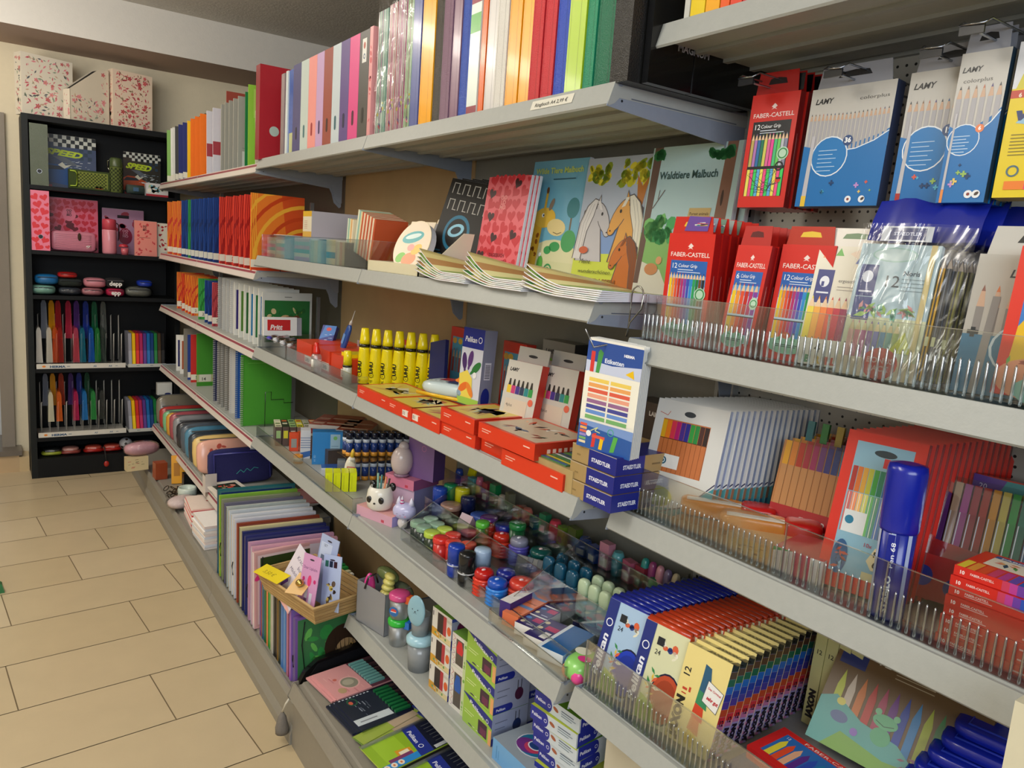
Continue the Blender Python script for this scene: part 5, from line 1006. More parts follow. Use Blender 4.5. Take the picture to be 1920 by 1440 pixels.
def std_box(w, d, h, fn, label, P, name='paint_box', cat='paint box', base='#d8341f', side=None, group=None, tab=None, left=None):
    t = thing(name, label, cat, P, group); b = MB('satin'); b.box(0, 0, 0, w, d, h, base, cols={'right': side or base}); fn(b.front(), w*1000, h*1000)
    if left: left(b.right(w), d*1000, h*1000)
    b.build('carton', t)
    if tab:
        b = MB('satin'); tw, th, c = tab; b.box((w-tw)/2, d-.002, h, (w+tw)/2, d, h+th, c); b.build('hang_tab', t)
        b = MB('satin'); b.front(d-.0024, w/2, h+th*.45).ell(0, 0, 15, 3.4, '#26262c'); b.build('hang_slot', t)
    return t
RB_ = ['#e8c23c', '#e8892c', '#d84a2c', '#b8305a', '#6a3a8c', '#2c5ab0', '#2c9ac0', '#3a9a4c', '#7a4a2c', '#26262a']
def brushes(f, w, h):
    f.rect(0, 0, w, h, '#d23a2c'); f.rect(w*.08, h*.02, w*.88, h*.84, '#5aa4c0'); f.ell(w*.16, h*.80, 11, 9, '#d8a43c'); f.ell(w*.36, h*.80, 11, 9, '#e8b83c')
    f.pencils(w*.10, h*.34, w*.8, h*.36, ['#b0524a', '#9a8a86', '#b8605a', '#8a6a66', '#a85048', '#b8a8a0', '#8c4840'], gap=.18); f.poly([(w*.5, h*.74), (w, h*.68), (w, h*.72), (w*.5, h*.78)], '#b84430'); f.ell(w*.6, h*.14, 14, 22, '#d89a7c'); f.rect(w*.08, h*.02, w*.88, h*.10, '#e89a4a')
std_box(.15, .03, .20, brushes, 'red framed blue box of brushes standing against the grey wall', pose(.30, 1.99, zt, -88, 2), base='#d23a2c')
std_box(.10, .03, .20, brushes, 'second red and blue brush box, right of the white crayon carton', pose(.27, 1.66, zt, -88, 2), base='#d23a2c')
def pelikan_colors(f, w, h):
    f.rect(0, 0, w, h, '#d3d6e2'); f.rect(0, h*.74, w, h*.26, '#1c2a8c'); f.text('Pelikan', w*.10, h*.82, 19, '#f0f0f4', bold=.02, shear=.15, w=w*.56); f.ring(w*.82, h*.86, 8, 2, '#f0f0f4')
    for x, y, rot, c in ((.18, .56, 100, '#4a2c6a'), (.46, .60, 78, '#5a3478'), (.76, .50, 40, '#2f7a3c'), (.18, .30, 10, '#e8862c'), (.40, .22, -30, '#e8742c')): f.ell(w*x, h*y, 22, 10, c, rot); f.ell(w*x-math.cos(R(rot))*22, h*y-math.sin(R(rot))*22, 8, 4, c, rot)
    f.poly([(w*.36, h*.45), (w*.0, h*.38), (w*.1, h*.06), (w*.7, h*.02), (w*.62, h*.35)], '#ecd65a'); f.ell(w*.24, h*.22, 22, 10, '#e8742c', 30); f.ell(w*.55, h*.20, 22, 9, '#ec8a34', -50); f.rect(0, 0, w, h*.09, '#9cc850'); f.ell(w*.72, h*.40, 8, 8, '#f2f2f2')
std_box(.088, .04, .196, pelikan_colors, 'white and navy crayon carton with colour drops standing in the middle', pose(.155, 1.68, zt+.034, -84, 3), 'crayon_carton', 'crayon carton', '#d3d6e2', '#8f93a8', left=lambda f, w, h: (f.rects([(w*.25, h*.36, w*.5, 44, '#e0e0ec')]), f.rects([(w*.3, h*.38+k*4, w*.4, 1.8, '#333344') for k in range(9)]), f.ell(w*.5, h*.12, 14, 26, '#22308c')))
def lamy_pens(f, w, h, c1='#cfcac0'):
    f.rect(0, 0, w, h, c1); f.text('LAMY', w*.08, h*.84, 11, '#26262a', bold=.05, shear=.2); n = 6
    for k, c in enumerate(['#e8c23c', '#c9407a', '#4a3a8c', '#33405c', '#2f8a8c', '#3a9a4c']): f.rect(w*(.10+k*.13), h*.50, w*.12, h*.12, c); f.poly([(w*(.12+k*.13), h*.62), (w*(.20+k*.13), h*.62), (w*(.18+k*.13), h*.72), (w*(.14+k*.13), h*.72)], '#35302c'); f.k -= 1
    f.rects([(w*.12, h*.12, w*.66, h*.30, '#d9c8b4')]); f.text('4plus', w*.16, h*.30, 10, '#4a4440'); f.ell(w*.86, h*.42, 8, 8, '#e06a50')
for i, (x, y1, z0, lean, lb) in enumerate(((.20, 1.50, 0, 8, 'grey pen box with coloured caps at the back left'), (.12, 1.435, 0, 10, 'grey pen box with coloured caps and white hang tab at the front'), (.165, 1.36, 0, 9, 'red-sided pen box behind the front one'))):
    std_box(.11, .022, .15, lamy_pens, lb, pose(x, y1, zt+.034*(i < 9), -82, lean), 'pen_box', 'pen box', '#d8341f', '#c9301e', 'pen boxes on the third shelf', (.10, .035, '#b8b5ac') if i else None)
def lamy_big(f, w, h):
    f.rect(0, 0, w, h, '#8d8a80'); f.text('LAMY', w*.10, h*.86, 14, '#1d1d20', bold=.06, shear=.2); f.rect(w*.12, h*.5, w*.26, h*.24, '#7cb83c'); f.ell(w*.25, h*.75, w*.13, 14, '#7cb83c'); f.ell(w*.2, h*.46, 14, 14, '#6a9a8c')
    f.pencils(w*.05, h*.05, w*.7, h*.36, ['#e8b89a', '#e8a43c', '#d8482c', '#8fc050'], tip='#e0b890', gap=.1)
std_box(.12, .05, .225, lamy_big, 'tall grey pen carton with lime pen picture against the grey wall', pose(.285, 1.50, zt, -88), 'pen_carton', 'pen carton', '#8d8a80', '#2c2a28', 'grey pen cartons')
std_box(.12, .05, .175, lamy_big, 'grey pen carton in front of the tall one, showing a red pen', pose(.225, 1.33, zt, -88), 'pen_carton', 'pen carton', '#96938a', '#7c2018', 'grey pen cartons')
std_box(.12, .06, .14, lambda f, w, h: (f.rect(0, 0, w, h, '#4a4038'), f.text('LAMY', w*.4, h*.8, 13, '#d8d4cc', bold=.05), f.rect(w*.08, h*.4, 20, 18, '#c8301c'), f.text('12', w*.1, h*.42, 12, '#f0e8e0', bold=.05)), 'brown and red carton behind the hanging label sheets', pose(.29, 1.17, zt, -88), 'pen_carton', 'pen carton', '#4a4038', '#5c1810', 'grey pen cartons')
std_box(.13, .05, .045, lambda f, w, h: (f.rect(0, 0, w, h, '#b39a68'), f.scatter(w-40, 16, 12, ['#4a4030', '#e8e4d8'], 2, 5, 'ell', 3, 10, 10)), 'low brown kraft box with striped lid beside the navy boxes', pose(.015, 1.152, zt, -90), 'kraft_box', 'box', '#b39a68')
b = MB('satin'); b.box(0, 0, 0, .10, .08, .003, '#4a7a4c'); f = b.top(.003); f.rects([(0, k*11, 100, 6, ['#2f5aa0', '#e0c83c', '#3a8a4c', '#dfe4e8', '#1f3a7c', '#58a04c', '#2c6a8c'][k]) for k in range(7)]); one(b, 'striped_card', 'small striped coloured card lying on the low kraft box', 'card', pose(.02, 1.15, zt+.0455, -90))
for i in range(3):
    t = thing('navy_kraft_box', '%s navy and kraft crayon box of the stack at the shelf end' % ['bottom', 'middle', 'top'][i], 'crayon box', pose(.016+.002*i, 1.035, zt+.0325*i, -90), 'stack of navy and kraft boxes')
    b = MB('satin'); b.box(0, 0, 0, .118, .16, .031, '#ab8f5e', cols={'top': '#a58a5a'}); f = b.front(); f.rect(46, 0, 72, 31, '#1c2683'); f.text('STAEDTLER', 54, 10, 9.5, '#e4e6f2', bold=.04, w=50); f.rects([(14, 12, 10, 3, '#8c7448')]); f.line([(0, 30.4), (118, 30.4)], .9, '#c9c0b0')
    f = b.right(.118); f.rect(0, 0, 66, 31, '#1c2683'); f.text('STAEDTLER', 16, 10, 10, '#e4e6f2', bold=.04, w=42); f.rect(84, 13, 20, 3, '#7c6640')
    if i == 2: f = b.top(.031); f.rect(46, 0, 72, 160, '#1c2683'); f.rects([(4+k*7, 6, 4, 80, ['#d83a2c', '#e8b83c', '#3a8a4c', '#2c5ab0', '#7a3a8c'][k]) for k in range(5)]); f.poly([(60, 20), (110, 28), (104, 60), (66, 50)], '#8fa8c8')
    b.build('carton', t)
# hanging label sheets on their hook
t = thing('label_sheet_pack', 'pack of rainbow label sheets hanging on a bent wire hook', 'label sheets', pose(.012, 1.015, 1.135, -76, 0, 2) @ Matrix.Scale(.9, 4))
for i in range(6):
    b = MB('gloss'); b.box(0, .006*i, 0, .125, .006*i+.001, .215, '#aebfdc', cols={'front': '#f0ece0', 'right': '#c9d4e8'})
    if i == 0:
        f = b.front(); f.rect(0, 150, 125, 60, '#2a4f9c'); f.poly([(0, 150), (125, 150), (125, 175), (60, 168), (0, 172)], '#c9d0e6'); f.rect(10, 148, 9, 42, '#d83a34'); f.poly([(24, 148), (32, 148), (38, 190), (30, 196), (26, 190)], '#4a9a4c')
        f.text('Etiketten', 42, 172, 12, '#dfe6f6', bold=.03, w=44); f.text('HERMA', 84, 190, 7, '#f0f2f8', bold=.05); f.poly([(92, 158), (108, 168), (112, 152)], '#f0c21c'); f.rect(0, 60, 125, 90, '#f3eedd')
        for k, c in enumerate(['#f0cf62', '#f0a860', '#e2604a', '#eea488', '#9a6a94', '#4a4c98', '#6a92d4', '#78b06c']): f.rects([(12, 132-k*10.5, 46, 7.5, c), (62, 132-k*10.5, 46, 7.5, c)])
        f.rect(0, 0, 125, 54, '#2a5aa4'); f.poly([(0, 54), (125, 54), (125, 36), (0, 46)], '#7c9ad0'); f.rects([(4, 8+k*7, 16, 5, c) for k, c in enumerate(['#e8d8b0', '#7ab06c', '#9a8ac8', '#e06a50', '#f0b060', '#e8583c'])])
        f.poly([(34, 4), (42, 6), (44, 34), (36, 32)], '#d83a34'); f.rect(34, 24, 30, 6, '#e05a4a'); f.poly([(52, 4), (60, 4), (62, 24), (54, 26)], '#f0c21c'); f.poly([(78, 4), (88, 6), (94, 36), (84, 36)], '#5ab04c'); f.ring(76, 42, 7, 1.5, '#4ab08c'); f.line([(30, 36), (46, 46), (40, 38), (52, 36)], 1.6, '#dfe49c'); f.ell(26, 30, 6, 6, '#efefef')
    b.build('sheet', t)
b = MB('chrome'); b.tube([(.06, -.03, 0), (-.0, -.022, .03), (-.04, -.012, .02), (-.055, -.006, .05)], .0019, '#8d9096'); one(b, 'wire_hook', 'bent grey wire hook carrying the rainbow label sheets', 'hook', pose(.045, .985, 1.298, -14))
b = MB('chrome')
b.tube([(0, 0, 0), (0, .002, .05)]+[(0+.012-.012*math.cos(a), .002, .072+.012*math.sin(a)*1.3) for a in [R(k*20) for k in range(10)]]+[(.024, .0, .05), (.004, -.002, .025), (.0, -.004, .0)], .0015, '#a5a39c'); one(b, 'wire_loop', 'bent wire loop at the left end of the ribbed acrylic front of the nearest unit', 'wire loop', pose(.062, .966, 1.338, -80))
# ------------------------------------------------------------------ fourth shelf of the tan-backed unit (D2)
zt = ZD-.0025
t = bin_(2.985, 2.01, .018, .05, .045, zt+.0005, 'long low clear acrylic front strip on the fourth shelf', name='acrylic_strip')
CT = ['#e8e4c4', '#3a3c34', '#9cc080', '#d8d43c', '#c9c8b8', '#d86a3c', '#2f4a3c', '#c24a3a', '#a8b48c']
for i in range(9):
    b = MB('satin'); b.box(0, 0, 0, .024, .13, .075, '#5c4a44' if i < 3 else '#8c7468', cols={'top': CT[i]}); f = b.top(.075); f.rects([(3, 12, 18, 14, '#2a2c28'), (3, 50, 18, 22, '#ded9c0' if i % 2 else '#7a8a5c'), (3, 96, 18, 20, CT[(i+4) % 9])]); f = b.front(); f.rect(4, 30, 16, 30, CT[(i+2) % 9])
    one(b, 'tape_refill_box', 'small upright tape box with %s top, %s of its row behind the blisters' % (['cream', 'black', 'pale green', 'yellow-green', 'grey', 'orange', 'dark green', 'red', 'sage'][i], ORD[i]), 'box', pose(.045+.0255*i, 2.83-.008*i, zt, -14), 'small upright tape boxes')
for i in range(2):
    t = thing('orange_blister', 'orange-red blister with grey window, %s of two before the small upright boxes' % ['left', 'right'][i], 'blister', pose(.07+.036*i, 2.74-.01*i, zt+.0, -16)); b = MB('gloss'); b.box(0, 0, 0, .034, .02, .07, '#e0502c'); b.front().rect(7, 14, 20, 34, '#9a9a94'); b.build('card', t)
t = thing('white_blue_box', 'slim white and blue box left of the bright blue carton', 'box', pose(.075, 2.63, zt, -18)); b = MB('satin'); b.box(0, 0, 0, .035, .05, .105, '#d4d6dc'); f = b.front(); f.poly([(0, 0), (35, 10), (35, 30), (0, 22)], '#3a6ab0'); f.rects([(0, 40+k*9, 35, 3, '#7a8cb0') for k in range(5)]); b.build('carton', t)
t = thing('tape_roll', 'small orange tape roll in front of the bright blue carton', 'tape', pose(.05, 2.58, zt)); b = MB('gloss'); b.lathe([(.009, 0), (.017, 0), (.017, .03), (.009, .03)], '#e0983c', seg=18); b.build('body', t); b = MB('gloss'); b.lathe([(.0175, .008), (.0175, .022)], '#c9c4b0', seg=18); b.build('band', t)
t = thing('blue_carton', 'bright blue carton with pale window panel standing on the fourth shelf', 'carton', pose(.088, 2.545, zt, -19)); b = MB('satin'); b.box(0, 0, 0, .115, .05, .118, '#2f84c8', cols={'left': '#3c4a50', 'top': '#2a74b0'}); f = b.front(); f.rect(62, 6, 34, 104, '#9fc0d4'); f.ell(79, 96, 7, 7, '#7ab86c'); f.rects([(66, 20+k*9, 24, 3, '#7c9cb4') for k in range(6)]); f.rect(98, 6, 14, 100, '#3f8cc8'); f.text('A1 3D', 12, 10, 9, '#a8d0ec', rot=90); b.build('carton', t)
b = MB('gloss'); b.box(0, 0, 0, .10, .07, .022, '#d4d8e0'); f = b.top(.022); f.rect(0, 0, 100, 70, '#2c55a0'); f.poly([(40, 0), (100, 0), (100, 40), (60, 50)], '#1c2c60'); f.rect(0, 0, 38, 20, '#dfe4ea'); one(b, 'blue_card_pack', 'low white and blue pack lying before the bright blue carton', 'pack', pose(.07, 2.40, zt, -18))
b = MB('frosted'); b.box(0, 0, 0, .06, .025, .05, '#26365c'); one(b, 'clear_dispenser', 'small clear blue dispenser beside the low white and blue pack', 'dispenser', pose(.125, 2.40, zt+.0, -24))
for i in range(4):
    t = thing('yellow_marker_box', 'bright yellow small box, %s from the left of four at the shelf edge' % ORD[i], 'small box', pose(.020+.0235*i, 2.235-.009*i, zt, -20), 'bright yellow small boxes'); b = MB('satin'); b.box(0, 0, 0, .0225, .055, .062, '#dfe810'); b.front().rects([(0, 0, .8, 62, '#a8ae10'), (6, 8, 3, 46, '#cdd40c')]); b.build('carton', t)
def gluestick(label, P, first=[None]):
    if first[0]: return dup(first[0], P, label)
    t = thing('glue_stick', label, 'glue stick', P, 'navy glue sticks in two tiers')
    b = MB('gloss'); b.lathe([(.0115, .014), (.0115, .046)], '#1d3c80', seg=14); b.build('body', t)
    b = MB('gloss'); b.lathe([(.0118, 0), (.0118, .014)], '#e09a34', seg=14); b.build('base_ring', t); b = MB('gloss'); b.lathe([(.0119, .046), (.0119, .058)], '#c9d2e0', seg=14); b.build('label_band', t)
    b = MB('gloss'); b.lathe([(.0117, .058), (.0117, .078), (.010, .080)], '#131a30', seg=14); b.build('cap', t); first[0] = t; return t
for lv in range(2):
    for r_ in range(2):
        for i in range(8):
            if lv == 0 and r_ == 1: continue
            gluestick('navy glue stick, %s from the left in the %s tier%s' % (ORD[i], ['lower', 'upper'][lv], ', back row' if r_ else ', front row' if lv else ''), pose(.135+.0262*i, 2.325-.008*i+.03*r_, zt+.0005+.0835*lv+(.001), 0, -0, 0))
b = MB('acrylic'); b.box(.118, 2.24, .082, .345, 2.39, .0838, '#ffffff'); o = one(b, 'clear_tray', 'clear acrylic sheet carrying the upper tier of navy glue sticks', 'tray', Matrix.Translation((0, 0, zt)))
t = thing('white_glue_bottle', 'white glue bottle with red framed label leaning by the navy glue sticks', 'glue bottle', pose(.115, 2.285, zt, -12, 0, 8)); b = MB('gloss'); b.blob((0, 0, .045), (.019, .011, .048), '#e8dfcc', p=2.4); b.build('body', t); b = MB('satin'); f = b.front(-.0115, -.013, .02); f.rect(0, 0, 26, 40, '#d8563c'); f.rect(2.5, 3, 21, 34, '#e8dccc'); f.rects([(5, 8+k*7, 16, 3, '#c9402c') for k in range(4)]); b.build('label_print', t); b = MB('gloss'); b.lathe([(.007, .09), (.006, .11), (.002, .118)], '#e0b83c', seg=12); b.build('tip', t)
for i in range(3):
    b = MB('satin'); b.box(0, 0, 0, .12, .19, .045, '#b9b2aa', cols={'top': '#8a3a2c' if i else '#a8685c'}); f = b.front(); f.rects([(8, 10, 60, 20, '#8c2c2c'), (74, 12, 30, 14, '#4a4450')]); f = b.top(.045); f.rects([(8, 30+k*40, 100, 14, ['#c9b8a4', '#5c1c18', '#b8a090'][k]) for k in range(3)])
    one(b, 'tape_carton', 'grey and dark red carton stacked behind the navy glue sticks, %s' % ['left one', 'middle one', 'right one'][i], 'carton', pose(.135+.02*i, 2.62-.085*i+.10, zt+.0002+(.075 if i else .06), -60+22), 'grey and dark red cartons')
b = MB('satin'); b.box(.13, 2.50, 0, .33, 2.80, .058, '#4a3f3a'); one(b, 'dark_carton', 'dark carton under the grey and dark red cartons', 'carton', Matrix.Translation((0, 0, zt)))
# ------------------------------------------------------------------ fourth shelf of the grey-backed unit (D3)
def giftbox(P, w, d, h, c1, c2, label, top=None):
    b = MB('satin'); b.box(0, 0, 0, w, d, h, c1, cols={'right': c2, 'top': top or c1}); b.front().rect(w*700, 4, 12, 8, '#c84a5c'); return one(b, 'gift_box', label, 'gift box', P, 'pink and lilac gift boxes')
giftbox(pose(.030, 2.005, zt+.0, -72), .15, .095, .03, '#d9a6b8', '#a99cd4', 'low pink and lilac box carrying the panda pot', '#eab0ac')
giftbox(pose(.125, 1.99, zt, -70), .10, .10, .088, '#c9b0c8', '#8d88b4', 'lilac box behind the panda pot')
giftbox(pose(.115, 2.0, zt+.0885, -70), .115, .11, .03, '#d27c98', '#9a5484', 'pink tray box under the white lamp', '#c87a94')
b = MB('satin'); b.box(0, 0, 0, .10, .012, .135, '#7d5f94', cols={'right': '#54386c'}); b.box(.0, .012, 0, .10, .05, .135, '#54386c'); b.front().ring(60, 92, 9, 2, '#b070a0'); one(b, 'purple_box', 'tall purple box standing behind the white lamp', 'gift box', pose(.165, 1.955, zt+.119, -70), 'pink and lilac gift boxes')
t = thing('unicorn_lamp', 'milky white egg-shaped lamp on the pink tray box', 'lamp', pose(.145, 1.955, zt+.1195)); b = MB('frosted'); b.blob((0, 0, .045), (.033, .03, .045), '#c9b8b4', 'gloss', p=2.1); b.blob((.004, 0, .088), (.016, .014, .016), '#c2b4b2', 'gloss'); b.build('body', t); b = MB('gloss'); b.lathe([(.022, 0), (.024, .004), (.022, .008)], '#8c6a80', seg=16); b.build('foot', t)
t = thing('panda_pot', 'white panda pencil pot with black ears and pencils inside', 'pencil pot', pose(.075, 1.945, zt+.0305, -48))
b = MB('gloss'); b.lathe([(.026, 0), (.036, .008), (.040, .03), (.036, .055), (.030, .068), (.026, .068), (.028, .05)], '#e8e4d8', seg=26); b.build('body', t)
for x in (-.024, .028): b = MB('gloss'); b.blob((x*1.15, .012, .066), (.011, .008, .013), '#161616'); b.build('ear', t)
for x in (-.018, .018): b = MB('gloss'); b.blob((x, -.0355, .036), (.0085, .004, .010), '#1a1714'); b.build('eye', t)
b = MB('gloss'); b.blob((0, -.0405, .027), (.0035, .002, .003), '#1a1714'); b.build('nose', t)
for i, (x, c) in enumerate(((-.008, '#7fae9c'), (-.001, '#3f7a78'), (.007, '#dd8a5c'), (.013, '#3a3a30'))): b = MB('satin'); b.tube([(x, 0, .02), (x*1.7+.004, .002, .105-.004*i)], .0032, c, seg=6); one(b, 'pencil', '%s pencil standing in the panda pot' % ['mint green', 'dark teal', 'orange', 'black'][i], 'pencil', pose(.075, 1.945, zt+.0305, -48), 'pencils in the panda pot')
t = thing('unicorn_pot', 'small white and lavender unicorn cat pot beside the panda', 'figurine', pose(.105, 1.845, zt+.0, -50))
b = MB('gloss'); b.blob((0, 0, .052), (.034, .028, .024), '#c4c2e8', p=2.2, seg=22); b.blob((-.004, .0, .016), (.015, .014, .018), '#e0d8d4'); b.build('body', t)
for x in (-.018, .02): b = MB('gloss'); b.lathe([(.0095, 0), (.006, .012), (.001, .022)], '#dcd8ec', seg=10, o=(x, 0, .070)); b.build('ear', t)
b = MB('gloss'); b.lathe([(.006, 0), (.006, .004), (.004, .008), (.004, .012), (.001, .022)], '#c0407c', seg=10, o=(-.006, -.006, .074), cols=['#c0407c', '#d8d0e0', '#c0407c', '#d8d0e0']); b.build('horn', t)
b = MB('satin'); f = b.front(-.0285, 0, .05); f.line([(-14, 2), (-11, 0), (-8, 2)], .8, '#5a4a78'); f.line([(6, 2), (9, 0), (12, 2)], .8, '#5a4a78'); f.ell(-1, -4, 1.4, 1, '#c0607c'); f.ell(-15, -5, 3, 1.6, '#d890b0'); f.ell(14, -5, 3, 1.6, '#d890b0'); b.build('face_print', t)
b = MB('satin'); b.box(0, 0, 0, .03, .006, .11, '#d8cf18'); b.front().rects([(10, 20+k*12, 9, 5, '#3a380c') for k in range(6)]); one(b, 'yellow_strip', 'narrow yellow strip standing behind the purple box', 'card', pose(.30, 1.87, zt+.04, -80, 10, 6))
# stepped clear organiser
ORG = t = thing('acrylic_organiser', 'stepped clear acrylic organiser with three tiers of sharpeners and erasers', 'organiser', pose(0, 0, zt))
for nm, x0, x1, zf_, y1_, y0_ in (('tier_floor', .06, .155, .002, 1.77, 1.0), ('tier_floor', .155, .255, .030, 1.82, 1.0), ('tier_floor', .255, .34, .10, 1.90, 1.0)):
    b = MB('acrylic'); b.box(x0, y0_, zf_, x1, y1_, zf_+.002, '#ffffff'); b.build(nm, t)
for x, z0, z1_, y1_, y0_ in ((.058, 0, .034, 1.77, 1.0), (.153, .0, .095, 1.82, 1.0), (.253, .03, .15, 1.90, 1.0)):
    b = MB('acrylic'); b.box(x, y0_, z0, x+.0022, y1_, z1_, '#ffffff'); b.build('tier_wall', t); b = MB('acrylic_edge'); b.box(x-.0003, y0_, z1_, x+.0026, y1_, z1_+.001, '#ffffff'); b.build('tier_edge', t)
for y in (1.0, 1.26, 1.52, 1.77):
    b = MB('acrylic'); b.prism([(.058, 0), (.34, 0), (.34, .16), (.255, .15), (.155, .095), (.058, .034)], y, y+.002, 1, '#ffffff'); b.build('divider', t)
    b = MB('acrylic_edge'); b.prism([(.058, .034), (.155, .095), (.155, .0962), (.058, .0352)], y-.0002, y+.0024, 1, '#fff'*2 if 0 else '#ffffff'); b.build('divider_edge', t)
def jar(x, y, lid, body, label, r=.0175, h=.052, lh=.014, grp='lidded pots in the organiser', z=.004, body_m='gloss'):
    r *= 1.2; h *= 1.08
    t = thing('sharpener_pot', label, 'sharpener', pose(x, y, zt+z), grp)
    b = MB(body_m); b.lathe([(r*.9, 0), (r*.93, .003), (r*.93, h-lh)], body, seg=18); b.build('body', t)
    b = MB('gloss'); b.lathe([(r, h-lh), (r*1.02, h-lh+.001), (r*1.0, h-.002), (r*.9, h), (r*.3, h-.001)], lid, seg=20); b.build('lid', t); return t
J = [(.092, 1.738, '#84a48c', '#23302c', 'sage green lidded pot at the left end of the front tier'), (.090, 1.700, '#84a48c', '#23302c', 'sage green lidded pot nearest the shelf edge'), (.135, 1.745, '#84a48c', '#23302c', 'sage green lidded pot at the back left of the front tier'), (.132, 1.704, '#84a48c', '#23302c', 'sage green lidded pot behind the lime lids'),
     (.090, 1.655, '#b2cc4a', '#2a3828', 'lime lidded pot at the front'), (.132, 1.662, '#b2cc4a', '#2a3828', 'lime lidded pot at the back'), (.092, 1.610, '#d8342c', '#c9302c', 'red pot beside the front lime lid'), (.132, 1.618, '#d23a30', '#b02420', 'red pot behind the front red one'), (.108, 1.573, '#dd4034', '#c02c26', 'red pot between the lime and the blue one'), (.135, 1.545, '#e04a2c', '#b83020', 'red-orange pot behind the blue barrel')]
for x, y, l, bo, lb in J: jar(x, y, l, bo, lb)
def barrel(x, y, c, label, r=.019, h=.072, z=.004, band=None, grp='barrel sharpeners in the organiser'):
    r *= 1.08; h *= 1.1
    t = thing('barrel_sharpener', label, 'sharpener', pose(x, y, zt+z), grp); b = MB('gloss'); b.lathe([(r*.96, 0), (r, .004), (r, h*.45)], tuple(v*.75 for v in hexc(c)), seg=20); b.build('body', t)
    b = MB('gloss'); b.lathe([(r*1.02, h*.45), (r*1.02, h-.006), (r*.94, h-.001), (r*.3, h)], c, seg=20); b.build('cap', t)
    if band: b = MB('satin'); b.lathe([(r*1.05, h*.36), (r*1.05, h*.40)], band, seg=20); b.build('band', t)
    return t
barrel(.073, 1.50, '#1c3ea8', 'royal blue barrel sharpener with white band at the front', band='#c9ccd8'); barrel(.072, 1.447, '#17181a', 'black barrel sharpener with elastic and price tag', band='#c9ccd0'); barrel(.118, 1.452, '#a4bcd8', 'pale blue barrel sharpener behind the black one')
barrel(.190, 1.80, '#1c44a8', 'blue barrel sharpener at the left of the second tier', z=.032, h=.085); barrel(.225, 1.80, '#158050', 'green barrel sharpener beside the blue one, second tier', z=.032, h=.09); barrel(.238, 1.757, '#c8c418', 'yellow barrel sharpener in the second tier', z=.032, h=.09); barrel(.232, 1.715, '#141c44', 'dark navy barrel sharpener in the second tier', z=.032, h=.08)
def accordion(x, y, c, c2, label, r=.022, z=.004, n=5, top='#e8c8c8'):
    r *= 1.2
    t = thing('accordion_sharpener', label, 'sharpener', pose(x, y, zt+z), 'ribbed accordion sharpeners'); P_ = []
    for k in range(n): P_ += [(r*.82, k*.0085), (r, k*.0085+.0035), (r*.82, k*.0085+.0075)]
    b = MB('gloss'); b.lathe(P_, c, seg=22); b.build('ribbed_body', t); h = n*.0085
    b = MB('gloss'); b.lathe([(r*.86, h-.001), (r*.86, h+.010), (r*.74, h+.016), (r*.3, h+.018)], c2, seg=22); b.build('cap', t); b = MB('gloss'); b.blob((-.004, -.003, h+.018), (.0055, .0035, .003), top, p=2); b.build('button', t); return t
accordion(.080, 1.383, '#e03a24', '#c01c18', 'red-orange accordion sharpener in the front row'); accordion(.080, 1.327, '#2f84dc', '#1c50b8', 'bright blue accordion sharpener in the front row', top='#c8d4ec'); accordion(.125, 1.36, '#3a40b0', '#1c2680', 'dark blue accordion sharpener behind the bright blue one', top='#8088c0'); accordion(.128, 1.30, '#d8503c', '#c83a2c', 'coral accordion sharpener right of the bright blue one', r=.028)
accordion(.205, 1.575, '#e04a30', '#d03020', 'orange-red accordion sharpener on the second tier, left', z=.032); accordion(.205, 1.50, '#d83c24', '#c02c1c', 'orange-red accordion sharpener on the second tier, right', z=.032); accordion(.215, 1.44, '#5a52b0', '#8c8ca0', 'purple and silver accordion sharpener on the second tier', z=.032, top='#e4e4ec', n=6); accordion(.235, 1.375, '#12605c', '#0e504c', 'teal accordion sharpener on the second tier', z=.032, r=.027)
jar(.235, 1.655, '#3a58a8', '#1c2c6c', 'low pot with blue lid on the second tier', z=.032, r=.022); jar(.19, 1.735, '#9a7868', '#4c2c24', 'brown and white pot on the second tier', z=.032, r=.024, h=.06); jar(.232, 1.605, '#5a2c78', '#3c1c50', 'purple pot on the second tier', z=.032, r=.020, h=.06); jar(.228, 1.53, '#1f2f90', '#141c5c', 'dark blue pot between the orange-red accordions', z=.032, r=.018, h=.065); jar(.180, 1.555, '#5ab83c', '#3a7a2c', 'green lidded pot at the divider', z=.032, r=.015, h=.07); jar(.232, 1.475, '#1d7a3c', '#12502c', 'deep green lidded pot on the second tier', z=.032, r=.018, h=.085)
b = MB('satin'); b.box(0, 0, 0, .045, .03, .03, '#b890a8'); b.prism([(0, .03), (.03, .03), (.015, .055)], 0, .045, 0, '#c9b0bc'); one(b, 'house_sharpener', 'tiny pink house shaped box on the second tier', 'sharpener', pose(.180, 1.68, zt+.034, -80))
for i in range(6):
    t = thing('eraser_case', 'slim clear eraser case, %s from the left, before the teal erasers' % ORD[i], 'eraser', pose(.165+.006*i, 1.385-.0115*i, zt+.0325, -70, 14), 'slim clear eraser cases'); b = MB('frosted'); b.box(0, 0, 0, .03, .007, .05, '#6c7078', 'gloss' if i % 2 else 'frosted'); b.front().rect(5, 8, 20, 14, '#c88aa0' if i == 4 else '#5c6068'); b.build('case', t)
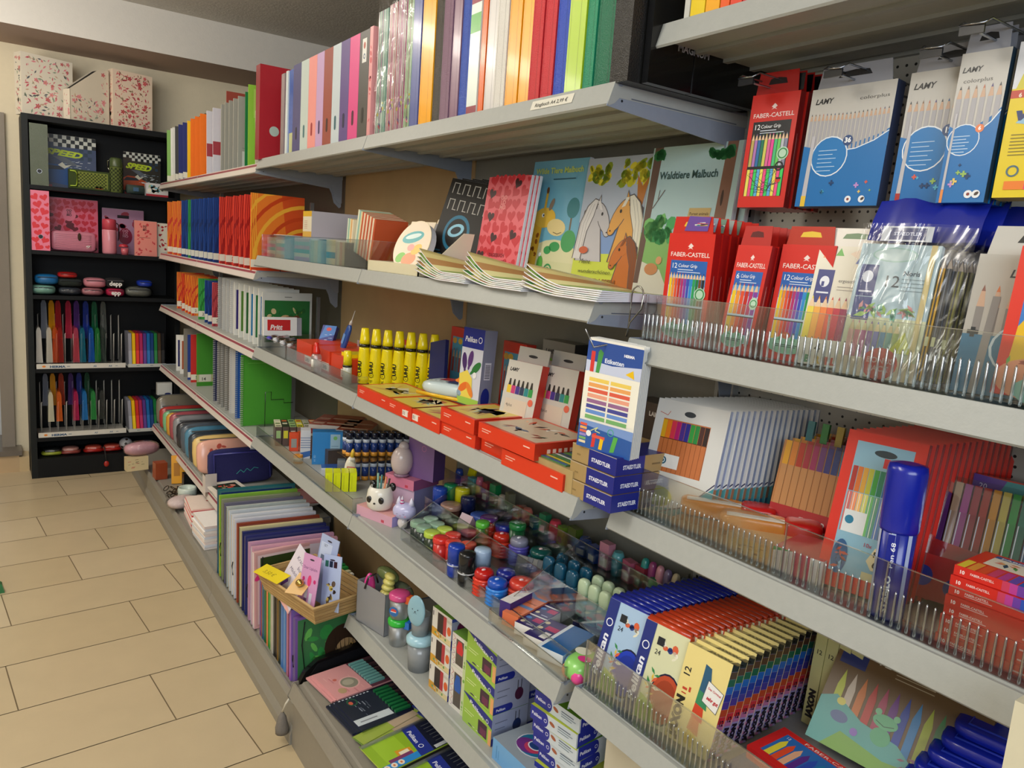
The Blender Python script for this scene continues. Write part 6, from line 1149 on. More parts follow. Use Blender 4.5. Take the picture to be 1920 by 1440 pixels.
def tube_eraser(label, P, kind, first={}):
    if kind in first: return dup(first[kind], P, label)
    c, c2 = {'teal': ('#4a7c94', '#13506c'), 'mint': ('#a8d0c4', '#c4d8b4')}[kind]
    t = thing('tube_eraser', label, 'eraser', P, '%s push-up erasers' % kind); b = MB('gloss'); b.blob((0, 0, .020), (.012, .0085, .021), c, p=4, seg=18); b.build('body', t); b = MB('gloss'); b.blob((0, 0, .051), (.0115, .008, .016), c2, p=3, seg=18); b.build('cap', t); b = MB('satin'); b.front(-.0092, -.005, .008).rect(0, 0, 11, 4, '#d87a6c'); b.build('label_print', t)
    first[kind] = t; return t
for r_ in range(2):
    for i in range(3): tube_eraser('teal push-up eraser in the %s row, %s from the left' % (['front', 'back'][r_], ORD[i]), pose(.182+.038*r_, 1.275-.042*i, zt+.0325, -80) @ Matrix.Scale(1.3, 4), 'teal')
for r_ in range(2):
    for i in range(5): tube_eraser('mint push-up eraser in the %s row, %s from the left' % (['front', 'back'][r_], ORD[i]), pose(.182+.038*r_, 1.150-.034*i, zt+.0325, -80) @ Matrix.Scale(1.25, 4), 'mint')
g = random.Random(21); MC = ['#1c3c8c', '#c9889c', '#58a0a8', '#b05a74', '#8c2c3c', '#157a44', '#c9c0b0', '#6a6c58', '#b8402c', '#d87a6c', '#232c80', '#2a7a54', '#c83a50', '#6a8a2c', '#4a5c20', '#26407c']
for i in range(22):
    b = MB('gloss'); c = MC[i % 16]; w, h = g.uniform(.022, .034), g.uniform(.03, .06)
    if i % 3: b.box(0, 0, 0, w, .02, h, c); b.front().rect(3, 4, w*1000-6, h*350, g.choice(['#e0dccc', '#2c2c34', '#d8c0c8']))
    else: b.lathe([(w/2, 0), (w/2, h*.8), (w*.35, h)], c, seg=14, o=(w/2, .01, 0))
    one(b, 'novelty_eraser', '%s small novelty %s in the top tier, %s from the left' % ({0: 'round', 1: 'boxy', 2: 'square'}[i % 3], 'sharpener' if i % 3 == 0 else 'eraser', ORD[i]), 'eraser', pose(.275, 1.87-.0385*i, zt+.103, -90+g.uniform(-12, 12)), 'small erasers in the top tier')
PN = ['#2a8a84', '#8c3a6a', '#c88a94', '#6a5a7c', '#b8a888', '#4c5c6c']
for i in range(6): b = MB('gloss'); b.blob((0, 0, .035), (.009, .009, .036), PN[i], p=3); one(b, 'pen_eraser', '%s pen-shaped eraser at the right end of the top tier' % ['teal', 'plum', 'pink', 'mauve', 'sand', 'slate'][i], 'eraser', pose(.285, 1.03-.022*i+.05, zt+.101+0), 'pen-shaped erasers')
# flat erasers and their little boxes on the front tier
def flat(x, y, w, d, h, cols, fn, label, name='eraser_pack', yaw=-72, z=.004, grp='eraser packs on the front tier'):
    t = thing(name, label, 'eraser pack', pose(x, y, zt+z, yaw), grp); b = MB('satin'); b.box(0, 0, 0, w, d, h, cols[0], cols={'top': cols[1]}); fn(b.top(h), w*1000, d*1000); b.build('pack', t); return t
flat(.045, 1.262, .028, .16, .045, ('#3c2a78', '#dcd8dc'), lambda f, w, h: f.rects([(1, 3+k*22.5, w-2, 20, '#e8e4e2') for k in range(7)]), 'row of white erasers in a purple tray at the top left of the eraser display')
flat(.038, 1.240, .042, .15, .030, ('#e0744c', '#e07c50'), lambda f, w, h: (f.rects([(0, 44, w, 12, '#6a84b0'), (0, 98, w, 10, '#6a84b0')]), f.text('Radierer', 6, 16, 9, '#5a2c20'), f.text('Radierer', 6, 70, 9, '#5a2c20')), 'orange erasers with blue bands in the display')
for i in range(3):
    flat(.040+.052*i, 1.196+.018*i-.0*i, .046, .050, .026, ('#e8e4e0', '#26185c'), lambda f, w, h: (f.ell(w*.2, h*.75, 7, 5, '#3c78c0'), f.ell(w*.2, h*.3, 5, 5, '#d8c8a8'), f.rect(w*.5, h*.55, w*.44, h*.36, '#b01c5c'), f.rects([(w*.5, h*.15, w*.35, 3, '#c8c4d8')])), 'purple and white eraser pack, %s of three in the middle of the display' % ORD[i])
flat(.030, 1.150, .050, .09, .024, ('#e6e2dc', '#271a60'), lambda f, w, h: (f.ell(w*.2, h*.8, 6, 6, '#d8c8a8'), f.ell(w*.2, h*.5, 6, 6, '#d8c8a8'), f.rect(w*.4, h*.5, w*.55, h*.2, '#b01c5c'), f.rect(w*.6, h*.1, w*.3, h*.3, '#e8e4e0')), 'dark purple eraser pack before the big blue one')
flat(.150, 1.14, .10, .05, .028, ('#1a1c3c', '#1a1440'), lambda f, w, h: (f.rect(6, 6, 40, 12, '#2f6a70'), f.ell(70, 30, 8, 6, '#c87888'), f.rect(54, 6, 30, 10, '#d8dce0')), 'black and teal eraser pack behind the purple ones')
flat(.028, 1.098, .060, .12, .024, ('#dfe6ec', '#0f5a9c'), lambda f, w, h: f.rect(0, 0, 8, h, '#d8e0e8'), 'big plain blue eraser box in the display')
b = MB('gloss'); b.blob((.04, .05, .03), (.04, .055, .032), '#8fd06c', p=2.6); f = b.top(.0625, 0, 0); f.ell(30, 60, 22, 18, '#e8e8d4'); f.ell(55, 30, 18, 14, '#e03c90'); b.blob((.02, .02, .022), (.02, .02, .022), '#f08a3c'); b.blob((.052, .012, .022), (.02, .018, .022), '#e84a98'); b.blob((.0, .055, .02), (.016, .02, .02), '#4a9ae0')
one(b, 'neon_eraser_bag', 'bag of neon green, pink and orange erasers at the right end of the display', 'eraser bag', pose(.020, 1.02, zt+.001, -75) @ Matrix.Scale(.75, 4), 'eraser packs on the front tier')
for i, y in enumerate((1.20, 1.07)):
    b = MB('satin'); f = b.left(.0, 0, 0); f.text(['0,75€', '1,80€'][i], 0, 6, 15, '#3a3434', shear=.2); o = b.build('handwritten_price', ORG); o.location = (.0565, y, .006)
bin_(1.262, .998, .018, .025, .032, zt+.0005, 'low clear acrylic lip in front of the flat erasers', name='acrylic_strip')
# ------------------------------------------------------------------ fifth shelf of the grey-backed unit (E3)
zt = ZE-.0025
b = MB('satin'); w_, d_, h_ = .135, .09, .125
for a in ((0, 0, 0, w_, .002, h_), (0, d_-.002, 0, w_, d_, h_), (0, 0, 0, .002, d_, h_), (w_-.002, 0, 0, w_, d_, h_), (0, 0, 0, w_, d_, .002)): b.box(*a, '#8f9094')
one(b, 'grey_box', 'open grey cardboard box at the left end of the fifth shelf', 'box', pose(.02, 1.955, zt, -78))
def figure_(P, label, c, kind):
    t = thing('squeeze_bottle', label, 'bottle', P); b = MB('gloss')
    if kind == 0:
        for k in range(6): b.blob((0, 0, .012+k*.016), (.028-.0015*k, .024, .011), c)
    else: b.blob((0, 0, .05), (.03, .022, .05), c)
    b.build('body', t); return t
b = MB('gloss'); 
for k in range(7): b.blob((.0+.0025*k, 0, .05+k*.016), (.027-.002*k, .022, .011), '#d8cf74', seg=14)
one(b, 'yellow_squeeze_toy', 'pale yellow ribbed soft toy sticking out of the grey box', 'toy', pose(.075, 1.885, zt+.003))
b = MB('gloss'); b.blob((0, 0, .10), (.018, .014, .05), '#d83a90'); b.tube([(-.02, -.012, .11), (-.01, -.014, .145), (.012, -.014, .15), (.022, -.01, .12)], .003, '#2a2228'); one(b, 'pink_toy', 'hot pink toy with dark strap in the grey box', 'toy', pose(.045, 1.925, zt+.003))
b = MB('gloss'); b.blob((0, 0, .13), (.022, .05, .02), '#6f7d4c'); b.blob((.02, -.05, .10), (.018, .05, .018), '#66705a'); one(b, 'olive_bottle', 'olive green bottle lying on top of the grey box', 'bottle', pose(.10, 1.92, zt+.01, 8))
def paint_pot(P, c_l, c_b, label, h=.055, r=.027, clip=None, z0=0, m='frosted', grp='paint water pots'):
    t = thing('water_pot', label, 'water pot', P, grp); b = MB(m); b.lathe([(r*.85, z0), (r*.92, z0+.004), (r, z0+h)], c_b, seg=22); b.build('body', t); b = MB('gloss'); b.lathe([(r*1.08, z0+h), (r*1.1, z0+h+.004), (r*1.1, z0+h+.014), (r*.9, z0+h+.018), (r*.3, z0+h+.018)], c_l, seg=22); b.build('lid', t)
    if clip: b = MB('gloss'); b.box(r*.8, -.010, z0+h-.006, r*1.5, .010, z0+h+.014, clip); b.build('clip', t)
    return t
paint_pot(pose(.068, 1.775, zt, -60), '#2fb83c', '#7c8280', 'clear water pot with bright green lid and blue clip', clip='#2278d8', h=.06)
PT = paint_pot(pose(.068, 1.775, zt+.079, -60), '#d8508c', '#8c9498', 'clear water pot with pink lid and round blue label, stacked on the green one', clip='#e8642c', h=.055)
b = MB('satin'); b.front(-.027, -.014, .012).ell(14, 14, 15, 14, '#2c6cb0'); f = b.front(-.0272, -.014, .012); f.ell(14, 17, 9, 5, '#d84a3c'); f.rect(4, 12, 18, 2, '#f0f0f4'); b.build('round_label', PT)
t = thing('water_cup', 'tall grey water cup with pale blue lid at the shelf edge', 'cup', pose(.062, 1.635, zt, -60)); b = MB('frosted'); b.lathe([(.029, 0), (.033, .075)], '#8d9296', seg=24, m='gloss'); b.build('body', t); b = MB('gloss'); b.lathe([(.036, .075), (.037, .078), (.037, .088), (.028, .096), (.01, .098)], '#a4cddc', seg=24); b.build('lid', t)
t = thing('seal_water_cup', 'grey cup with pale blue seal face disc, stacked on the tall cup', 'cup', pose(.060, 1.635, zt+.0985, -60)); b = MB('gloss'); b.lathe([(.022, 0), (.026, .055)], '#8d9296', seg=24); b.build('body', t)
b = MB('gloss'); b.blob((0, -.024, .072), (.027, .006, .042), '#92bccc'); b.build('face_disc', t); b = MB('satin'); f = b.front(-.0305, 0, .07); f.ell(-8, 8, 1.6, 1.6, '#2c3c44'); f.ell(8, 8, 1.6, 1.6, '#2c3c44'); f.ell(0, 2, 2.4, 1.6, '#2c3c44'); f.line([(-5, -3), (0, -1), (5, -3)], .8, '#2c3c44'); b.build('face_print', t)
def ink_box(P, label, w, h, kind, d=.10, grp='window boxes of paint on the fifth shelf'):
    t = thing('window_box', label, 'paint box', P, grp); b = MB('satin'); b.box(0, 0, 0, w, d, h, '#dcd8d0', cols={'right': '#9da2bc', 'top': '#6f9c3c'}); f = b.front(); W, H = w*1000, h*1000
    if kind == 'a':
        f.rect(0, 0, W, H*.2, '#d8c896'); f.rect(0, 0, W*.4, H*.28, '#d09a30'); f.rect(W*.28, H*.22, W*.4, H*.7, '#2c2226'); f.rect(W*.58, H*.22, W*.16, H*.7, '#b0303c'); f.ell(W*.88, H*.5, W*.10, H*.16, '#d8602c'); f.scatter(W, H*.22, 8, ['#6a9a5c', '#e8e0c8', '#d09a30'], 3, 6, 'ell', 3); f.rects([(3, H*.7, 3, 12, '#4a4050')]); f.rect(W*.76, H*.78, W*.24, H*.1, '#c9c4b8')
        f = b.right(w); f.rect(0, 0, d*1000, H*.22, '#1f2a8c'); f.ell(d*420, H*.62, 26, H*.26, '#5c1c40'); f.ell(d*420, H*.62, 16, H*.16, '#6f2850'); f.rect(0, H*.88, d*1000, H*.12, '#3a4a9c')
    if kind in ('red', 'blue'):
        c = '#cf2c34' if kind == 'red' else '#1c58b0'; f.rect(W*.28, H*.1, W*.5, H*.78, '#544c46'); f.poly([(W*.36, H*.45), (W*.7, H*.45), (W*.76, H*.6), (W*.64, H*.84), (W*.42, H*.84), (W*.30, H*.6)], c); g = random.Random(2)
        for k in range(6): f.line([(W*.02+g.uniform(0, 8), H*(.05+.15*k)), (W*.24, H*(.12+.15*k)), (W*.06, H*(.18+.15*k))], 1, '#c9545c' if k % 2 else '#8c3c8c')
        f.rect(W*.82, 0, W*.18, H, '#c8d8a8'); f.scatter(W*.2, H, 6, ['#7ab04c', '#e8e4c8', '#8fb8c8'], 3, 5, 'ell', 4, W*.8)
    if kind == 'p':
        f.rect(0, 0, W, H, '#9cc24a'); f.poly([(0, H), (W, H*.55), (W, H*.82), (0, H)], '#202a86'); f.poly([(0, H), (W*.3, H), (W, H*.84), (W, H*.62), (W*.4, H*.74), (0, H*.98)], '#202a86'); f.text('Pelikan', W*.22, H*.80, 12, '#e8eaf4', rot=-14, bold=.02, w=W*.5); f.ring(W*.84, H*.68, 5, 1.3, '#e8eaf4')
        f.rect(W*.55, H*.08, W*.3, H*.44, '#41283c'); f.rect(W*.62, H*.12, W*.20, H*.22, '#6f2c50'); f.rects([(W*.06, H*.46, W*.34, 2, '#d8e8a8'), (W*.06, H*.38, W*.28, 2, '#d8e8a8')]); f.scatter(W, H*.2, 9, ['#d84a3c', '#f0ece0', '#e0a03c', '#4a3a6c'], 3, 6, 'bar', 3); f.rect(W*.9, 0, W*.1, H*.5, '#e8a86c')
        f = b.right(w); f.rect(0, 0, 46, H*.24, '#1f2a8c'); f.ell(46, H*.12, 8, H*.12, '#1f2a8c'); f.text('Pelikan', 8, H*.07, 9, '#dfe2f0', bold=.02); f.ell(70, H*.45, 12, H*.2, ['#1c2c5c', '#4a1c3c', '#5a6a2c'][int(h*1000) % 3]); f.rects([(64, H*.6, 2, H*.3, '#3a3a40'), (74, H*.6, 2, H*.3, '#3a3a40'), (8, H*.7, 34, 2, '#6a6e84'), (8, H*.5, 28, 2, '#6a6e84')])
    b.build('carton', t); return t
for k in range(3): ink_box(pose(.045, 1.548, zt+.0722*k, -86), 'patterned window box with red tube, %s of its column' % ['bottom', 'middle', 'top'][k], .085, .0715, 'a')
ink_box(pose(.050, 1.455, zt, -86), 'window box with blue paint bottle below the red one', .062, .108, 'blue'); ink_box(pose(.050, 1.455, zt+.1085, -86), 'window box with red paint bottle on top of the blue one', .062, .082, 'red')
for k in range(3): ink_box(pose(.048, 1.385, zt+.0765*k, -88), 'lime and navy paint box, %s of the front stack' % ['bottom', 'middle', 'top'][k], .118, .0755+.0005*k, 'p')
ink_box(pose(.075, 1.42, zt+.2295, -88), 'lime and plum paint box on the very top, touching the shelf above', .118, .052, 'p', .09)
for k in range(3): ink_box(pose(.155, 1.40, zt+.0775*k, -88), 'lime and navy paint box, %s of the stack behind the front one' % ['bottom', 'middle', 'top'][k], .118, .0768, 'p', .10)
t = thing('rainbow_disc_box', 'pale blue box with rainbow coloured ring on its lid, lying low at the shelf edge', 'paint box', pose(.035, 1.235, zt, -88)); b = MB('satin'); b.box(0, 0, 0, .16, .11, .05, '#6fa8dc', cols={'top': '#8c96a0'}); f = b.top(.05); f.ell(70, 60, 44, 38, '#c8ccd8'); f.ell(70, 60, 41, 35, '#1c6a94'); f.ell(62, 48, 30, 22, '#6a2c7c'); f.ell(74, 52, 22, 16, '#b83a5c'); f.ell(72, 60, 18, 14, '#d8dce4'); f.ell(72, 60, 15, 11, '#20407c'); b.front().rects([(14, 8, 3, 30, '#4a88c0'), (22, 8, 2, 22, '#4a88c0')]); b.build('carton', t)
for k in range(7):
    t = thing('flat_paint_box', 'flat white and navy paint box, %s from the bottom of its stack' % ORD[k], 'paint box', pose(.055+(.012 if k < 4 else 0)-.008*(k % 2), 1.115+(.012 if k > 2 else 0), zt+.0005+.0312*k, -84+2*(k % 2)), 'flat navy-tabbed paint boxes')
    b = MB('satin'); b.box(0, 0, 0, .128, .12, .030, '#c8d2da', cols={'top': '#5d8c24' if k in (6, 4) else '#b8c43c'}); f = b.front(); f.rect(0, 0, 40, 30, '#1f2a90'); f.ell(40, 15, 11, 15, '#1f2a90'); f.text('Pelikan', 4, 11, 10, '#e4e6f4', bold=.02); f.ring(43, 14, 4, 1, '#e4e6f4'); f.ell(62, 16, 8, 4, '#a0583c', -20); f.rects([(78, 20, 34, 2, '#4a5a6c'), (78, 15, 40, 2, '#7c8c98'), (78, 10, 30, 2, '#7c8c98')])
    if k == 4: f.rect(0, 26, 128, 4, '#b8cc1c')
    f = b.right(.128); f.rect(4, 0, 48, 30, '#1f2a90'); f.ell(52, 15, 11, 15, '#1f2a90'); f.text('Pelikan', 9, 11, 11, '#e4e6f4', bold=.02); f.ring(55, 15, 4, 1, '#e4e6f4'); f.rect(82, 4, 34, 22, '#b8c8d0'); f.rects([(85+j*2.6, 6, 1.3 if j % 3 else 2, 18, '#26303c') for j in range(11)])
    if k == 6: f = b.top(.030); f.rect(0, 30, 128, 90, '#4c7a1c'); f.scatter(120, 40, 12, ['#e0863c', '#b8c83c', '#d8d8c8'], 4, 9, 'leaf', 5, 4, 76)
    b.build('carton', t)
# ------------------------------------------------------------------ drawer base of the grey-backed unit (F3)
zt = .2005
def pencil_set(P, label, c, c2, body, n, deco, w=.15, L=.235, t_=.005, grp='pencil sets on the drawer base'):
    t = thing('pencil_set', label, 'pencil set', P, grp); b = MB('satin'); b.box(0, 0, 0, w, L, t_, '#d8d4cc', cols={'top': c, 'front': c, 'right': c, 'left': c}); f = b.top(t_); f.rect(0, 110, w*1000, L*1000-110, c2); deco(f, w*1000, 110); b.build('card', t)
    b = MB('gloss'); 
    for k in range(n):
        x = .012+(w-.02)*k/n; b.box(x, .112, t_, x+.009, .160, t_+.006, body); b.box(x+.001, .160, t_, x+.008, L-.02, t_+.005, '#2a2428' if k % 2 else '#4a3438')
    b.build('pencils', t); return t
def pinkd(f, w, h): f.rect(0, 0, w, h, '#d99a9c'); f.scatter(w, h, 8, ['#e0a8a8', '#c98488'], 8, 16, 'bar', 2); f.ell(w*.62, h*.62, 32, 30, '#e2b0ac'); f.ell(w*.62, h*.62, 27, 25, '#8f8c7c'); f.ell(w*.60, h*.60, 15, 17, '#b0aa98'); f.ell(w*.4, h*.36, 6, 6, '#c4685c'); f.ell(w*.8, h*.28, 14, 12, '#b89c78')
def darkd(f, w, h): f.rect(0, 0, w, h, '#232a38'); f.scatter(w*.7, h*.7, 26, ['#5c6474', '#8c94a4'], 2, 9, 'bar', 4, w*.2, h*.25); f.ell(w*.18, h*.35, 18, 15, '#2c5a44'); f.ell(w*.18, h*.35, 13, 11, '#232a38'); f.ell(w*.2, h*.30, 8, 6, '#c8604a'); f.rects([(3, 8+k*11, 4, 6, '#c8ccd8') for k in range(9)])
for k in range(3): pencil_set(pose(-.115+.006*k, 1.985-.008*k, zt+.0062*k+.0045, -82), 'pink pencil set with portrait oval, %s of its pile' % ['bottom', 'middle', 'top'][k], '#d99a9c', '#5c2c3c', '#6fa8a4', 9, pinkd)
for k in range(3):
    t = pencil_set(pose(-.115+.010*k, 1.825-.006*k, zt+.0062*k+.0045, -84), 'dark blue dinosaur skeleton pencil set, %s of its pile' % ['bottom', 'middle', 'top'][k], '#1d2440', '#14122c', '#1c6a3c', 8, darkd)
    if k == 2:
        b = MB('satin'); b.top(.0052, .105, .0).rect(0, 0, 28, 108, '#c9d2d8'); f = b.top(.0053, .105, 0); f.rect(12, 14, 5, 50, '#8a9098'); b.build('name_strip', t)
for k in range(2):
    b = MB('gloss'); b.add([(0, 0, .0), (.055, 0, .002), (.055, .30, .02), (0, .30, .018)], [(0, 1, 2, 3)], '#7a9a4c'); b.add([(.004, .002, .003), (.05, .002, .005), (.05, .2, .018), (.004, .2, .016)], [(0, 1, 2, 3)], '#9cb04c'); b.add([(.004, .1, .0102), (.05, .1, .0122), (.05, .18, .0172), (.004, .18, .0152)], [(0, 1, 2, 3)], '#b8a48c'); b.box(.0, .19, .012, .055, .20, .02, '#2c3a8c')
    one(b, 'green_envelope', 'green and beige folded envelope, %s of two beside the dark pencil sets' % ['upper', 'lower'][k], 'envelope', pose(-.105, 1.668-.045*k, zt+.006, -78), 'green envelopes')
def brushset(P, label):
    t = thing('brush_set', label, 'brush set', P, 'lime and navy brush sets'); b = MB('satin'); b.box(0, 0, 0, .118, .28, .004, '#b8d04a', cols={'top': '#8fb42c'}); f = b.top(.004); f.rect(8, 24, 102, 66, '#9cc234'); f.poly([(62, 60), (110, 56), (118, 96), (70, 100)], '#d8982c'); f.rect(72, 66, 20, 26, '#e8e0c4'); f.poly([(92, 66), (118, 60), (118, 96), (94, 92)], '#281c1c'); f.line([(96, 92), (100, 78), (108, 74), (100, 64)], 3, '#e8922c')
    f.rect(84, 30, 34, 66, '#7c3c68'); f.rect(96, 0, 22, 118, '#2f88d0'); f.rects([(97, 4, 18, 4, '#1d5088')]); 
    for j in range(3): f.ell(106, 14+j*20, 9, 8, '#e8dccc'); f.ell(106, 14+j*20, 4, 3, '#d87a3c')
    f.poly([(0, 118), (118, 104), (118, 142), (0, 156)], '#26348c'); f.text('Pelikan', 18, 124, 16, '#e4e6f4', rot=-6, bold=.02, w=52); f.ring(86, 124, 7, 1.8, '#e4e6f4')
    f.rect(0, 156, 118, 124, '#181c30'); f.poly([(0, 156), (118, 142), (118, 160), (0, 160)], '#181c30'); f.rects([(20+j*14, 165, 3, 70, '#50545c') for j in range(6)]); f.rect(104, 150, 12, 130, '#c8ccd0'); f.scatter(60, 40, 14, ['#c8642c', '#8c3c28', '#e8dcc8', '#2c8c8c', '#d84a5c'], 4, 9, 'leaf', 3, 40, 225); b.build('card', t)
    b = MB('gloss'); b.box(0, 0, .0041, .008, .28, .009, '#cfe07c', 'frosted'); b.build('edge_strip', t); return t
for k in range(4): brushset(pose(-.11+.003*k, 1.60-.135*k, zt+.016-.002*k, -84, -3, 0), 'lime and navy brush set lying on the drawer base, %s from the far end' % ORD[k])
# ------------------------------------------------------------------ large art folders standing on the base of the tan-backed unit (F2)
zt = .1415
AF = [(2.965, '#1f6a74', '#17306c', .34, 'teal framed folder, the tallest at the far end'), (2.935, '#88b83c', '#c4b83c', .325, 'lime and yellow flowered folder'), (2.90, '#8f9478', '#6c6c6c', .32, 'grey-green folder with black elastic'), (2.865, '#6c6a80', '#3c3a34', .315, 'grey folder behind the white ones'), (2.83, '#b8c0bc', '#4a4a44', .312, 'pale grey folder with dark edge'),
      (2.79, '#c8d0d8', '#d8d4cc', .31, 'white folder, first of the white group'), (2.755, '#dcdee4', '#c8c4b8', .305, 'white folder with thin edge'), (2.72, '#d4d8e4', '#d8d4c4', .30, 'white folder beside the rust one'), (2.68, '#8c3c28', '#b05a3c', .297, 'rust red folder'), (2.645, '#d8cc9c', '#4a5a4c', .294, 'cream folder with black bow'), (2.61, '#262c68', '#1c2050', .29, 'dark navy folder beside the rust one'), (2.575, '#2a3070', '#242c60', .287, 'navy folder with pale edge'),
      (2.53, '#c89ab8', '#b88cb0', .28, 'dusky pink folder'), (2.495, '#d8a4b8', '#c8c4d4', .276, 'pink folder with silver edge'), (2.46, '#e0b0b0', '#e0d0d4', .27, 'pale pink framed folder')]
def art(y, c, c2, h, label, x=-.128, w=.30, pic=None, grp='tall art folders on the base', yaw=-4, el=False):
    t = thing('art_folder', label, 'art folder', pose(x, y, zt, yaw, 3), grp); b = MB('satin'); b.box(0, 0, 0, w, .016, h, c, cols={'left': c2, 'top': c}); f = b.front(); W, H = w*1000, h*1000; f.rect(6, 6, W-12, H-12, tuple(v*.8+.04 for v in hexc(c))); f.rect(13, 13, W-26, H-26, c2)
    if pic == 'flower': f.rect(22, 22, W-44, H-44, '#2a4a24'); f.scatter(W-50, H-50, 40, ['#1d6a34', '#3a8a3c', '#123c20'], 10, 24, 'leaf', 3, 25, 25); [(f.ell(40+30*math.cos(k*1.256), H*.70+14*math.sin(k*1.256), 16, 9, '#d83c8c', k*72), f.ell(45+14*math.cos(k*1.256), H*.45+14*math.sin(k*1.256), 12, 7, '#e8702c', k*72)) for k in range(5)]
    elif pic == 'cat': f.rect(8, 8, W-16, H-16, '#3f7c4c'); f.scatter(W*.5, H*.8, 14, ['#3a9a4c', '#6ac05a', '#2f8a7c'], 12, 26, 'ell', 4, 10, 20); f.ell(W*.56, H*.44, 62, 66, '#3c2c20'); f.ell(W*.60, H*.36, 36, 34, '#b89468'); [f.poly([(W*.5+k*12, H*.2), (W*.5+k*12+5, H*.2), (W*.46+k*16, H*.62)], '#241a14') for k in range(5)]; f.ell(W*.66, H*.40, 7, 6, '#d8b060'); f.ell(W*.66, H*.40, 3, 5, '#15100c')
    else: f.scatter(W-40, H-40, 14, [c, c2, tuple(v*.6 for v in hexc(c))], 10, 30, 'bar', int(y*100), 20, 20)
    b.build('cover', t)
    b = MB('fabric'); b.tube([(.03, -.001, h*.93), (.02, -.003, h*.6), (.03, -.001, h*.2)], .0018, '#18181c', seg=5)
    if el: b.tube([(-.004, .004, h*.30), (-.008, .0, h*.42), (-.003, .01, h*.46)], .002, '#18181c', seg=5)
    b.build('elastic', t); return t
for i, (y, c, c2, h, lb) in enumerate(AF): art(y, c, c2, h, lb+' on the base', pic='flower' if i == 14 else None, el=i in (2, 7, 12), yaw=-4 if i < 14 else 6)
BF = [(2.40, '#e8702c', '#6a3a8c', .235, 'orange and purple edged folder left of the basket'), (2.375, '#4a7c9c', '#2c5a7c', .225, 'steel blue folder'), (2.35, '#1c7a3c', '#1c6a3c', .22, 'green folder'), (2.325, '#1f8a3c', '#e0804c', .22, 'second green folder'), (2.30, '#c8c49c', '#3aa03c', .215, 'cream folder with green edge'), (2.275, '#e0dcd0', '#b8b4a8', .215, 'off-white folder under the basket'), (2.25, '#26262a', '#1c1c20', .21, 'black folder under the basket'), (2.225, '#d09a3c', '#3a2c1c', .21, 'amber edged black folder'), (2.20, '#3c4a3c', '#2a302c', .205, 'dark green-black folder'), (2.175, '#5c88c8', '#4a7cc0', .225, 'sky blue folder'), (2.15, '#6a9cd8', '#5a8cc8', .235, 'bright sky blue folder'), (2.12, '#8c3c3c', '#b06a8c', .225, 'maroon folder'), (2.095, '#8c6cc0', '#9a60b8', .225, 'purple folder')]
for y, c, c2, h, lb in BF: art(y, c, c2, h, lb+' in the front group', x=-.122, grp='art folders of the front group', yaw=2, w=.28, el=False)
art(2.055, '#7c58a8', '#5c4a8c', .215, 'purple framed folder with cat picture, nearest to the drawer base', x=-.122, pic='cat', grp='art folders of the front group', yaw=6, w=.28, el=True)
b = MB('gloss'); b.prism([(0, 0), (.30, 0), (.30, .105), (.06, .085), (.02, .06), (0, .03)], 0, .018, 1, '#101012'); b.prism([(.02, .03), (.29, .03), (.29, .09), (.06, .075)], -.0005, 0, 1, '#1c1c20'); one(b, 'black_tray', 'black plastic file tray standing before the cat folder', 'file tray', pose(-.12, 2.02, zt, 6, 4))
# basket with beauty cards
t = thing('wicker_basket', 'small woven wooden basket full of cards, standing on the art folders', 'basket', pose(-.185, 2.26, .385, -78, 0, 0))
b = MB('wood'); w_, d_, h_ = .33, .21, .06
def slab(p, q, th=.004):   # slanted wall from lower edge p to upper edge q
    b.add([p[0], p[1], q[1], q[0]]+[tuple(Vector(v)+Vector((0, 0, -th))) for v in (p[0], p[1], q[1], q[0])], [(0, 1, 2, 3), (4, 7, 6, 5)], '#b0905c')
L0 = [(.02, .02, 0), (w_-.02, .02, 0), (w_-.02, d_-.02, 0), (.02, d_-.02, 0)]; L1 = [(0, 0, h_), (w_, 0, h_), (w_, d_, h_), (0, d_, h_)]
nn = 5
for k in range(4):
    j = (k+1) % 4
    for r_ in range(nn):
        a0, a1 = r_/nn+.01, (r_+1)/nn-.02
        P4 = [Vector(L0[k]).lerp(Vector(L1[k]), a0), Vector(L0[j]).lerp(Vector(L1[j]), a0), Vector(L0[j]).lerp(Vector(L1[j]), a1), Vector(L0[k]).lerp(Vector(L1[k]), a1)]
        c_ = Vector((w_/2, d_/2, h_/2)); Q4 = [v+(c_-v).normalized()*.004 for v in P4]
        b.add([tuple(v) for v in P4+Q4], [(0, 1, 2, 3), (7, 6, 5, 4), (3, 2, 6, 7), (0, 4, 5, 1)], ['#c2a06a', '#b89560'][r_ % 2], 'wood')
b.build('woven_wall', t); b = MB('wood'); b.box(.018, .018, 0, w_-.018, d_-.018, .004, '#a88a58'); b.build('base', t)
b = MB('wood'); b.tube([tuple(v) for v in L1], .0045, '#bf9c66', closed=True, seg=6); b.build('rim', t)
def bcard(P, w, h, c, fn, label, slot=True):
    t = thing('beauty_card', label, 'blister card', P, 'cards in the wicker basket'); b = MB('satin'); b.box(0, 0, 0, w, .002, h, c); fn(b.front(), w*1000, h*1000)
    if slot: b.front().ell(w*500, h*1000-14, 11, 2.6, '#3a3444')
    b.build('card', t); return t
BK = .395
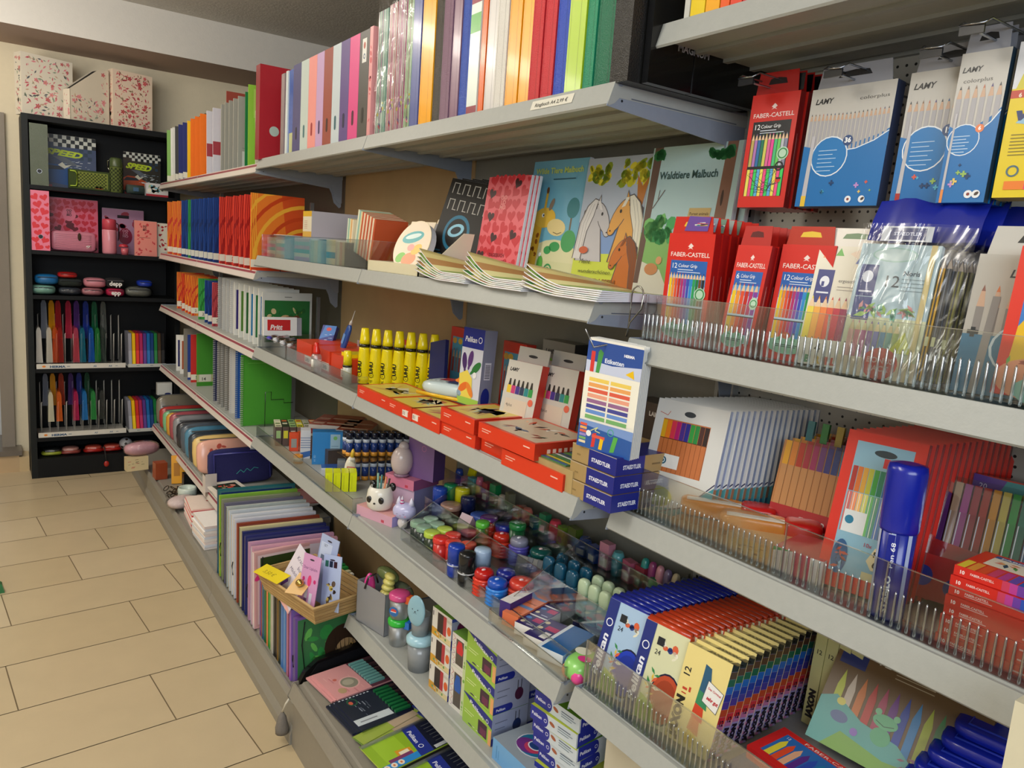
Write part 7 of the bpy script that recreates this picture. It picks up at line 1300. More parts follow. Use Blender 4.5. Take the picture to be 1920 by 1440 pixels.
bcard(pose(-.145, 2.20, BK, -78, 16, 20), .105, .18, '#e2dae8', lambda f, w, h: (f.text('Krach', 20, h*.78, 19, '#5a5278', shear=.3), f.text('bum', 44, h*.66, 19, '#5a5278', shear=.3), f.text('Mädchen', 12, h*.54, 17, '#5a5278', shear=.3), f.poly([(8, 36), (16, 32), (36, 66), (28, 72)], '#7a4aa0'), f.ell(52, 30, 10, 15, '#e8d06c'), f.rect(70, 14, 17, 40, '#ecd88c'), f.poly([(0, 0), (w, 0), (w, 10), (0, 26)], '#e8b0a8')), 'white card with handwritten purple words leaning left in the basket', False)
bcard(pose(-.07, 2.10, BK+.005, -74, 10, 2), .085, .20, '#aab8dc', lambda f, w, h: (f.rect(6, h*.58, 52, 62, '#c8d4ec'), f.rect(14, h*.62, 30, 16, '#6a7890'), f.text('SET', 20, h*.83, 11, '#4a5878')), 'pale blue hang card behind the white one in the basket')
bcard(pose(-.125, 2.06, BK+.0, -74, 12, -4), .08, .165, '#d29ac8', lambda f, w, h: (f.text('Dear Lipbalm', 6, h*.74, 12, '#5c2c6c', w=64), f.ell(14, h*.56, 6, 6, '#c82c78'), f.ell(66, h*.56, 6, 6, '#c82c78'), f.ell(42, h*.55, 9, 16, '#e0407c'), f.rect(28, 16, 13, 48, '#e4e4f0'), f.rect(50, 10, 13, 48, '#dcdcec'), f.rect(28, 30, 13, 10, '#8c6a98')), 'pink card with two lip balms at the front of the basket')
bcard(pose(-.065, 2.02, BK+.004, -70, 10, -8), .075, .16, '#b4c4e8', lambda f, w, h: (f.scatter(w-10, h*.55, 14, ['#6a5848', '#d8c060', '#4a3c34', '#e8e4e0'], 5, 10, 'ell', 4, 5, 10), f.rects([(8, h*.78, 14, 18, '#2c6a5c'), (26, h*.78, 14, 18, '#1c2c44'), (44, h*.78, 14, 18, '#3c2024')])), 'pale blue charm card at the right of the basket')
t = thing('orange_card', 'light orange card with small gold bell lying at the front of the basket', 'blister card', pose(-.160, 2.06, BK+.055, -66, 66, -12), 'cards in the wicker basket'); b = MB('satin'); b.box(0, 0, 0, .06, .002, .10, '#e2b878'); b.front().rect(12, 84, 26, 5, '#8a6434'); b.build('card', t); b = MB('chrome'); b.blob((.034, -.010, .035), (.013, .010, .012), '#c8a860'); b.build('bell', t)
b = MB('satin'); b.box(0, 0, 0, .12, .05, .0012, '#e8d020'); b.top(.0013).text('3,50 €', 24, 16, 20, '#8c7a14', shear=.2); one(b, 'yellow_price_note', 'yellow handwritten price note lying over the edge of the basket', 'note', pose(-.200, 2.235, .452, -72, -14))
# ------------------------------------------------------------------ nearest unit: ribbed acrylic fronts
def ribbed(z, y1, y0, x, label, h=.075, cut=None):
    t = thing('ribbed_acrylic_front', label, 'acrylic front', pose(x, y1, z)); L = y1-y0
    b = MB('acrylic'); b.box(0, -L, 0, .0022, 0, h, '#ffffff'); b.box(0, -L, 0, .04, 0, .002, '#ffffff'); b.build('front_wall', t)
    b = MB('acrylic_edge'); b.box(-.0002, -L, h, .0026, 0, h+.0009, '#ffffff'); b.box(-.0002, -.0012, 0, .0026, 0, h, '#ffffff')
    for c in cut or (): b.box(-.0003, -c, 0, .0027, -c+.0016, h, '#ffffff')
    b.build('edge', t)
    b = MB('acrylic_edge'); n = int(L/.0098)
    for k in range(n):
        y = -(k+.5)*.0098; b.lathe([(.0012, .002), (.0019, .004), (.0015, h*.56), (.0004, h*.60)], '#ffffff', seg=6, o=(-.0008, y, 0))
    b.build('ribs', t); return t
z4b, z4c, z4d = 1.337-.0025, 1.034-.0025, .700-.0025
ribbed(z4b+.0005, .952, -.12, .082, 'ribbed clear acrylic front before the red colour pencil boxes', .078, (.35,))
ribbed(z4c+.0005, .952, -.12, .082, 'ribbed clear acrylic front before the fineliner packs', .082, (.33, .48, .70))
ribbed(z4d+.0005, .955, .27, .026, 'ribbed clear acrylic front before the paint boxes', .092, (.16,))
b = MB('acrylic'); b.box(.084, .9505, z4c+.002, .26, .952, z4c+.078, '#ffffff'); one(b, 'acrylic_sheet', 'clear acrylic side sheet left of the fineliner packs', 'acrylic sheet')
# ------------------------------------------------------------------ packs and their prints
FBC = ['#f2c71d', '#f0922a', '#e4502c', '#c4281f', '#b82f6a', '#8a3a9c', '#3a4db4', '#2f8fd0', '#2aa05a', '#1f7a3c', '#7a4a28', '#2b2b2e']
def tab_(b, w, h, th, c='#c2241c', slot='#4a0f10', d=0):
    f = b.face((0, d, h), (1, 0, 0), (0, 0, 1)); W = w*1000; f.poly([(W*.06, 0), (W*.94, 0), (W*.90, th), (W*.10, th)], c); f.poly([(W*.3, th*.42), (W*.7, th*.42), (W*.66, th*.68), (W*.5, th*.74), (W*.34, th*.68)], slot)
    f = b.face((w, d+.0006, h), (-1, 0, 0), (0, 0, 1)); f.poly([(W*.06, 0), (W*.94, 0), (W*.90, th), (W*.10, th)], c)
def faber(f, w, h, n=12, alt=False):
    f.rect(0, 0, w, h, '#d3271d'); f.poly([(w*.44, h*.885), (w*.5, h*.915), (w*.56, h*.89), (w*.52, h*.875), (w*.56, h*.86), (w*.5, h*.87), (w*.44, h*.86), (w*.48, h*.875)], '#f0dcd6')
    f.text('FABER-CASTELL', w*.5, h*.795, 10, '#f2e2dc', bold=.01, al='c', w=w*.86)
    x0, y0, W, H = w*.10, h*.10, w*.80, h*.66
    if alt: f.rect(x0, y0, W, H, '#17181c')
    else:
        f.rect(x0, y0, W, H, '#2a62b0'); f.rect(x0, y0, W, H*.8, '#5c9ad4'); f.rect(x0, y0, W, H*.66, '#c4dcee')
    f.text('%d' % n, x0+2, h*.69, 12, '#ffffff'); f.text('Colour Grip', x0+w*.17, h*.70, 8, '#ffffff', shear=.15, w=w*.42); f.rects([(x0+w*.17, h*.675, w*.34, 1.2, '#dfe8f4'), (x0+w*.17, h*.655, w*.5, 1, '#dfe8f4')])
    c = FBC[:n] if not alt else ['#c8b060', '#b87ab8', '#2f6fa8', '#1f7a5a', '#d8d060', '#e06a9c', '#f04a9c', '#4ac07a', '#6ad060', '#c0c0c8', '#8a8aa0']
    f.pencils(x0+1, y0+H*.40, W-2, H*.44, c, tip='#e8c29a'); f.rect(x0, y0+H*.36, W, 1.6, '#1f1a1c')
    f.rects([(x0+1+k*(W-2)/len(c)+.4, y0+H*(.0 if alt else .12), (W-2)/len(c)-.8, H*(.36 if alt else .24), (['#f0e060', '#f0508c', '#40d060', '#60b0e0'][k % 4] if alt else c[k])) for k in range(len(c))])
    if alt:
        g = random.Random(3)
        for k in range(26): f.line([(x0+g.uniform(2, W-8), y0+g.uniform(4, H*.34)), (x0+g.uniform(2, W-4), y0+g.uniform(4, H*.34))], .6, '#2a2a30'); f.k -= 1
        f.k += 1; f.ring(w*.78, h*.36, w*.09, w*.03, '#1c1c20'); f.ell(w*.8, h*.24, w*.06, w*.05, '#d8402c'); f.rect(w*.76, h*.245, w*.1, 3, '#1c1c20')
    else:
        f.ell(w*.42, h*.13, w*.36, h*.075, '#8fc8a8'); f.ell(w*.4, h*.215, w*.08, h*.03, '#c85c30'); f.poly([(w*.25, h*.17), (w*.33, h*.17), (w*.32, h*.25)], '#3a9a5c'); f.poly([(w*.5, h*.17), (w*.6, h*.17), (w*.52, h*.24)], '#3a9a5c'); f.rects([(w*.18, h*.13, w*.48, 1.4, '#3f6a5c'), (w*.22, h*.115, w*.4, 1.4, '#3f6a5c')]); f.rect(w*.80, h*.08, w*.09, h*.14, '#e8ddd8'); f.ell(w*.845, h*.17, w*.04, h*.02, '#2a2a2e')
    f.ell(w*.82, h*.47, w*.12, h*.057, '#bcdcc0'); f.ring(w*.82, h*.47, w*.10, w*.025, '#3a8a4c', 16)
def pack_proto(name, label, cat, P, w, d, h, base, fn, group, right=None, tab=None, rfn=None, mat='satin', top=None, roundc=False):
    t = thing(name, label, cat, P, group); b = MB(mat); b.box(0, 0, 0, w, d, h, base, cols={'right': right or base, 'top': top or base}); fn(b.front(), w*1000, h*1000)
    if rfn: rfn(b.right(w), d*1000, h*1000)
    b.build('carton', t)
    if tab: b = MB(mat); tab_(b, w, h, tab[0], *tab[1:]); b.build('hang_tab', t)
    return t
def row_(t, n, label, x, y, z, yaw, lean, dx, dy=0.0, jit=.0015, first='front'):
    return [t]+[dup(t, pose(x+dx*i, y+dy*i+rnd.uniform(-jit, jit), z, yaw+rnd.uniform(-.6, .6), lean+rnd.uniform(-.3, .3)), label % ORD[i]) for i in range(1, n)]
def redside(f, w, h): f.rects([(w*.45, h*.3, .8, h*.34, '#d8a49c'), (w*.55, h*.1, .6, h*.5, '#c88078')])
# hanging on the perforated wall
G = 'packs hanging on the perforated wall'
for i in range(5):
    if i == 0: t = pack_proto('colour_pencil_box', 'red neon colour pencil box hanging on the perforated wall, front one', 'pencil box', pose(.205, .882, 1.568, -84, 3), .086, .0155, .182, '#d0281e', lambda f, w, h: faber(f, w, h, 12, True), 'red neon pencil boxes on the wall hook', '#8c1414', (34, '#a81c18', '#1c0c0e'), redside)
    else: dup(t, pose(.205+.017*i, .882-.002*i, 1.568, -84, 3), 'red neon colour pencil box hanging on the perforated wall, %s behind the front one' % ORD[i-1])
    b = MB('satin'); b.front(.004, .045, .184).rect(0, 0, 42, 26, '#141416'); f = b.front(.0038, .050, .187); f.rects([(0, 16, 18, 3, '#d8d8d8'), (0, 10, 14, 3, '#d8d8d8'), (0, 3, 20, 3, '#d8d8d8')]); b.build('black_flap', [o for o in COL.objects if o.get('label', '').startswith('red neon colour pencil box')][-1])
def lamy(n, wide):
    def fn(f, w, h):
        f.rect(0, 0, w, h, '#c4c0b8'); f.rect(0, 0, w, h*.48, '#1470b4'); f.poly([(w*.35, h*.47), (w*.6, h*.44), (w, h*.55), (w, h*.62), (w*.9, h*.58), (w*.5, h*.5)], '#1470b4')
        f.text('LAMY', w*.06, h*.87, 11 if wide > 1 else 9, '#1c1c1e', bold=.03, shear=.25); f.text('colorplus', w*(.60 if wide > 1 else .12), h*(.87 if wide > 1 else .80), 7, '#55524e', w=w*(.34 if wide > 1 else .6))
        cs = ['#3a3a3c', '#6a5a50', '#8a6a50', '#c07050', '#5a4a7c', '#3c3c40', '#2f5a8c', '#333336', '#7a3a2c', '#2c4c6c', '#33333a', '#4a3a3c', '#5c4c3c', '#2c2c2c']
        f.pencils(w*.02, h*.34, w*.96, h*.44, (cs*3)[:n], body='#a9a6aa', tip='#c9a488', gap=.16, step=.25)
        f.rect(0, 0, w, h*.47, '#1470b4'); f.poly([(0, h*.52), (w*.12, h*.50), (w*.5, h*.465), (w*.65, h*.475), (w*.85, h*.53), (w, h*.60), (w, h*.3), (0, h*.3)], '#1470b4'); f.line([(w*.5, h*.465), (w*.65, h*.475), (w*.85, h*.53), (w, h*.60)], 1.4, '#e8eef4')
        r = min(w*.34, h*.17); f.ell(w*.34, h*.42, r, r, '#e8eef4'); f.ell(w*.34, h*.42, r*.94, r*.94, '#1a78bc'); f.rects([(w*.34-r*.6, h*.40-r*.6+k*r*.2, r*(1.0 if k % 2 else .8), .9, '#c4dcf0') for k in range(6)]); f.ell(w*.34+r*.9, h*.40+r*.85, r*.26, r*.26, '#2c4a7c' if n > 6 else '#e8804c'); f.text(str(36 if n > 14 else n), w*.34+r*.9, h*.40+r*.75, r*.34, '#ffffff', bold=.04, al='c')
        f.poly([(w*.07, 0), (w*.13, 0), (w*.135, h*.6), (w*.095, h*.6)], '#c0bec2'); f.rect(w*.07, 0, w*.06, h*.09, '#e8c23c' if n > 14 else '#b02a24' if n > 6 else '#e8904c')
        f.scatter(w*.8, h*.2, 7, ['#e8c86a', '#e0604c', '#5ac0e0', '#9ac060', '#c090d0', '#123c6c'], 1.6, 4.2, 'plus', n+2, w*.16, h*.08); f.ell(w*.66, h*.055, 5, 5, '#eef0f2'); f.ell(w*.66, h*.055, 2, 2, '#8a3a34'); f.ell(w*.82, h*.055, 5, 5, '#eef0f2'); f.ell(w*.83, h*.058, 3, 2, '#4a3c34', 40)
    return fn
TABG = (30, '#8f919a', '#15161a')
pack_proto('silver_pencil_box', 'wide silver and blue pencil box of 36 hanging on the perforated wall', 'pencil box', pose(.200, .765, 1.567, -88, 3), .132, .022, .175, '#1470b4', lamy(20, 2), G, '#333c58', TABG)
t = pack_proto('silver_pencil_box', 'silver and blue pencil box of 12 hanging on the perforated wall', 'pencil box', pose(.200, .612, 1.567, -88, 3), .105, .014, .178, '#1470b4', lamy(12, 2), G, '#3c4a5c', TABG)
t = pack_proto('silver_pencil_box', 'slim silver and blue pencil box of 6 hanging on the perforated wall', 'pencil box', pose(.178, .536, 1.567, -88, 3), .058, .012, .186, '#1470b4', lamy(6, 1), G, '#1c3448', TABG)
for i in range(4): dup(t, pose(.178+.016*(i+1), .536, 1.567, -88, 3), 'slim silver and blue pencil box of 6, %s behind the front one' % ORD[i])
def eber(f, w, h):
    f.rect(0, 0, w, h, '#e8cc10'); f.poly([(0, h*.70), (w, h*.74), (w, h), (0, h)], '#dfe0e4'); f.text('EBERHARD FABER', w*.06, h*.90, 8, '#26306c', bold=.05, w=w*.8)
    for k, c in enumerate(('#d8cc40', '#e0743c', '#e0402c', '#3a8ac0')): f.poly([(w*(.04+k*.24), h*.70), (w*(.26+k*.24), h*.70), (w*(.20+k*.24), h*.82), (w*(.15+k*.24), h*.86), (w*(.10+k*.24), h*.82)], c); f.k -= 1
    f.k += 1; f.rect(0, h*.64, w, h*.05, '#c4402c'); f.text('6  Buntstifte', w*.08, h*.645, 7, '#f4e8d8', bold=.03); f.poly([(w*.1, h*.48), (w*.3, h*.60), (w*.8, h*.60), (w*.95, h*.50), (w*.6, h*.42)], '#9ac4dc'); f.text('WINNER', w*.08, h*.50, 14, '#23346c', bold=.08, shear=.2, w=w*.85)
    f.rects([(w*.08, h*.40-k*4, w*(.5 if k % 2 else .7), 1.3, '#8c7c1c') for k in range(7)]); f.ring(w*.16, h*.17, 7, 2, '#4a6a7c'); f.ell(w*.44, h*.17, 8, 7, '#f0c0c0'); f.ell(w*.44, h*.17, 4, 4, '#d8403c'); f.rects([(w*.1, h*.05, w*.2, h*.055, '#f08020'), (w*.3, h*.05, w*.2, h*.055, '#e82c6c'), (w*.5, h*.05, w*.2, h*.055, '#1c9a5c'), (w*.7, h*.05, w*.2, h*.055, '#2c6ac0')])
pack_proto('thick_pencil_box', 'bright yellow box of thick colour pencils hanging at the right picture edge', 'pencil box', pose(.185, .472, 1.572, -86, 3), .11, .03, .185, '#e8cc10', eber, G, '#b89c10', (28, '#c4c42c', '#1c1a10'))
def hook(y, z, x=.16, w=.016):
    b = MB('chrome'); b.tube([(XD+.012, w, 0), (x-.002-0, w, 0), (x-.012, w*.9, -.006), (x-.014, -w*.9, -.008), (x, -w, 0), (XD+.012, -w, 0)], .0015, '#a8acb2'); b.tube([(XD+.012, 0, -.012), (x+.01, 0, -.012), (x-.004, 0, -.004)], .0018, '#a8acb2'); b.box(x-.012, -w*.9, -.018, x-.009, w*.9, -.008, '#1a1b1e', m='satin')
    return one(b, 'wall_hook', 'chrome wire hook on the perforated wall, %s' % {0: 'holding the red neon boxes', 1: 'holding the box of 36', 2: 'holding the box of 12', 3: 'holding the slim boxes'}[hook.k], 'hook', pose(0, y, z), 'wire hooks on the perforated wall')
for k, (y, z) in enumerate(((.855, 1.772), (.700, 1.762), (.562, 1.766), (.500, 1.776))): hook.k = k; hook(y, z, .17 if k != 3 else .14)
# second shelf of the nearest unit: colour pencils
G = 'red colour pencil boxes behind the ribbed front'
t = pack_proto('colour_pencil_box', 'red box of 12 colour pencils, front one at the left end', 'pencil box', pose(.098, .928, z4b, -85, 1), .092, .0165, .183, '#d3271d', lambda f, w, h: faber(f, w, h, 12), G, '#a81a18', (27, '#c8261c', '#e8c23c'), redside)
RW = row_(t, 7, 'red box of 12 colour pencils, %s from the front of the left stack', .098, .928, z4b, -85, 1, .0205, .0015)
for i in range(5):
    b = MB('satin'); f = b.front(-.001, .03, .187); f.poly([(0, 0), (46, 0), (50, 22), (8, 24)], ['#6a4a9c', '#8fa0b0', '#7c9a84', '#a8b0a8', '#7c8c78'][i]); f.scatter(44, 20, 12, ['#e8c23c', '#4a8ac0', '#c8506c', '#5aa06c', '#e8e4dc'], 3, 8, 'bar', i, 4, 1); b.build('printed_tab', RW[i])
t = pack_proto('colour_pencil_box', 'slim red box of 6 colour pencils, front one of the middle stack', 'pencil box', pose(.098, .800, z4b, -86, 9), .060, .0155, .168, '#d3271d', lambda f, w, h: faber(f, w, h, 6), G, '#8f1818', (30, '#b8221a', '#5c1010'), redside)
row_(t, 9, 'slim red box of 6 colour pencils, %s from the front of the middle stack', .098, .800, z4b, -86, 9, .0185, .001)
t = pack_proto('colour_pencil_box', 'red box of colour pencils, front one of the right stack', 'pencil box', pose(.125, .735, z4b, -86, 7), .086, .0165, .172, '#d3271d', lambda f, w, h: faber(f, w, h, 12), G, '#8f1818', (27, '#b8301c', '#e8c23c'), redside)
row_(t, 6, 'red box of colour pencils, %s from the front of the right stack', .125, .735, z4b, -86, 7, .0205, .001)
def ergo(f, w, h):
    f.rect(0, 0, w, h, '#e4dcc8'); f.polys([([(8, h*.90), (20, h*.90), (14, h*.96)], '#e8803c'), ([(26, h*.92), (38, h*.92), (32, h*.985)], '#6ab04c'), ([(46, h*.94), (60, h*.98), (58, h*.90)], '#e8d0b8'), ([(56, h*.86), (68, h*.86), (62, h*.93)], '#4a5aa8'), ([(74, h*.90), (84, h*.90), (80, h*.97)], '#e0c83c')])
    f.rect(w*.06, h*.52, w*.24, h*.28, '#262c78'); f.ell(w*.18, h*.70, 7, 8, '#e8e8ee'); f.rect(w*.14, h*.66, 4, 7, '#262c78'); f.rect(w*.09, h*.60, w*.18, 2.4, '#dfe0ea'); f.text('ergosoft', w*.38, h*.70, 7, '#6a6460'); f.rects([(w*.38, h*.66, w*.4, 1, '#a89c90'), (w*.38, h*.635, w*.34, 1, '#a89c90')])
    f.pencils(w*.02, h*.22, w*.96, h*.36, ['#ecd23c', '#f0a83c', '#ee7c2c', '#e0502c', '#c4243c', '#9c2050', '#5c2a78', '#2a3c98', '#2f6ac0', '#3aa0b0'], tip='#ecc8a0', gap=.02)
    f.rect(0, 0, w, h*.22, '#dcd6c4'); f.text('14', w*.16, h*.11, 18, '#3a3a38', bold=.02); f.text('B', w*.14, h*.02, 14, '#4a8a5c', bold=.06); f.text('R', w*.28, h*.02, 14, '#d8b04c', bold=.06); f.text('ILL', w*.42, h*.02, 14, '#d0503c', bold=.06)
t = pack_proto('colour_pencil_box', 'white box of 14 brilliant colour pencils behind the bonus pack', 'pencil box', pose(.118, .672, z4b, -82, 11), .10, .02, .172, '#e4dcc8', ergo, 'white colour pencil boxes', '#b8b2a0', (26, '#e4dcd0', '#5a7a4c'))
f = [c for c in t.children if c.name.startswith('hang')][0]
def noris(f, w, h):
    f.rect(0, 0, w, h, '#bcd4d8'); f.rect(0, 0, w, h*.45, '#d8dcb0'); f.ell(w*.45, h*.92, 28, 10, '#a8ccc0'); f.ell(w*.45, h*.92, 26, 8, '#c8dcd8'); f.rect(w*.05, h*.60, w*.23, h*.24, '#35407c'); f.ell(w*.16, h*.75, 7, 8, '#e4e8f0'); f.rect(w*.08, h*.63, w*.17, 2.2, '#dfe0ea'); f.poly([(w*.05, h*.42), (w*.28, h*.42), (w*.28, h*.595), (w*.05, h*.595)], '#4a5488')
    f.text('12', w*.36, h*.68, 22, '#3f4a50'); f.text('Noris', w*.60, h*.77, 9, '#4a5a64', bold=.02); f.rects([(w*.60, h*.74-k*5, w*.3, 1, '#8fa4a8') for k in range(4)]); f.scatter(w*.9, h*.2, 26, ['#7ab89c', '#5aa07c', '#a4c86c', '#e0a09c'], 4, 11, 'leaf', 3, 2, h*.40)
    f.pencils(w*.06, h*.14, w*.66, h*.28, ['#e8b0a0', '#d8848c', '#c46a94', '#9a6aa8', '#7c80b8', '#6a9cb8', '#7ab0a0', '#a8bc6c'], tip='#e4d09a'); f.poly([(w*.62, h*.2), (w*.9, h*.2), (w*.78, h*.36)], '#d8dc3c'); f.rect(0, 0, w, h*.14, '#f0dcb4')
    f.ell(w*.55, h*.11, 22, 21, '#e2503c'); f.text('BONUS', w*.55, h*.115, 10, '#f2b8a8', bold=.03, al='c'); f.text('PACK', w*.55, h*.055, 10, '#f2b8a8', bold=.03, al='c'); f.rect(w*.88, 0, w*.07, h, '#e0cc8c')
def bonus(P, label, front=True, proto=[None, None]):
    k = 0 if front else 1
    if proto[k]: return dup(proto[k], P, label)
    t = thing('bonus_pencil_pack', label, 'pencil pack', P, 'bonus pencil packs in clear bags')
    if front: b = MB('satin'); b.box(0, 0, 0, .098, .012, .178, '#bcd4d8'); noris(b.front(), 98, 178); b.build('carton', t)
    b = MB('gloss')
    for j in range(2 if front else 3):
        x = .100+j*.0075 if front else .094+.0075*j; c = ['#d8a41c', '#2c3034', '#8a8428'][j]; b.box(x, .001, .006, x+.006, .007, .150, c); b.box(x+.0022, .0002, .006, x+.0038, .001, .150, '#1c1c1e' if c != '#2c3034' else '#6a7078'); b.prism([(x, .150), (x+.006, .150), (x+.003, .163)], .001, .007, 1, '#b0a090'); b.box(x+.001, .0001, .05, x+.005, .0003, .062, '#d8d8a0')
    b.build('pencils', t)
    b = MB('film'); pts = []; m = 8
    for k_ in range(m+1):
        z = .205*k_/m; o = .0025*math.sin(k_*1.9); pts += [(-.004, -.003+o, z), (.06, -.005-o, z), (.122, -.002+o, z)]
    b.add(pts, [q_ for k_ in range(m) for q_ in ((3*k_, 3*k_+1, 3*k_+4, 3*k_+3), (3*k_+1, 3*k_+2, 3*k_+5, 3*k_+4))], '#ffffff', smooth=True); b.build('clear_bag', t)
    if front: b = MB('gloss'); f = b.front(-.001, .022, .182); f.rect(0, 0, 62, 20, '#dfe4ea'); f.rect(10, 2, 44, 16, '#3a4278'); f.text('STAEDTLER', 15, 8, 6, '#d4d8ec', bold=.03, w=34); b.build('header_card', t)
    proto[k] = t; return t
bonus(pose(.095, .592, z4b, -78, 12), 'front bonus pack with red round sticker in a clear bag')
BP = [bonus(pose(.112+.0185*i, .588-.0025*i, z4b, -80, 12+.4*i), 'bonus pack with yellow and black pencils, %s behind the front one' % ORD[i], False) for i in range(9)]
def noris_header(i):
    b = MB('gloss'); g = random.Random(40+i); n = 9; pts = []
    for k in range(n+1):
        x = .135*k/n; pts += [(x, .004*math.sin(k*1.3+i), 0), (x+.002, .006*math.sin(k*1.1+i*2), .028), (x+.003, .012+.005*math.sin(k*1.7+i), .058+.004*math.sin(k*.8+i))]
    b.add(pts, [q_ for k in range(n) for q_ in ((3*k, 3*k+3, 3*k+4, 3*k+1), (3*k+1, 3*k+4, 3*k+5, 3*k+2))], '#1a2aa0' if i % 2 else '#182590', smooth=True)
    o = b.build('blue_header', BP[i*2]); o.matrix_parent_inverse = Matrix(); o.location = (-.012, .004, .187)
for i in range(5): noris_header(i)
def lamy_teal(f, w, h):
    f.rect(0, 0, w, h, '#b4b0a6'); f.text('LAMY', w*.30, h*.84, 13, '#1c1c1e', bold=.03, shear=.25); f.pencils(w*.04, h*.38, w*.92, h*.40, ['#8a5a4c', '#c8703c', '#c0402c', '#b82c2c', '#d88a4c', '#2c2c30', '#26262a'], body='#8a8580', tip='#c9a488', gap=.22); f.rect(0, 0, w, h*.42, '#146c90'); f.ell(w*.62, h*.34, w*.36, h*.20, '#c8dce4'); f.ell(w*.62, h*.34, w*.335, h*.19, '#146c90'); f.rects([(w*.42, h*.24+k*7, w*(.34 if k % 2 else .42), 1.6, '#c4dce8') for k in range(5)]); f.poly([(w*.16, 0), (w*.24, 0), (w*.27, h*.7), (w*.20, h*.7)], '#8c8884'); f.rect(w*.04, h*.42, 12, 5, '#0e1a20'); f.rect(w*.04+3.5, h*.42-3.5, 5, 12, '#0e1a20')
pack_proto('silver_pencil_box', 'grey and teal pencil box with black hang slot, right of the bonus packs', 'pencil box', pose(.118, .452, z4b, -82, 10), .12, .02, .168, '#146c90', lamy_teal, 'boxes at the right end of the pencil shelf', '#5a5c60', (34, '#c0bdb4', '#141416'))
def jumbo(f, w, h):
    f.rect(0, 0, w, h, '#dc3220'); f.text('FABER', w*.10, h*.80, 16, '#f0dcd4'); f.rect(w*.1, h*.1, w*.9, h*.62, '#3a7ac4'); f.text('12', w*.12, h*.60, 14, '#ffffff'); f.poly([(w*.08, h*.2), (w*.22, h*.2), (w*.24, h*.46), (w*.17, h*.55), (w*.10, h*.46)], '#e8b81c'); f.poly([(w*.28, h*.2), (w*.42, h*.2), (w*.44, h*.42), (w*.36, h*.52), (w*.30, h*.42)], '#ee8a3c'); f.ell(w*.3, h*.12, w*.3, h*.14, '#e8946c'); f.scatter(w*.9, h*.14, 14, ['#6aa84c', '#8cc060', '#b8503c'], 4, 9, 'leaf', 4, 0, h*.16); f.ell(w*.55, 8, w*.4, h*.12, '#8cc4b0')
pack_proto('colour_pencil_box', 'red box with thick yellow pencils at the right picture edge of the pencil shelf', 'pencil box', pose(.090, .395, z4b, -82, 9), .13, .02, .168, '#dc3220', jumbo, 'boxes at the right end of the pencil shelf')
# third shelf of the nearest unit: fineliners
def point88(f, w, h):
    f.rect(0, 0, w, h, '#dad8d2'); f.ell(w*.48, h*.90, 11, 5, '#3c4044'); f.line([(8, h*.88), (24, h*.86), (28, h*.90)], 1, '#c05040'); f.rect(w*.13, h*.36, w*.66, h*.47, '#c4703c')
    n = 10; f.rects([(w*.13+k*w*.066, h*.66, w*.061, h*.16, ['#e0a81c', '#e87c1c', '#d8344c', '#b81c6c', '#4a2c8c', '#2a2c90', '#2a9a3c', '#1c8a3c', '#4a2420', '#2c1818'][k]) for k in range(n)]); f.rects([(w*.13+k*w*.066+w*.055, h*.30, .8, h*.36, '#8f4a20') for k in range(n)]); f.rects([(w*.13, h*.655, w*.66, 1.2, '#5c3018')])
    f.rect(0, 0, w, h*.36, '#dad8d2'); f.poly([(0, 0), (w*.62, 0), (w, h*.22), (w, h*.33), (w*.6, h*.08)], '#3f8c94'); f.poly([(w*.4, 0), (w, 0), (w, h*.24), (w*.6, 2)], '#3a8490'); f.line([(w*.35, 2), (w*.65, h*.10), (w*.85, h*.24), (w, h*.36)], 2, '#2c2a50'); f.ell(w*.28, h*.14, w*.20, h*.09, '#c8c850'); f.rect(w*.16, h*.40, w*.30, h*.12, '#e8e6e2'); f.ell(w*.24, h*.46, 7, 7, '#1c5c78'); f.ring(w*.24, h*.46, 4.4, 1.4, '#e8f0f4', 12)
    f.poly([(0, h*.02), (w*.10, h*.02), (w*.12, h*.38), (w*.02, h*.38)], '#c01c24'); f.text('STABILO', w*.105, h*.05, 12, '#f4e8e4', rot=87, bold=.05, w=h*.30)
def p88side(f, w, h):
    f.rect(0, 0, w, h, '#b0c0dc'); f.rect(0, 0, w, h*.30, '#2f6c90'); f.rect(0, h*.22, w, h*.10, '#b8784c'); f.rect(0, 0, w, h*.07, '#4a6c9c'); f.rects([(w*.4, h*.34, w*.3, h*.6, '#8ea0cc')])
t = pack_proto('fineliner_pack', 'front pack of orange fineliners with white backing at the left end', 'fineliner pack', pose(.103, .945, z4c+.003, -76, 13), .138, .0105, .198, '#d2d4dc', point88, 'orange fineliner packs', '#9aaccc', None, p88side, top='#c8c6be')
for i in range(1, 18): dup(t, pose(.103+.0128*i, .945-.0025*i+rnd.uniform(-.001, .001), z4c+.003, -76, 13-.5*i), 'pack of orange fineliners, %s from the front in the left stack' % ORD[i])
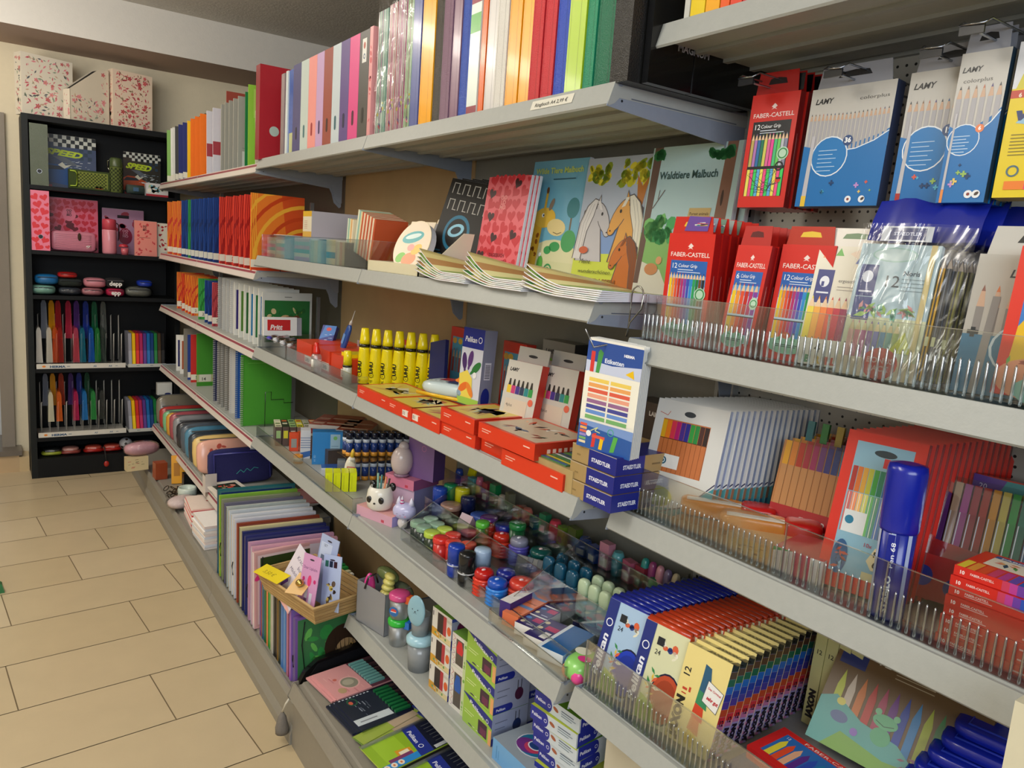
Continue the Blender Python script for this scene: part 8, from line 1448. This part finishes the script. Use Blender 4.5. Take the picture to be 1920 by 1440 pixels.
def wallet88(f, w, h):
    f.rect(0, 0, w, h, '#b87a44'); f.rects([(w*(.03+k*.095), h*.36, w*.085, h*.64, ['#e0a020', '#d8802c', '#b8301c', '#a82038', '#a01c5c', '#6c2c78', '#2c2c88', '#1c3c90', '#2c8ab8', '#1c4c5c'][k]) for k in range(10)]); f.rects([(w*(.03+k*.095), h*.34, w*.085, h*.42, '#c48a54') for k in range(10)]); f.rects([(w*(.11+k*.095), h*.34, .7, h*.66, '#6c4424') for k in range(9)]); f.rect(0, h*.16, w, h*.20, '#b01c28'); f.text('STABILO', w*.42, h*.24, 11, '#e8dcd8', bold=.04); f.rect(0, 0, w, h*.20, '#c4bcb0'); f.ell(w*.3, h*.14, w*.2, h*.09, '#c0b84c'); f.poly([(0, 0), (w, 0), (w, h*.18), (w*.6, h*.06), (0, h*.08)], '#2c5c6c')
t = pack_proto('fineliner_wallet', 'front clear wallet of orange fineliners with red band', 'fineliner wallet', pose(.200, .745, z4c, -78, 14), .120, .012, .165, '#8c5c34', wallet88, 'fineliner wallets in the middle', '#3c3028', mat='gloss')
for i in range(1, 6): dup(t, pose(.200+.017*i, .745-.004*i, z4c+.002*i, -78, 14-i), 'clear wallet of orange fineliners, %s from the front' % ORD[i])
CP = ['#1c7a84', '#1c8a3c', '#b8a02c', '#a8a88c', '#2c5a3c']
for i in range(5): b = MB('gloss'); b.box(0, 0, 0, .011, .009, .045, CP[i]); one(b, 'felt_pen', '%s pen standing above the fineliner wallets' % ['teal', 'green', 'mustard', 'pale olive', 'dark green'][i], 'pen', pose(.265+.004*i, .735-.024*i, z4c+.15, -76, 10), 'pens above the wallets')
def pen68(f, w, h):
    f.rect(0, 0, w, h, '#d82c20'); f.rect(w*.14, h*.10, w*.72, h*.84, '#8cb8cc'); f.ell(w*.52, h*.885, 15, 5, '#1c3440'); f.poly([(w*.52, h*.80), (w*.86, h*.80), (w*.86, h*.86), (w*.52, h*.86)], '#cc2c30'); f.text('STABILO', w*.60, h*.815, 7.5, '#f4e4e0', bold=.05, w=w*.24)
    cs = ['#b0302c', '#d8702c', '#d8a03c', '#b8b83c', '#3a9a3c', '#1c7a5c', '#1c5a9c', '#23306c', '#4a3a3c', '#8a7a6c']; f.rects([(w*(.16+k*.07), h*.62, w*.062, h*.16, c) for k, c in enumerate(cs)]); f.rects([(w*(.16+k*.07), h*.36, w*.062, h*.255, tuple(min(1, v*1.2+.12) for v in hexc(c))) for k, c in enumerate(cs)]); f.rects([(w*(.18+k*.07), h*.36, .9, h*.25, '#f0ece8') for k in range(10)])
    f.rect(w*.18, h*.36, w*.28, h*.14, '#e2e6e6'); f.ell(w*.26, h*.44, 6, 6, '#1c7ca0'); f.ell(w*.24, h*.20, w*.10, h*.11, '#2c5c8c'); f.scatter(w*.24, h*.2, 16, ['#8cc0dc', '#e0ece8', '#c8503c', '#1c3c64'], 3, 7, 'leaf', 3, w*.13, h*.1); f.poly([(w*.58, h*.22), (w*.66, h*.17), (w*.80, h*.17), (w*.86, h*.23), (w*.80, h*.31), (w*.66, h*.31)], '#ead9ae'); f.text('Pen', w*.72, h*.255, 10, '#26221c', bold=.04, al='c'); f.text('68', w*.72, h*.19, 12, '#26221c', bold=.04, al='c'); f.text('10x', w*.5, h*.30, 8, '#b8304c'); f.poly([(w*.56, h*.10), (w*.78, h*.10), (w*.82, h*.15), (w*.56, h*.15)], '#d8cc9c')
t = pack_proto('felt_pen_wallet', 'front red framed wallet of ten felt pens', 'felt pen wallet', pose(.115, .590, z4c+.002, -80, 13), .106, .0122, .222, '#c4241c', pen68, 'red framed felt pen wallets', '#7c1010', None, lambda f, w, h: f.rect(w*.45, 4, .8, h-8, '#d89088'), mat='gloss')
for i in range(1, 15): dup(t, pose(.115+.0148*i, .590-.002*i, z4c+.002, -80, 13-.5*i), 'red framed wallet of felt pens, %s from the front' % ORD[i])
t = thing('giant_felt_pen', 'giant blue felt pen with white stripes standing on its end', 'felt pen', pose(.112, .482, z4c, -64) @ Matrix.Diagonal((.66, .66, 1, 1))); b = MB('gloss'); b.lathe([(.030, 0), (.033, .004), (.033, .125)], '#1a2a98', seg=28)
for a in range(7):
    a0 = -math.pi/2-1.2+a*.9; a1 = a0+.24; b.add([((.0347)*math.cos(a0), (.0347)*math.sin(a0), .004), ((.0347)*math.cos(a1), (.0347)*math.sin(a1), .004), ((.0347)*math.cos(a1), (.0347)*math.sin(a1), .118), ((.0347)*math.cos(a0), (.0347)*math.sin(a0), .118)], [(0, 1, 2, 3)], '#b4c4e4')
b.build('barrel', t); b = MB('gloss'); b.lathe([(.0355, .118), (.0365, .122), (.0365, .196), (.034, .204), (.02, .206)], '#10209c', seg=28); b.build('cap', t)
b = MB('gloss'); f = b.face((-.015, -.0345, .004), (1, 0, 0), (0, 0, 1)); f.rect(0, 0, 20, 112, '#16248c'); f.text('STABILO', 15, 8, 13, '#f0f2fa', rot=90, bold=.05, w=50); f.text('Pen 68', 15, 68, 11, '#f0f2fa', rot=90, bold=.01, w=34); b.build('lettering', t)
# fan wallet of felt pens
t = thing('felt_pen_roll', 'clear wallet with a long row of bright felt pens over a red card', 'felt pen wallet', pose(.180, .492, z4c+.01, -76, 20)); CW = ['#3a2c9c', '#6c2c78', '#c89c7c', '#b0388c', '#a8203c', '#b01c1c', '#d88a1c', '#cbb04c', '#1c9038', '#0e6c54', '#16588c', '#2c2c90']
for k, c in enumerate(CW):
    b = MB('gloss'); x = .004+k*.0112; b.box(x, 0, .06, x+.0096, .009, .125, tuple(v*.8 for v in hexc(c))); b.box(x+.001, -.0008, .06, x+.0022, 0, .125, '#e8e4ec'); b.box(x+.0003, -.0005, .125, x+.0092, .0095, .165, c); b.build('pen', t)
b = MB('satin'); b.box(-.002, -.002, 0, .140, .011, .062, '#b81c1c'); f = b.front(-.002); f.poly([(-2, 62), (140, 62), (140, 70), (-2, 84)], '#b81c1c'); f.ell(14, 30, 12, 14, '#20309c'); f.ell(52, 22, 12, 12, '#20309c'); f.text('STABILO', 70, 24, 11, '#f0e0dc', bold=.05); b.build('card', t); b = MB('acrylic'); b.box(-.003, -.003, .06, .141, -.0028, .172, '#ffffff'); b.build('clear_cover', t)
b = MB('gloss'); b.box(0, 0, 0, .16, .025, .178, '#b0241c', cols={'top': '#8c1c14'}); f = b.front(); f.rect(0, 0, 160, 178, '#a8221a'); f.poly([(0, 140), (70, 150), (40, 176), (0, 178)], '#5c3c8c'); f.poly([(30, 150), (90, 150), (60, 176), (40, 176)], '#3a8a8c'); f.poly([(60, 152), (100, 152), (80, 176), (62, 176)], '#c8b03c'); f.text('20', 8, 160, 10, '#e0dce8'); f.text('colours', 8, 150, 8, '#e0dce8'); f.poly([(86, 140), (110, 150), (134, 140), (120, 134)], '#2c1210'); one(b, 'red_display_box', 'red box with rainbow corner and the words 20 colours behind the felt pen roll', 'felt pen box', pose(.255, .47, z4c, -80, 6))
b = MB('gloss'); b.box(0, 0, 0, .13, .03, .145, '#a01818'); f = b.front(); f.rect(4, 60, 20, 80, '#c8b03c'); f.rect(28, 60, 20, 84, '#2c5ab0'); f.rect(0, 0, 130, 50, '#b8241c'); f.text('20', 30, 22, 18, '#d8b4ac'); one(b, 'red_crayon_box', 'dark red crayon box at the right picture edge of the fineliner shelf', 'crayon box', pose(.16, .318, z4c, -82, 8))
def fab_crayon(i):
    t = thing('small_crayon_box', 'small red box of ten crayons, %s from the bottom of the stack' % ORD[i], 'crayon box', pose(.100+.003*(i % 2), .412-.001*i, z4c+.0005+.0128*i, -88+(i % 3)), 'stack of small red crayon boxes'); b = MB('satin'); b.box(0, 0, 0, .112, .09, .0122, '#d2281e'); f = b.front(); f.text('10', 6, 3.5, 6, '#f4e4e0', bold=.04); f.text('FABER-CASTELL', 18, 5, 4, '#f0d4d0', bold=.02, w=26); f.rects([(52+k*8, 0, 8, 12.2, ['#c83c5c', '#b83c90', '#6c3c9c', '#2c50b0', '#1c7a4c', '#2c5a3c', '#3a2c2c'][k]) for k in range(7)] if i > 5 else [(86, 4, 20, 2, '#e8b4b0'), (18, 3, 30, 1, '#e8b4b0')])
    if i == 7:
        f = b.top(.0122); f.rect(0, 0, 112, 90, '#d83420'); f.rects([(2+k*11, 0, 9, 34, c) for k, c in enumerate(['#e8d03c', '#e89a3c', '#e0502c', '#d03c6c', '#b83c90', '#6c4cac', '#2c5ab8', '#2c8a5c', '#3a6a3c', '#4a3a34'])]); f.rect(16, 38, 90, 46, '#e8dcc8'); f.rect(16, 74, 90, 10, '#2c4a90'); f.text('FABER-CASTELL', 22, 76, 7, '#f0e8e4', bold=.03, w=76); f.scatter(84, 34, 20, ['#d84a3c', '#e8c03c', '#5aa04c', '#2c3c5c', '#e07c3c'], 4, 9, 'leaf', 3, 18, 40)
    b.build('carton', t)
for i in range(8): fab_crayon(i)
for i in range(2):
    t = thing('orange_marker', 'thick orange marker with white stripe and red cap lying behind the ribbed front, %s' % ['left one', 'right one'][i], 'marker', pose(.112, .845-.085*i, z4c+.026+.0, -52), 'thick orange markers'); b = MB('gloss'); b.blob((.05, .02, .008), (.055, .022, .016), '#d8821c', p=5); b.box(.006, -.0, .022, .094, .012, .0245, '#efe6da'); b.build('body', t); b = MB('gloss'); b.blob((.122, .02, .008), (.030, .024, .018), '#c01c1c', p=5); b.build('cap', t)
b = MB('satin'); b.box(.0, 0, 0, .17, .05, .016, '#b8804c'); one(b, 'kraft_pack', 'orange-brown pack under the thick orange markers', 'pack', pose(.095, .85, z4c+.0005, -82))
b = MB('satin'); b.box(0, 0, 0, .09, .08, .03, '#d8a060', cols={'top': '#d8b078'}); f = b.front(); f.ell(40, 16, 34, 12, '#e0ac5c'); f.scatter(70, 24, 16, ['#b8742c', '#8c5a2c'], 2, 5, 'bar', 3, 6, 2); one(b, 'tan_pack', 'tan and yellow pack seen through the ribbed front below the markers', 'pack', pose(.095, .735, z4c+.0005, -84))
b = MB('gloss'); b.box(0, 0, 0, .075, .09, .036, '#dfd0cc', cols={'top': '#cc3044'}); f = b.front(); f.rect(30, 0, 26, 36, '#c83058'); f.rect(56, 0, 19, 36, '#e8dcd8'); f.poly([(0, 30), (30, 36), (0, 36)], '#3a9a4c'); one(b, 'pink_white_pack', 'pink and white pack with green corner before the felt pen wallets', 'pack', pose(.10, .652, z4c+.0005, -80))
# lowest shelf of the nearest unit: paint boxes
def pelbox(c, bg, tr):
    def fn(f, w, h):
        f.rect(0, 0, w, h, bg); f.ell(w*.80, h*.30, w*.34, h*.27, '#14183c'); f.ell(w*.80, h*.30, w*.32, h*.25, c); f.ell(w*.80, h*.32, w*.24, h*.18, tuple(v*.7 for v in hexc(c)))
        f.scatter(w*.5, h*.26, 9, ['#e8e4c8', '#2c3c7c', '#f0ecd8', '#d8603c'], 4, 8, 'ell', 3, w*.4, h*.66); f.scatter(w*.45, h*.5, 16, ['#e8643c', '#f0ecd0', '#3a8a4c', '#e8c040', '#c8342c'], 4, 9, 'leaf', 6, w*.26, h*.12); f.poly([(w*.25, 0), (w*.75, 0), (w*.62, h*.2), (w*.3, h*.26)], tr)
        f.rect(0, 0, w*.26, h, '#20307c'); f.text('Pelikan', w*.19, h*.12, 19, '#eef0f8', rot=90, bold=.03, shear=.15, w=h*.48); f.ring(w*.135, h*.74, 7.5, 1.8, '#eef0f8')
        f.rects([(w*.36, h*.80, 14, 14, '#20242c')]); f.text('24', w*.36, h*.70, 12, '#20242c')
    return fn
def tray_pack(label, cat, P, c, fn, group, w=.090, d=.0148, h=.160):
    t = thing('paint_box', label, cat, P, group); b = MB('satin'); b.box(0, 0, 0, w, d*.55, h, '#dfe4ee'); fn(b.front(), w*1000, h*1000); b.build('sleeve', t)
    b = MB('gloss'); b.box(0, d*.1, h-.004, w, d*.9, h+.004, c); b.tube([(.002, d*.5, h+.003), (w-.002, d*.5, h+.003)], d*.44, c, seg=8); b.box(w-.002, d*.1, 0, w+.001, d*.9, h, c); b.box(0, d*.56, 0, w, d*.9, h, c); b.build('plastic_case', t); return t
t = tray_pack('front blue Pelikan-style paint box at the left end of the lowest shelf', 'paint box', pose(.040, .960, z4d, -82, 17), '#16248c', pelbox('#1c3cb8', '#a8c4e0', '#a8c860'), 'row of blue paint boxes')
t['label'] = 'front blue paint box at the left end of the lowest shelf'
for i in range(1, 18): dup(t, pose(.040+.0158*i, .960-.0012*i, z4d, -82, 17-.4*i), 'blue paint box, %s from the front in its row' % ORD[i])
t = tray_pack('front orange-lidded paint box, second row on the lowest shelf', 'paint box', pose(.042, .868, z4d, -82, 17), '#c03c18', pelbox('#c04c2c', '#d8d8b0', '#a0c050'), 'row of orange-lidded paint boxes')
for i in range(1, 17): dup(t, pose(.042+.0158*i, .868-.0012*i, z4d, -82, 17-.4*i), 'orange-lidded paint box, %s from the front in its row' % ORD[i])
JX = ['#c87aa8', '#d8343c', '#c84a28', '#4a3ca0', '#1c3ca8', '#1c6cc8', '#176a4c', '#5c3c28', '#1c1c1e']
def jax(f, w, h):
    f.rect(0, 0, w, h, '#ecd88c'); f.text('12', w*.20, h*.66, 17, '#2c2c28', rot=90, bold=.02); f.text('JAXON', w*.22, h*.04, 20, '#2a2620', rot=90, bold=.08, w=h*.42); f.rects([(w*.12, h*.53, 9, 4, '#c8442c'), (w*.12, h*.49, 9, 2, '#c8442c'), (w*.26, h*.53, 4, 8, '#c8442c')])
    for k, c in enumerate(('#e8c43c', '#e07a3c', '#d8482c', '#3a8a5c', '#2c5c7c')): f.poly([(w*(.40+.02*k), h*(.05+.14*k)), (w*(.66+.02*k), h*(.02+.14*k)), (w*(.62), h*(.26+.15*k)), (w*(.48), h*(.28+.15*k))], c)
    f.poly([(w*.58, h*.52), (w*.92, h*.46), (w*.98, h*.68), (w*.62, h*.74)], '#efece6'); f.text('Das Original', w*.64, h*.66, 5, '#c0303c', rot=-9, bold=.03); f.text('sehr gut', w*.66, h*.56, 8, '#c0303c', rot=-9, bold=.05, w=w*.26); f.line([(w*.58, h*.52), (w*.92, h*.46), (w*.98, h*.68), (w*.62, h*.74), (w*.58, h*.52)], .9, '#4a4a50')
def jaxr(f, w, h):
    n = 9; f.rect(0, 0, w, h, '#b8b0d8'); f.rects([(0, h*(.30+k*.078), w, h*.076, JX[k]) for k in range(n)]); f.rect(0, 0, w, h*.32, '#a89cd0'); f.rects([(0, h*(.05*k), w*.5, h*.03, ['#c87ab0', '#8c84cc'][k % 2]) for k in range(6)]); f.text('12', w*.2, h*.36, w*.62, '#1c1c28', bold=.04); f.text('JAXON', w*.8, h*.03, w*.8, '#1c1c28', rot=90, bold=.1, w=h*.27)
t = pack_proto('oil_pastel_box', 'front cream box of twelve oil pastels with white sticker', 'oil pastel box', pose(.052, .776, z4d, -84, 15), .085, .0205, .157, '#e4d690', jax, 'row of cream oil pastel boxes', None, None, jaxr, top='#d8cc88')
b = MB('satin'); f = b.top(.1574, 0, 0); f.text('12', 10, 6, 10, '#3c3826'); f.text('JAXON', 36, 5, 12, '#2a2620', bold=.08, w=40); f.rect(80, 0, 12, 20.5, '#1c1c1e'); b.build('top_print', t)
for i in range(1, 13): dup(t, pose(.052+.0212*i, .776+.0016*i, z4d, -84, 15), 'cream box of oil pastels, %s from the front in its row' % ORD[i])
for i in range(4):
    b = MB('satin'); b.box(0, 0, 0, .0198, .04, .165, '#c6c284'); f = b.front(); f.text('12', 4, 128, 11, '#33301c', bold=.02); f.text('JAXON', 16, 14, 15, '#26241a', rot=90, bold=.08, w=50); b.box(0, 0, .165, .0198, .04, .1655, '#8c8a5c')
    one(b, 'oil_pastel_box', 'olive cream oil pastel box with its narrow side facing out, %s from the left' % ORD[i], 'oil pastel box', pose(.300+.002*i, .690-.0205*i, z4d, -88, 4), 'narrow-side oil pastel boxes')
def frog(f, w, h):
    f.rect(0, 0, w, h, '#6a5030'); f.rect(w*.03, h*.68, w*.18, h*.30, '#23306c'); f.ell(w*.12, h*.84, 9, 10, '#dfe2ea'); f.text('12', w*.26, h*.78, 24, '#cfc8b8'); f.text('Noris junior', w*.40, h*.84, 11, '#cfc0a8'); f.rects([(w*.40, h*.79-k*6, w*.25, 1.4, '#b8a888') for k in range(3)])
    for k, c in enumerate(['#b8c03c', '#c8b8a4', '#c8702c', '#b8342c', '#a83c5c', '#6c2c84', '#23409c', '#2c7cb4', '#a0ac2c', '#2c7a3c', '#6a3c20', '#241c18']):
        x = w*(.10+k*.072); f.poly([(x-6, h*.18), (x+6, h*.18), (x+6, h*.50), (x, h*.64), (x-6, h*.50)], c); f.k -= 1
    f.k += 1; f.poly([(0, 0), (w*.8, 0), (w*.72, h*.12), (w*.55, h*.26), (w*.3, h*.30), (w*.1, h*.42), (0, h*.36)], '#5ca49c'); f.poly([(w*.1, 0), (w*.9, 0), (w*.86, h*.16), (w*.5, h*.10), (w*.2, h*.16)], '#7aa848'); f.ell(w*.16, h*.26, 14, 9, '#5c6c94'); f.ell(w*.14, h*.38, 7, 6, '#d8cc60')
    f.ell(w*.44, h*.26, 15, 14, '#5caa7c'); f.ell(w*.44, h*.38, 19, 11, '#68b484'); f.ell(w*.38, h*.44, 5, 5, '#7cc090'); f.ell(w*.50, h*.44, 5, 5, '#7cc090'); f.line([(w*.38, h*.37), (w*.44, h*.345), (w*.50, h*.37)], 1.2, '#2c5c44'); f.ell(w*.28, h*.2, 6, 6, '#8c6cb8'); f.scatter(w*.4, h*.25, 12, ['#a8944c', '#6c9c5c', '#8c5c6c'], 5, 10, 'leaf', 3, w*.55, 2); f.poly([(w*.86, h*.02), (w*.92, h*.04), (w*.96, h*.36), (w*.90, h*.42), (w*.88, h*.30)], '#b0aca4'); f.ell(w*.90, h*.62, 7, 6, '#cfc4b8'); f.ell(w*.90, h*.62, 4, 3, '#b8403c'); f.rect(w*.72, h*.06, w*.08, h*.1, '#b0382c')
pack_proto('wax_crayon_box', 'brown box of twelve thick crayons with green frog picture, tilted at the back', 'crayon box', pose(.235, .640, z4d+.012, -84, 32), .235, .03, .195, '#6a5030', frog, 'crayon boxes on the lowest shelf', '#4a3822', (14, '#54401f', '#1c140c'))
t = thing('wax_crayon_box', 'red box of wax crayons with long crayons on blue, lying at the shelf edge', 'crayon box', pose(.125, .668, z4d+.0065, -92, -3), 'crayon boxes on the lowest shelf'); b = MB('satin'); b.box(0, 0, 0, .205, .09, .022, '#d4241e'); f = b.top(.022); f.rect(16, 12, 176, 66, '#2c6cb8')
for k, c in enumerate(['#e8d83c', '#e8502c', '#e8b08c', '#5c2c8c', '#2c4cb8', '#1c7cb0', '#3aa83c', '#1c7a3c', '#8c4a28', '#5c3420', '#2a2422', '#b82c5c']):
    x = 22+k*13.5; f.poly([(x, 12), (x+11, 12), (x+11, 52), (x+5.5, 66), (x, 52)], c); f.k -= 1
f.k += 1; f.text('FABER-CASTELL', 100, 80, 9, '#f4e6e2', al='c', w=110); f.text('12', 20, 68, 8, '#ffffff'); f = b.front(); f.rects([(14, 12, 70, 1.4, '#f0c8c0'), (14, 9, 90, 1, '#e8a49c')]); b.build('carton', t)
b = MB('satin'); b.box(0, 0, 0, .14, .16, .006, '#e0e4ea', cols={'top': '#20407c'}); one(b, 'navy_card_pack', 'navy card pack lying under the red wax crayon box', 'pack', pose(.055, .675, z4d+.0, -88))
for i in range(7):
    t = thing('blue_paint_case', 'glossy blue paint case, %s from the bottom of the pile at the lower right' % ORD[i], 'paint case', pose(.19+.016*i, .500-.008*i, z4d+.0005+.021*i, -80, 0), 'pile of glossy blue paint cases'); b = MB('gloss'); b.blob((.11, .065, .0095), (.11, .065, .0098), '#1428b0', p=8, seg=28); b.build('case', t)
    b = MB('gloss'); b.tube([(.02, .016, .0185), (.20, .016, .0185), (.20, .114, .0185), (.02, .114, .0185)], .0025, '#2c44cc', closed=True, seg=6); b.build('rim', t)
# top shelf of the nearest unit: the feet of yellow to red folders
for i, (y, w, c, nm) in enumerate(((.915, .012, '#c8c8c0', 'pale grey'), (.902, .030, '#e8c81c', 'yellow'), (.871, .028, '#f0a814', 'amber'), (.842, .018, '#e85c1c', 'orange'), (.823, .022, '#e0442c', 'vermilion'), (.80, .03, '#cc2838', 'red'), (.768, .03, '#b81c4c', 'crimson'), (.736, .03, '#3c4cb0', 'blue'))):
    zt = 1.8405; spine_box(y, w, .30, c, '%s folder standing on the top shelf of the nearest unit' % nm, 'folders on the top shelf of the nearest unit', x=.068, d=.24, name='plastic_folder', cat='folder')
# tilted things rest on their lowest edge instead of sinking into the shelf
bpy.context.view_layer.update()
def low_(o):
    z = 9
    if o.type == 'MESH': z = min([(o.matrix_world @ v.co).z for v in o.data.vertices] or [9])
    for c in o.children: z = min(z, low_(c))
    return z
for o in list(COL.objects):
    if o.parent is None and o.type in ('MESH', 'EMPTY') and 'label' in o and o.matrix_world.col[2].normalized().z < .9995 and not o.name.startswith(('blister', 'yellow_price', 'colour_pencil_box_x')):
        d = o.matrix_world.translation.z - low_(o)
        if .0002 < d < .03: o.location.z += d
bpy.data.scenes.remove(TS)
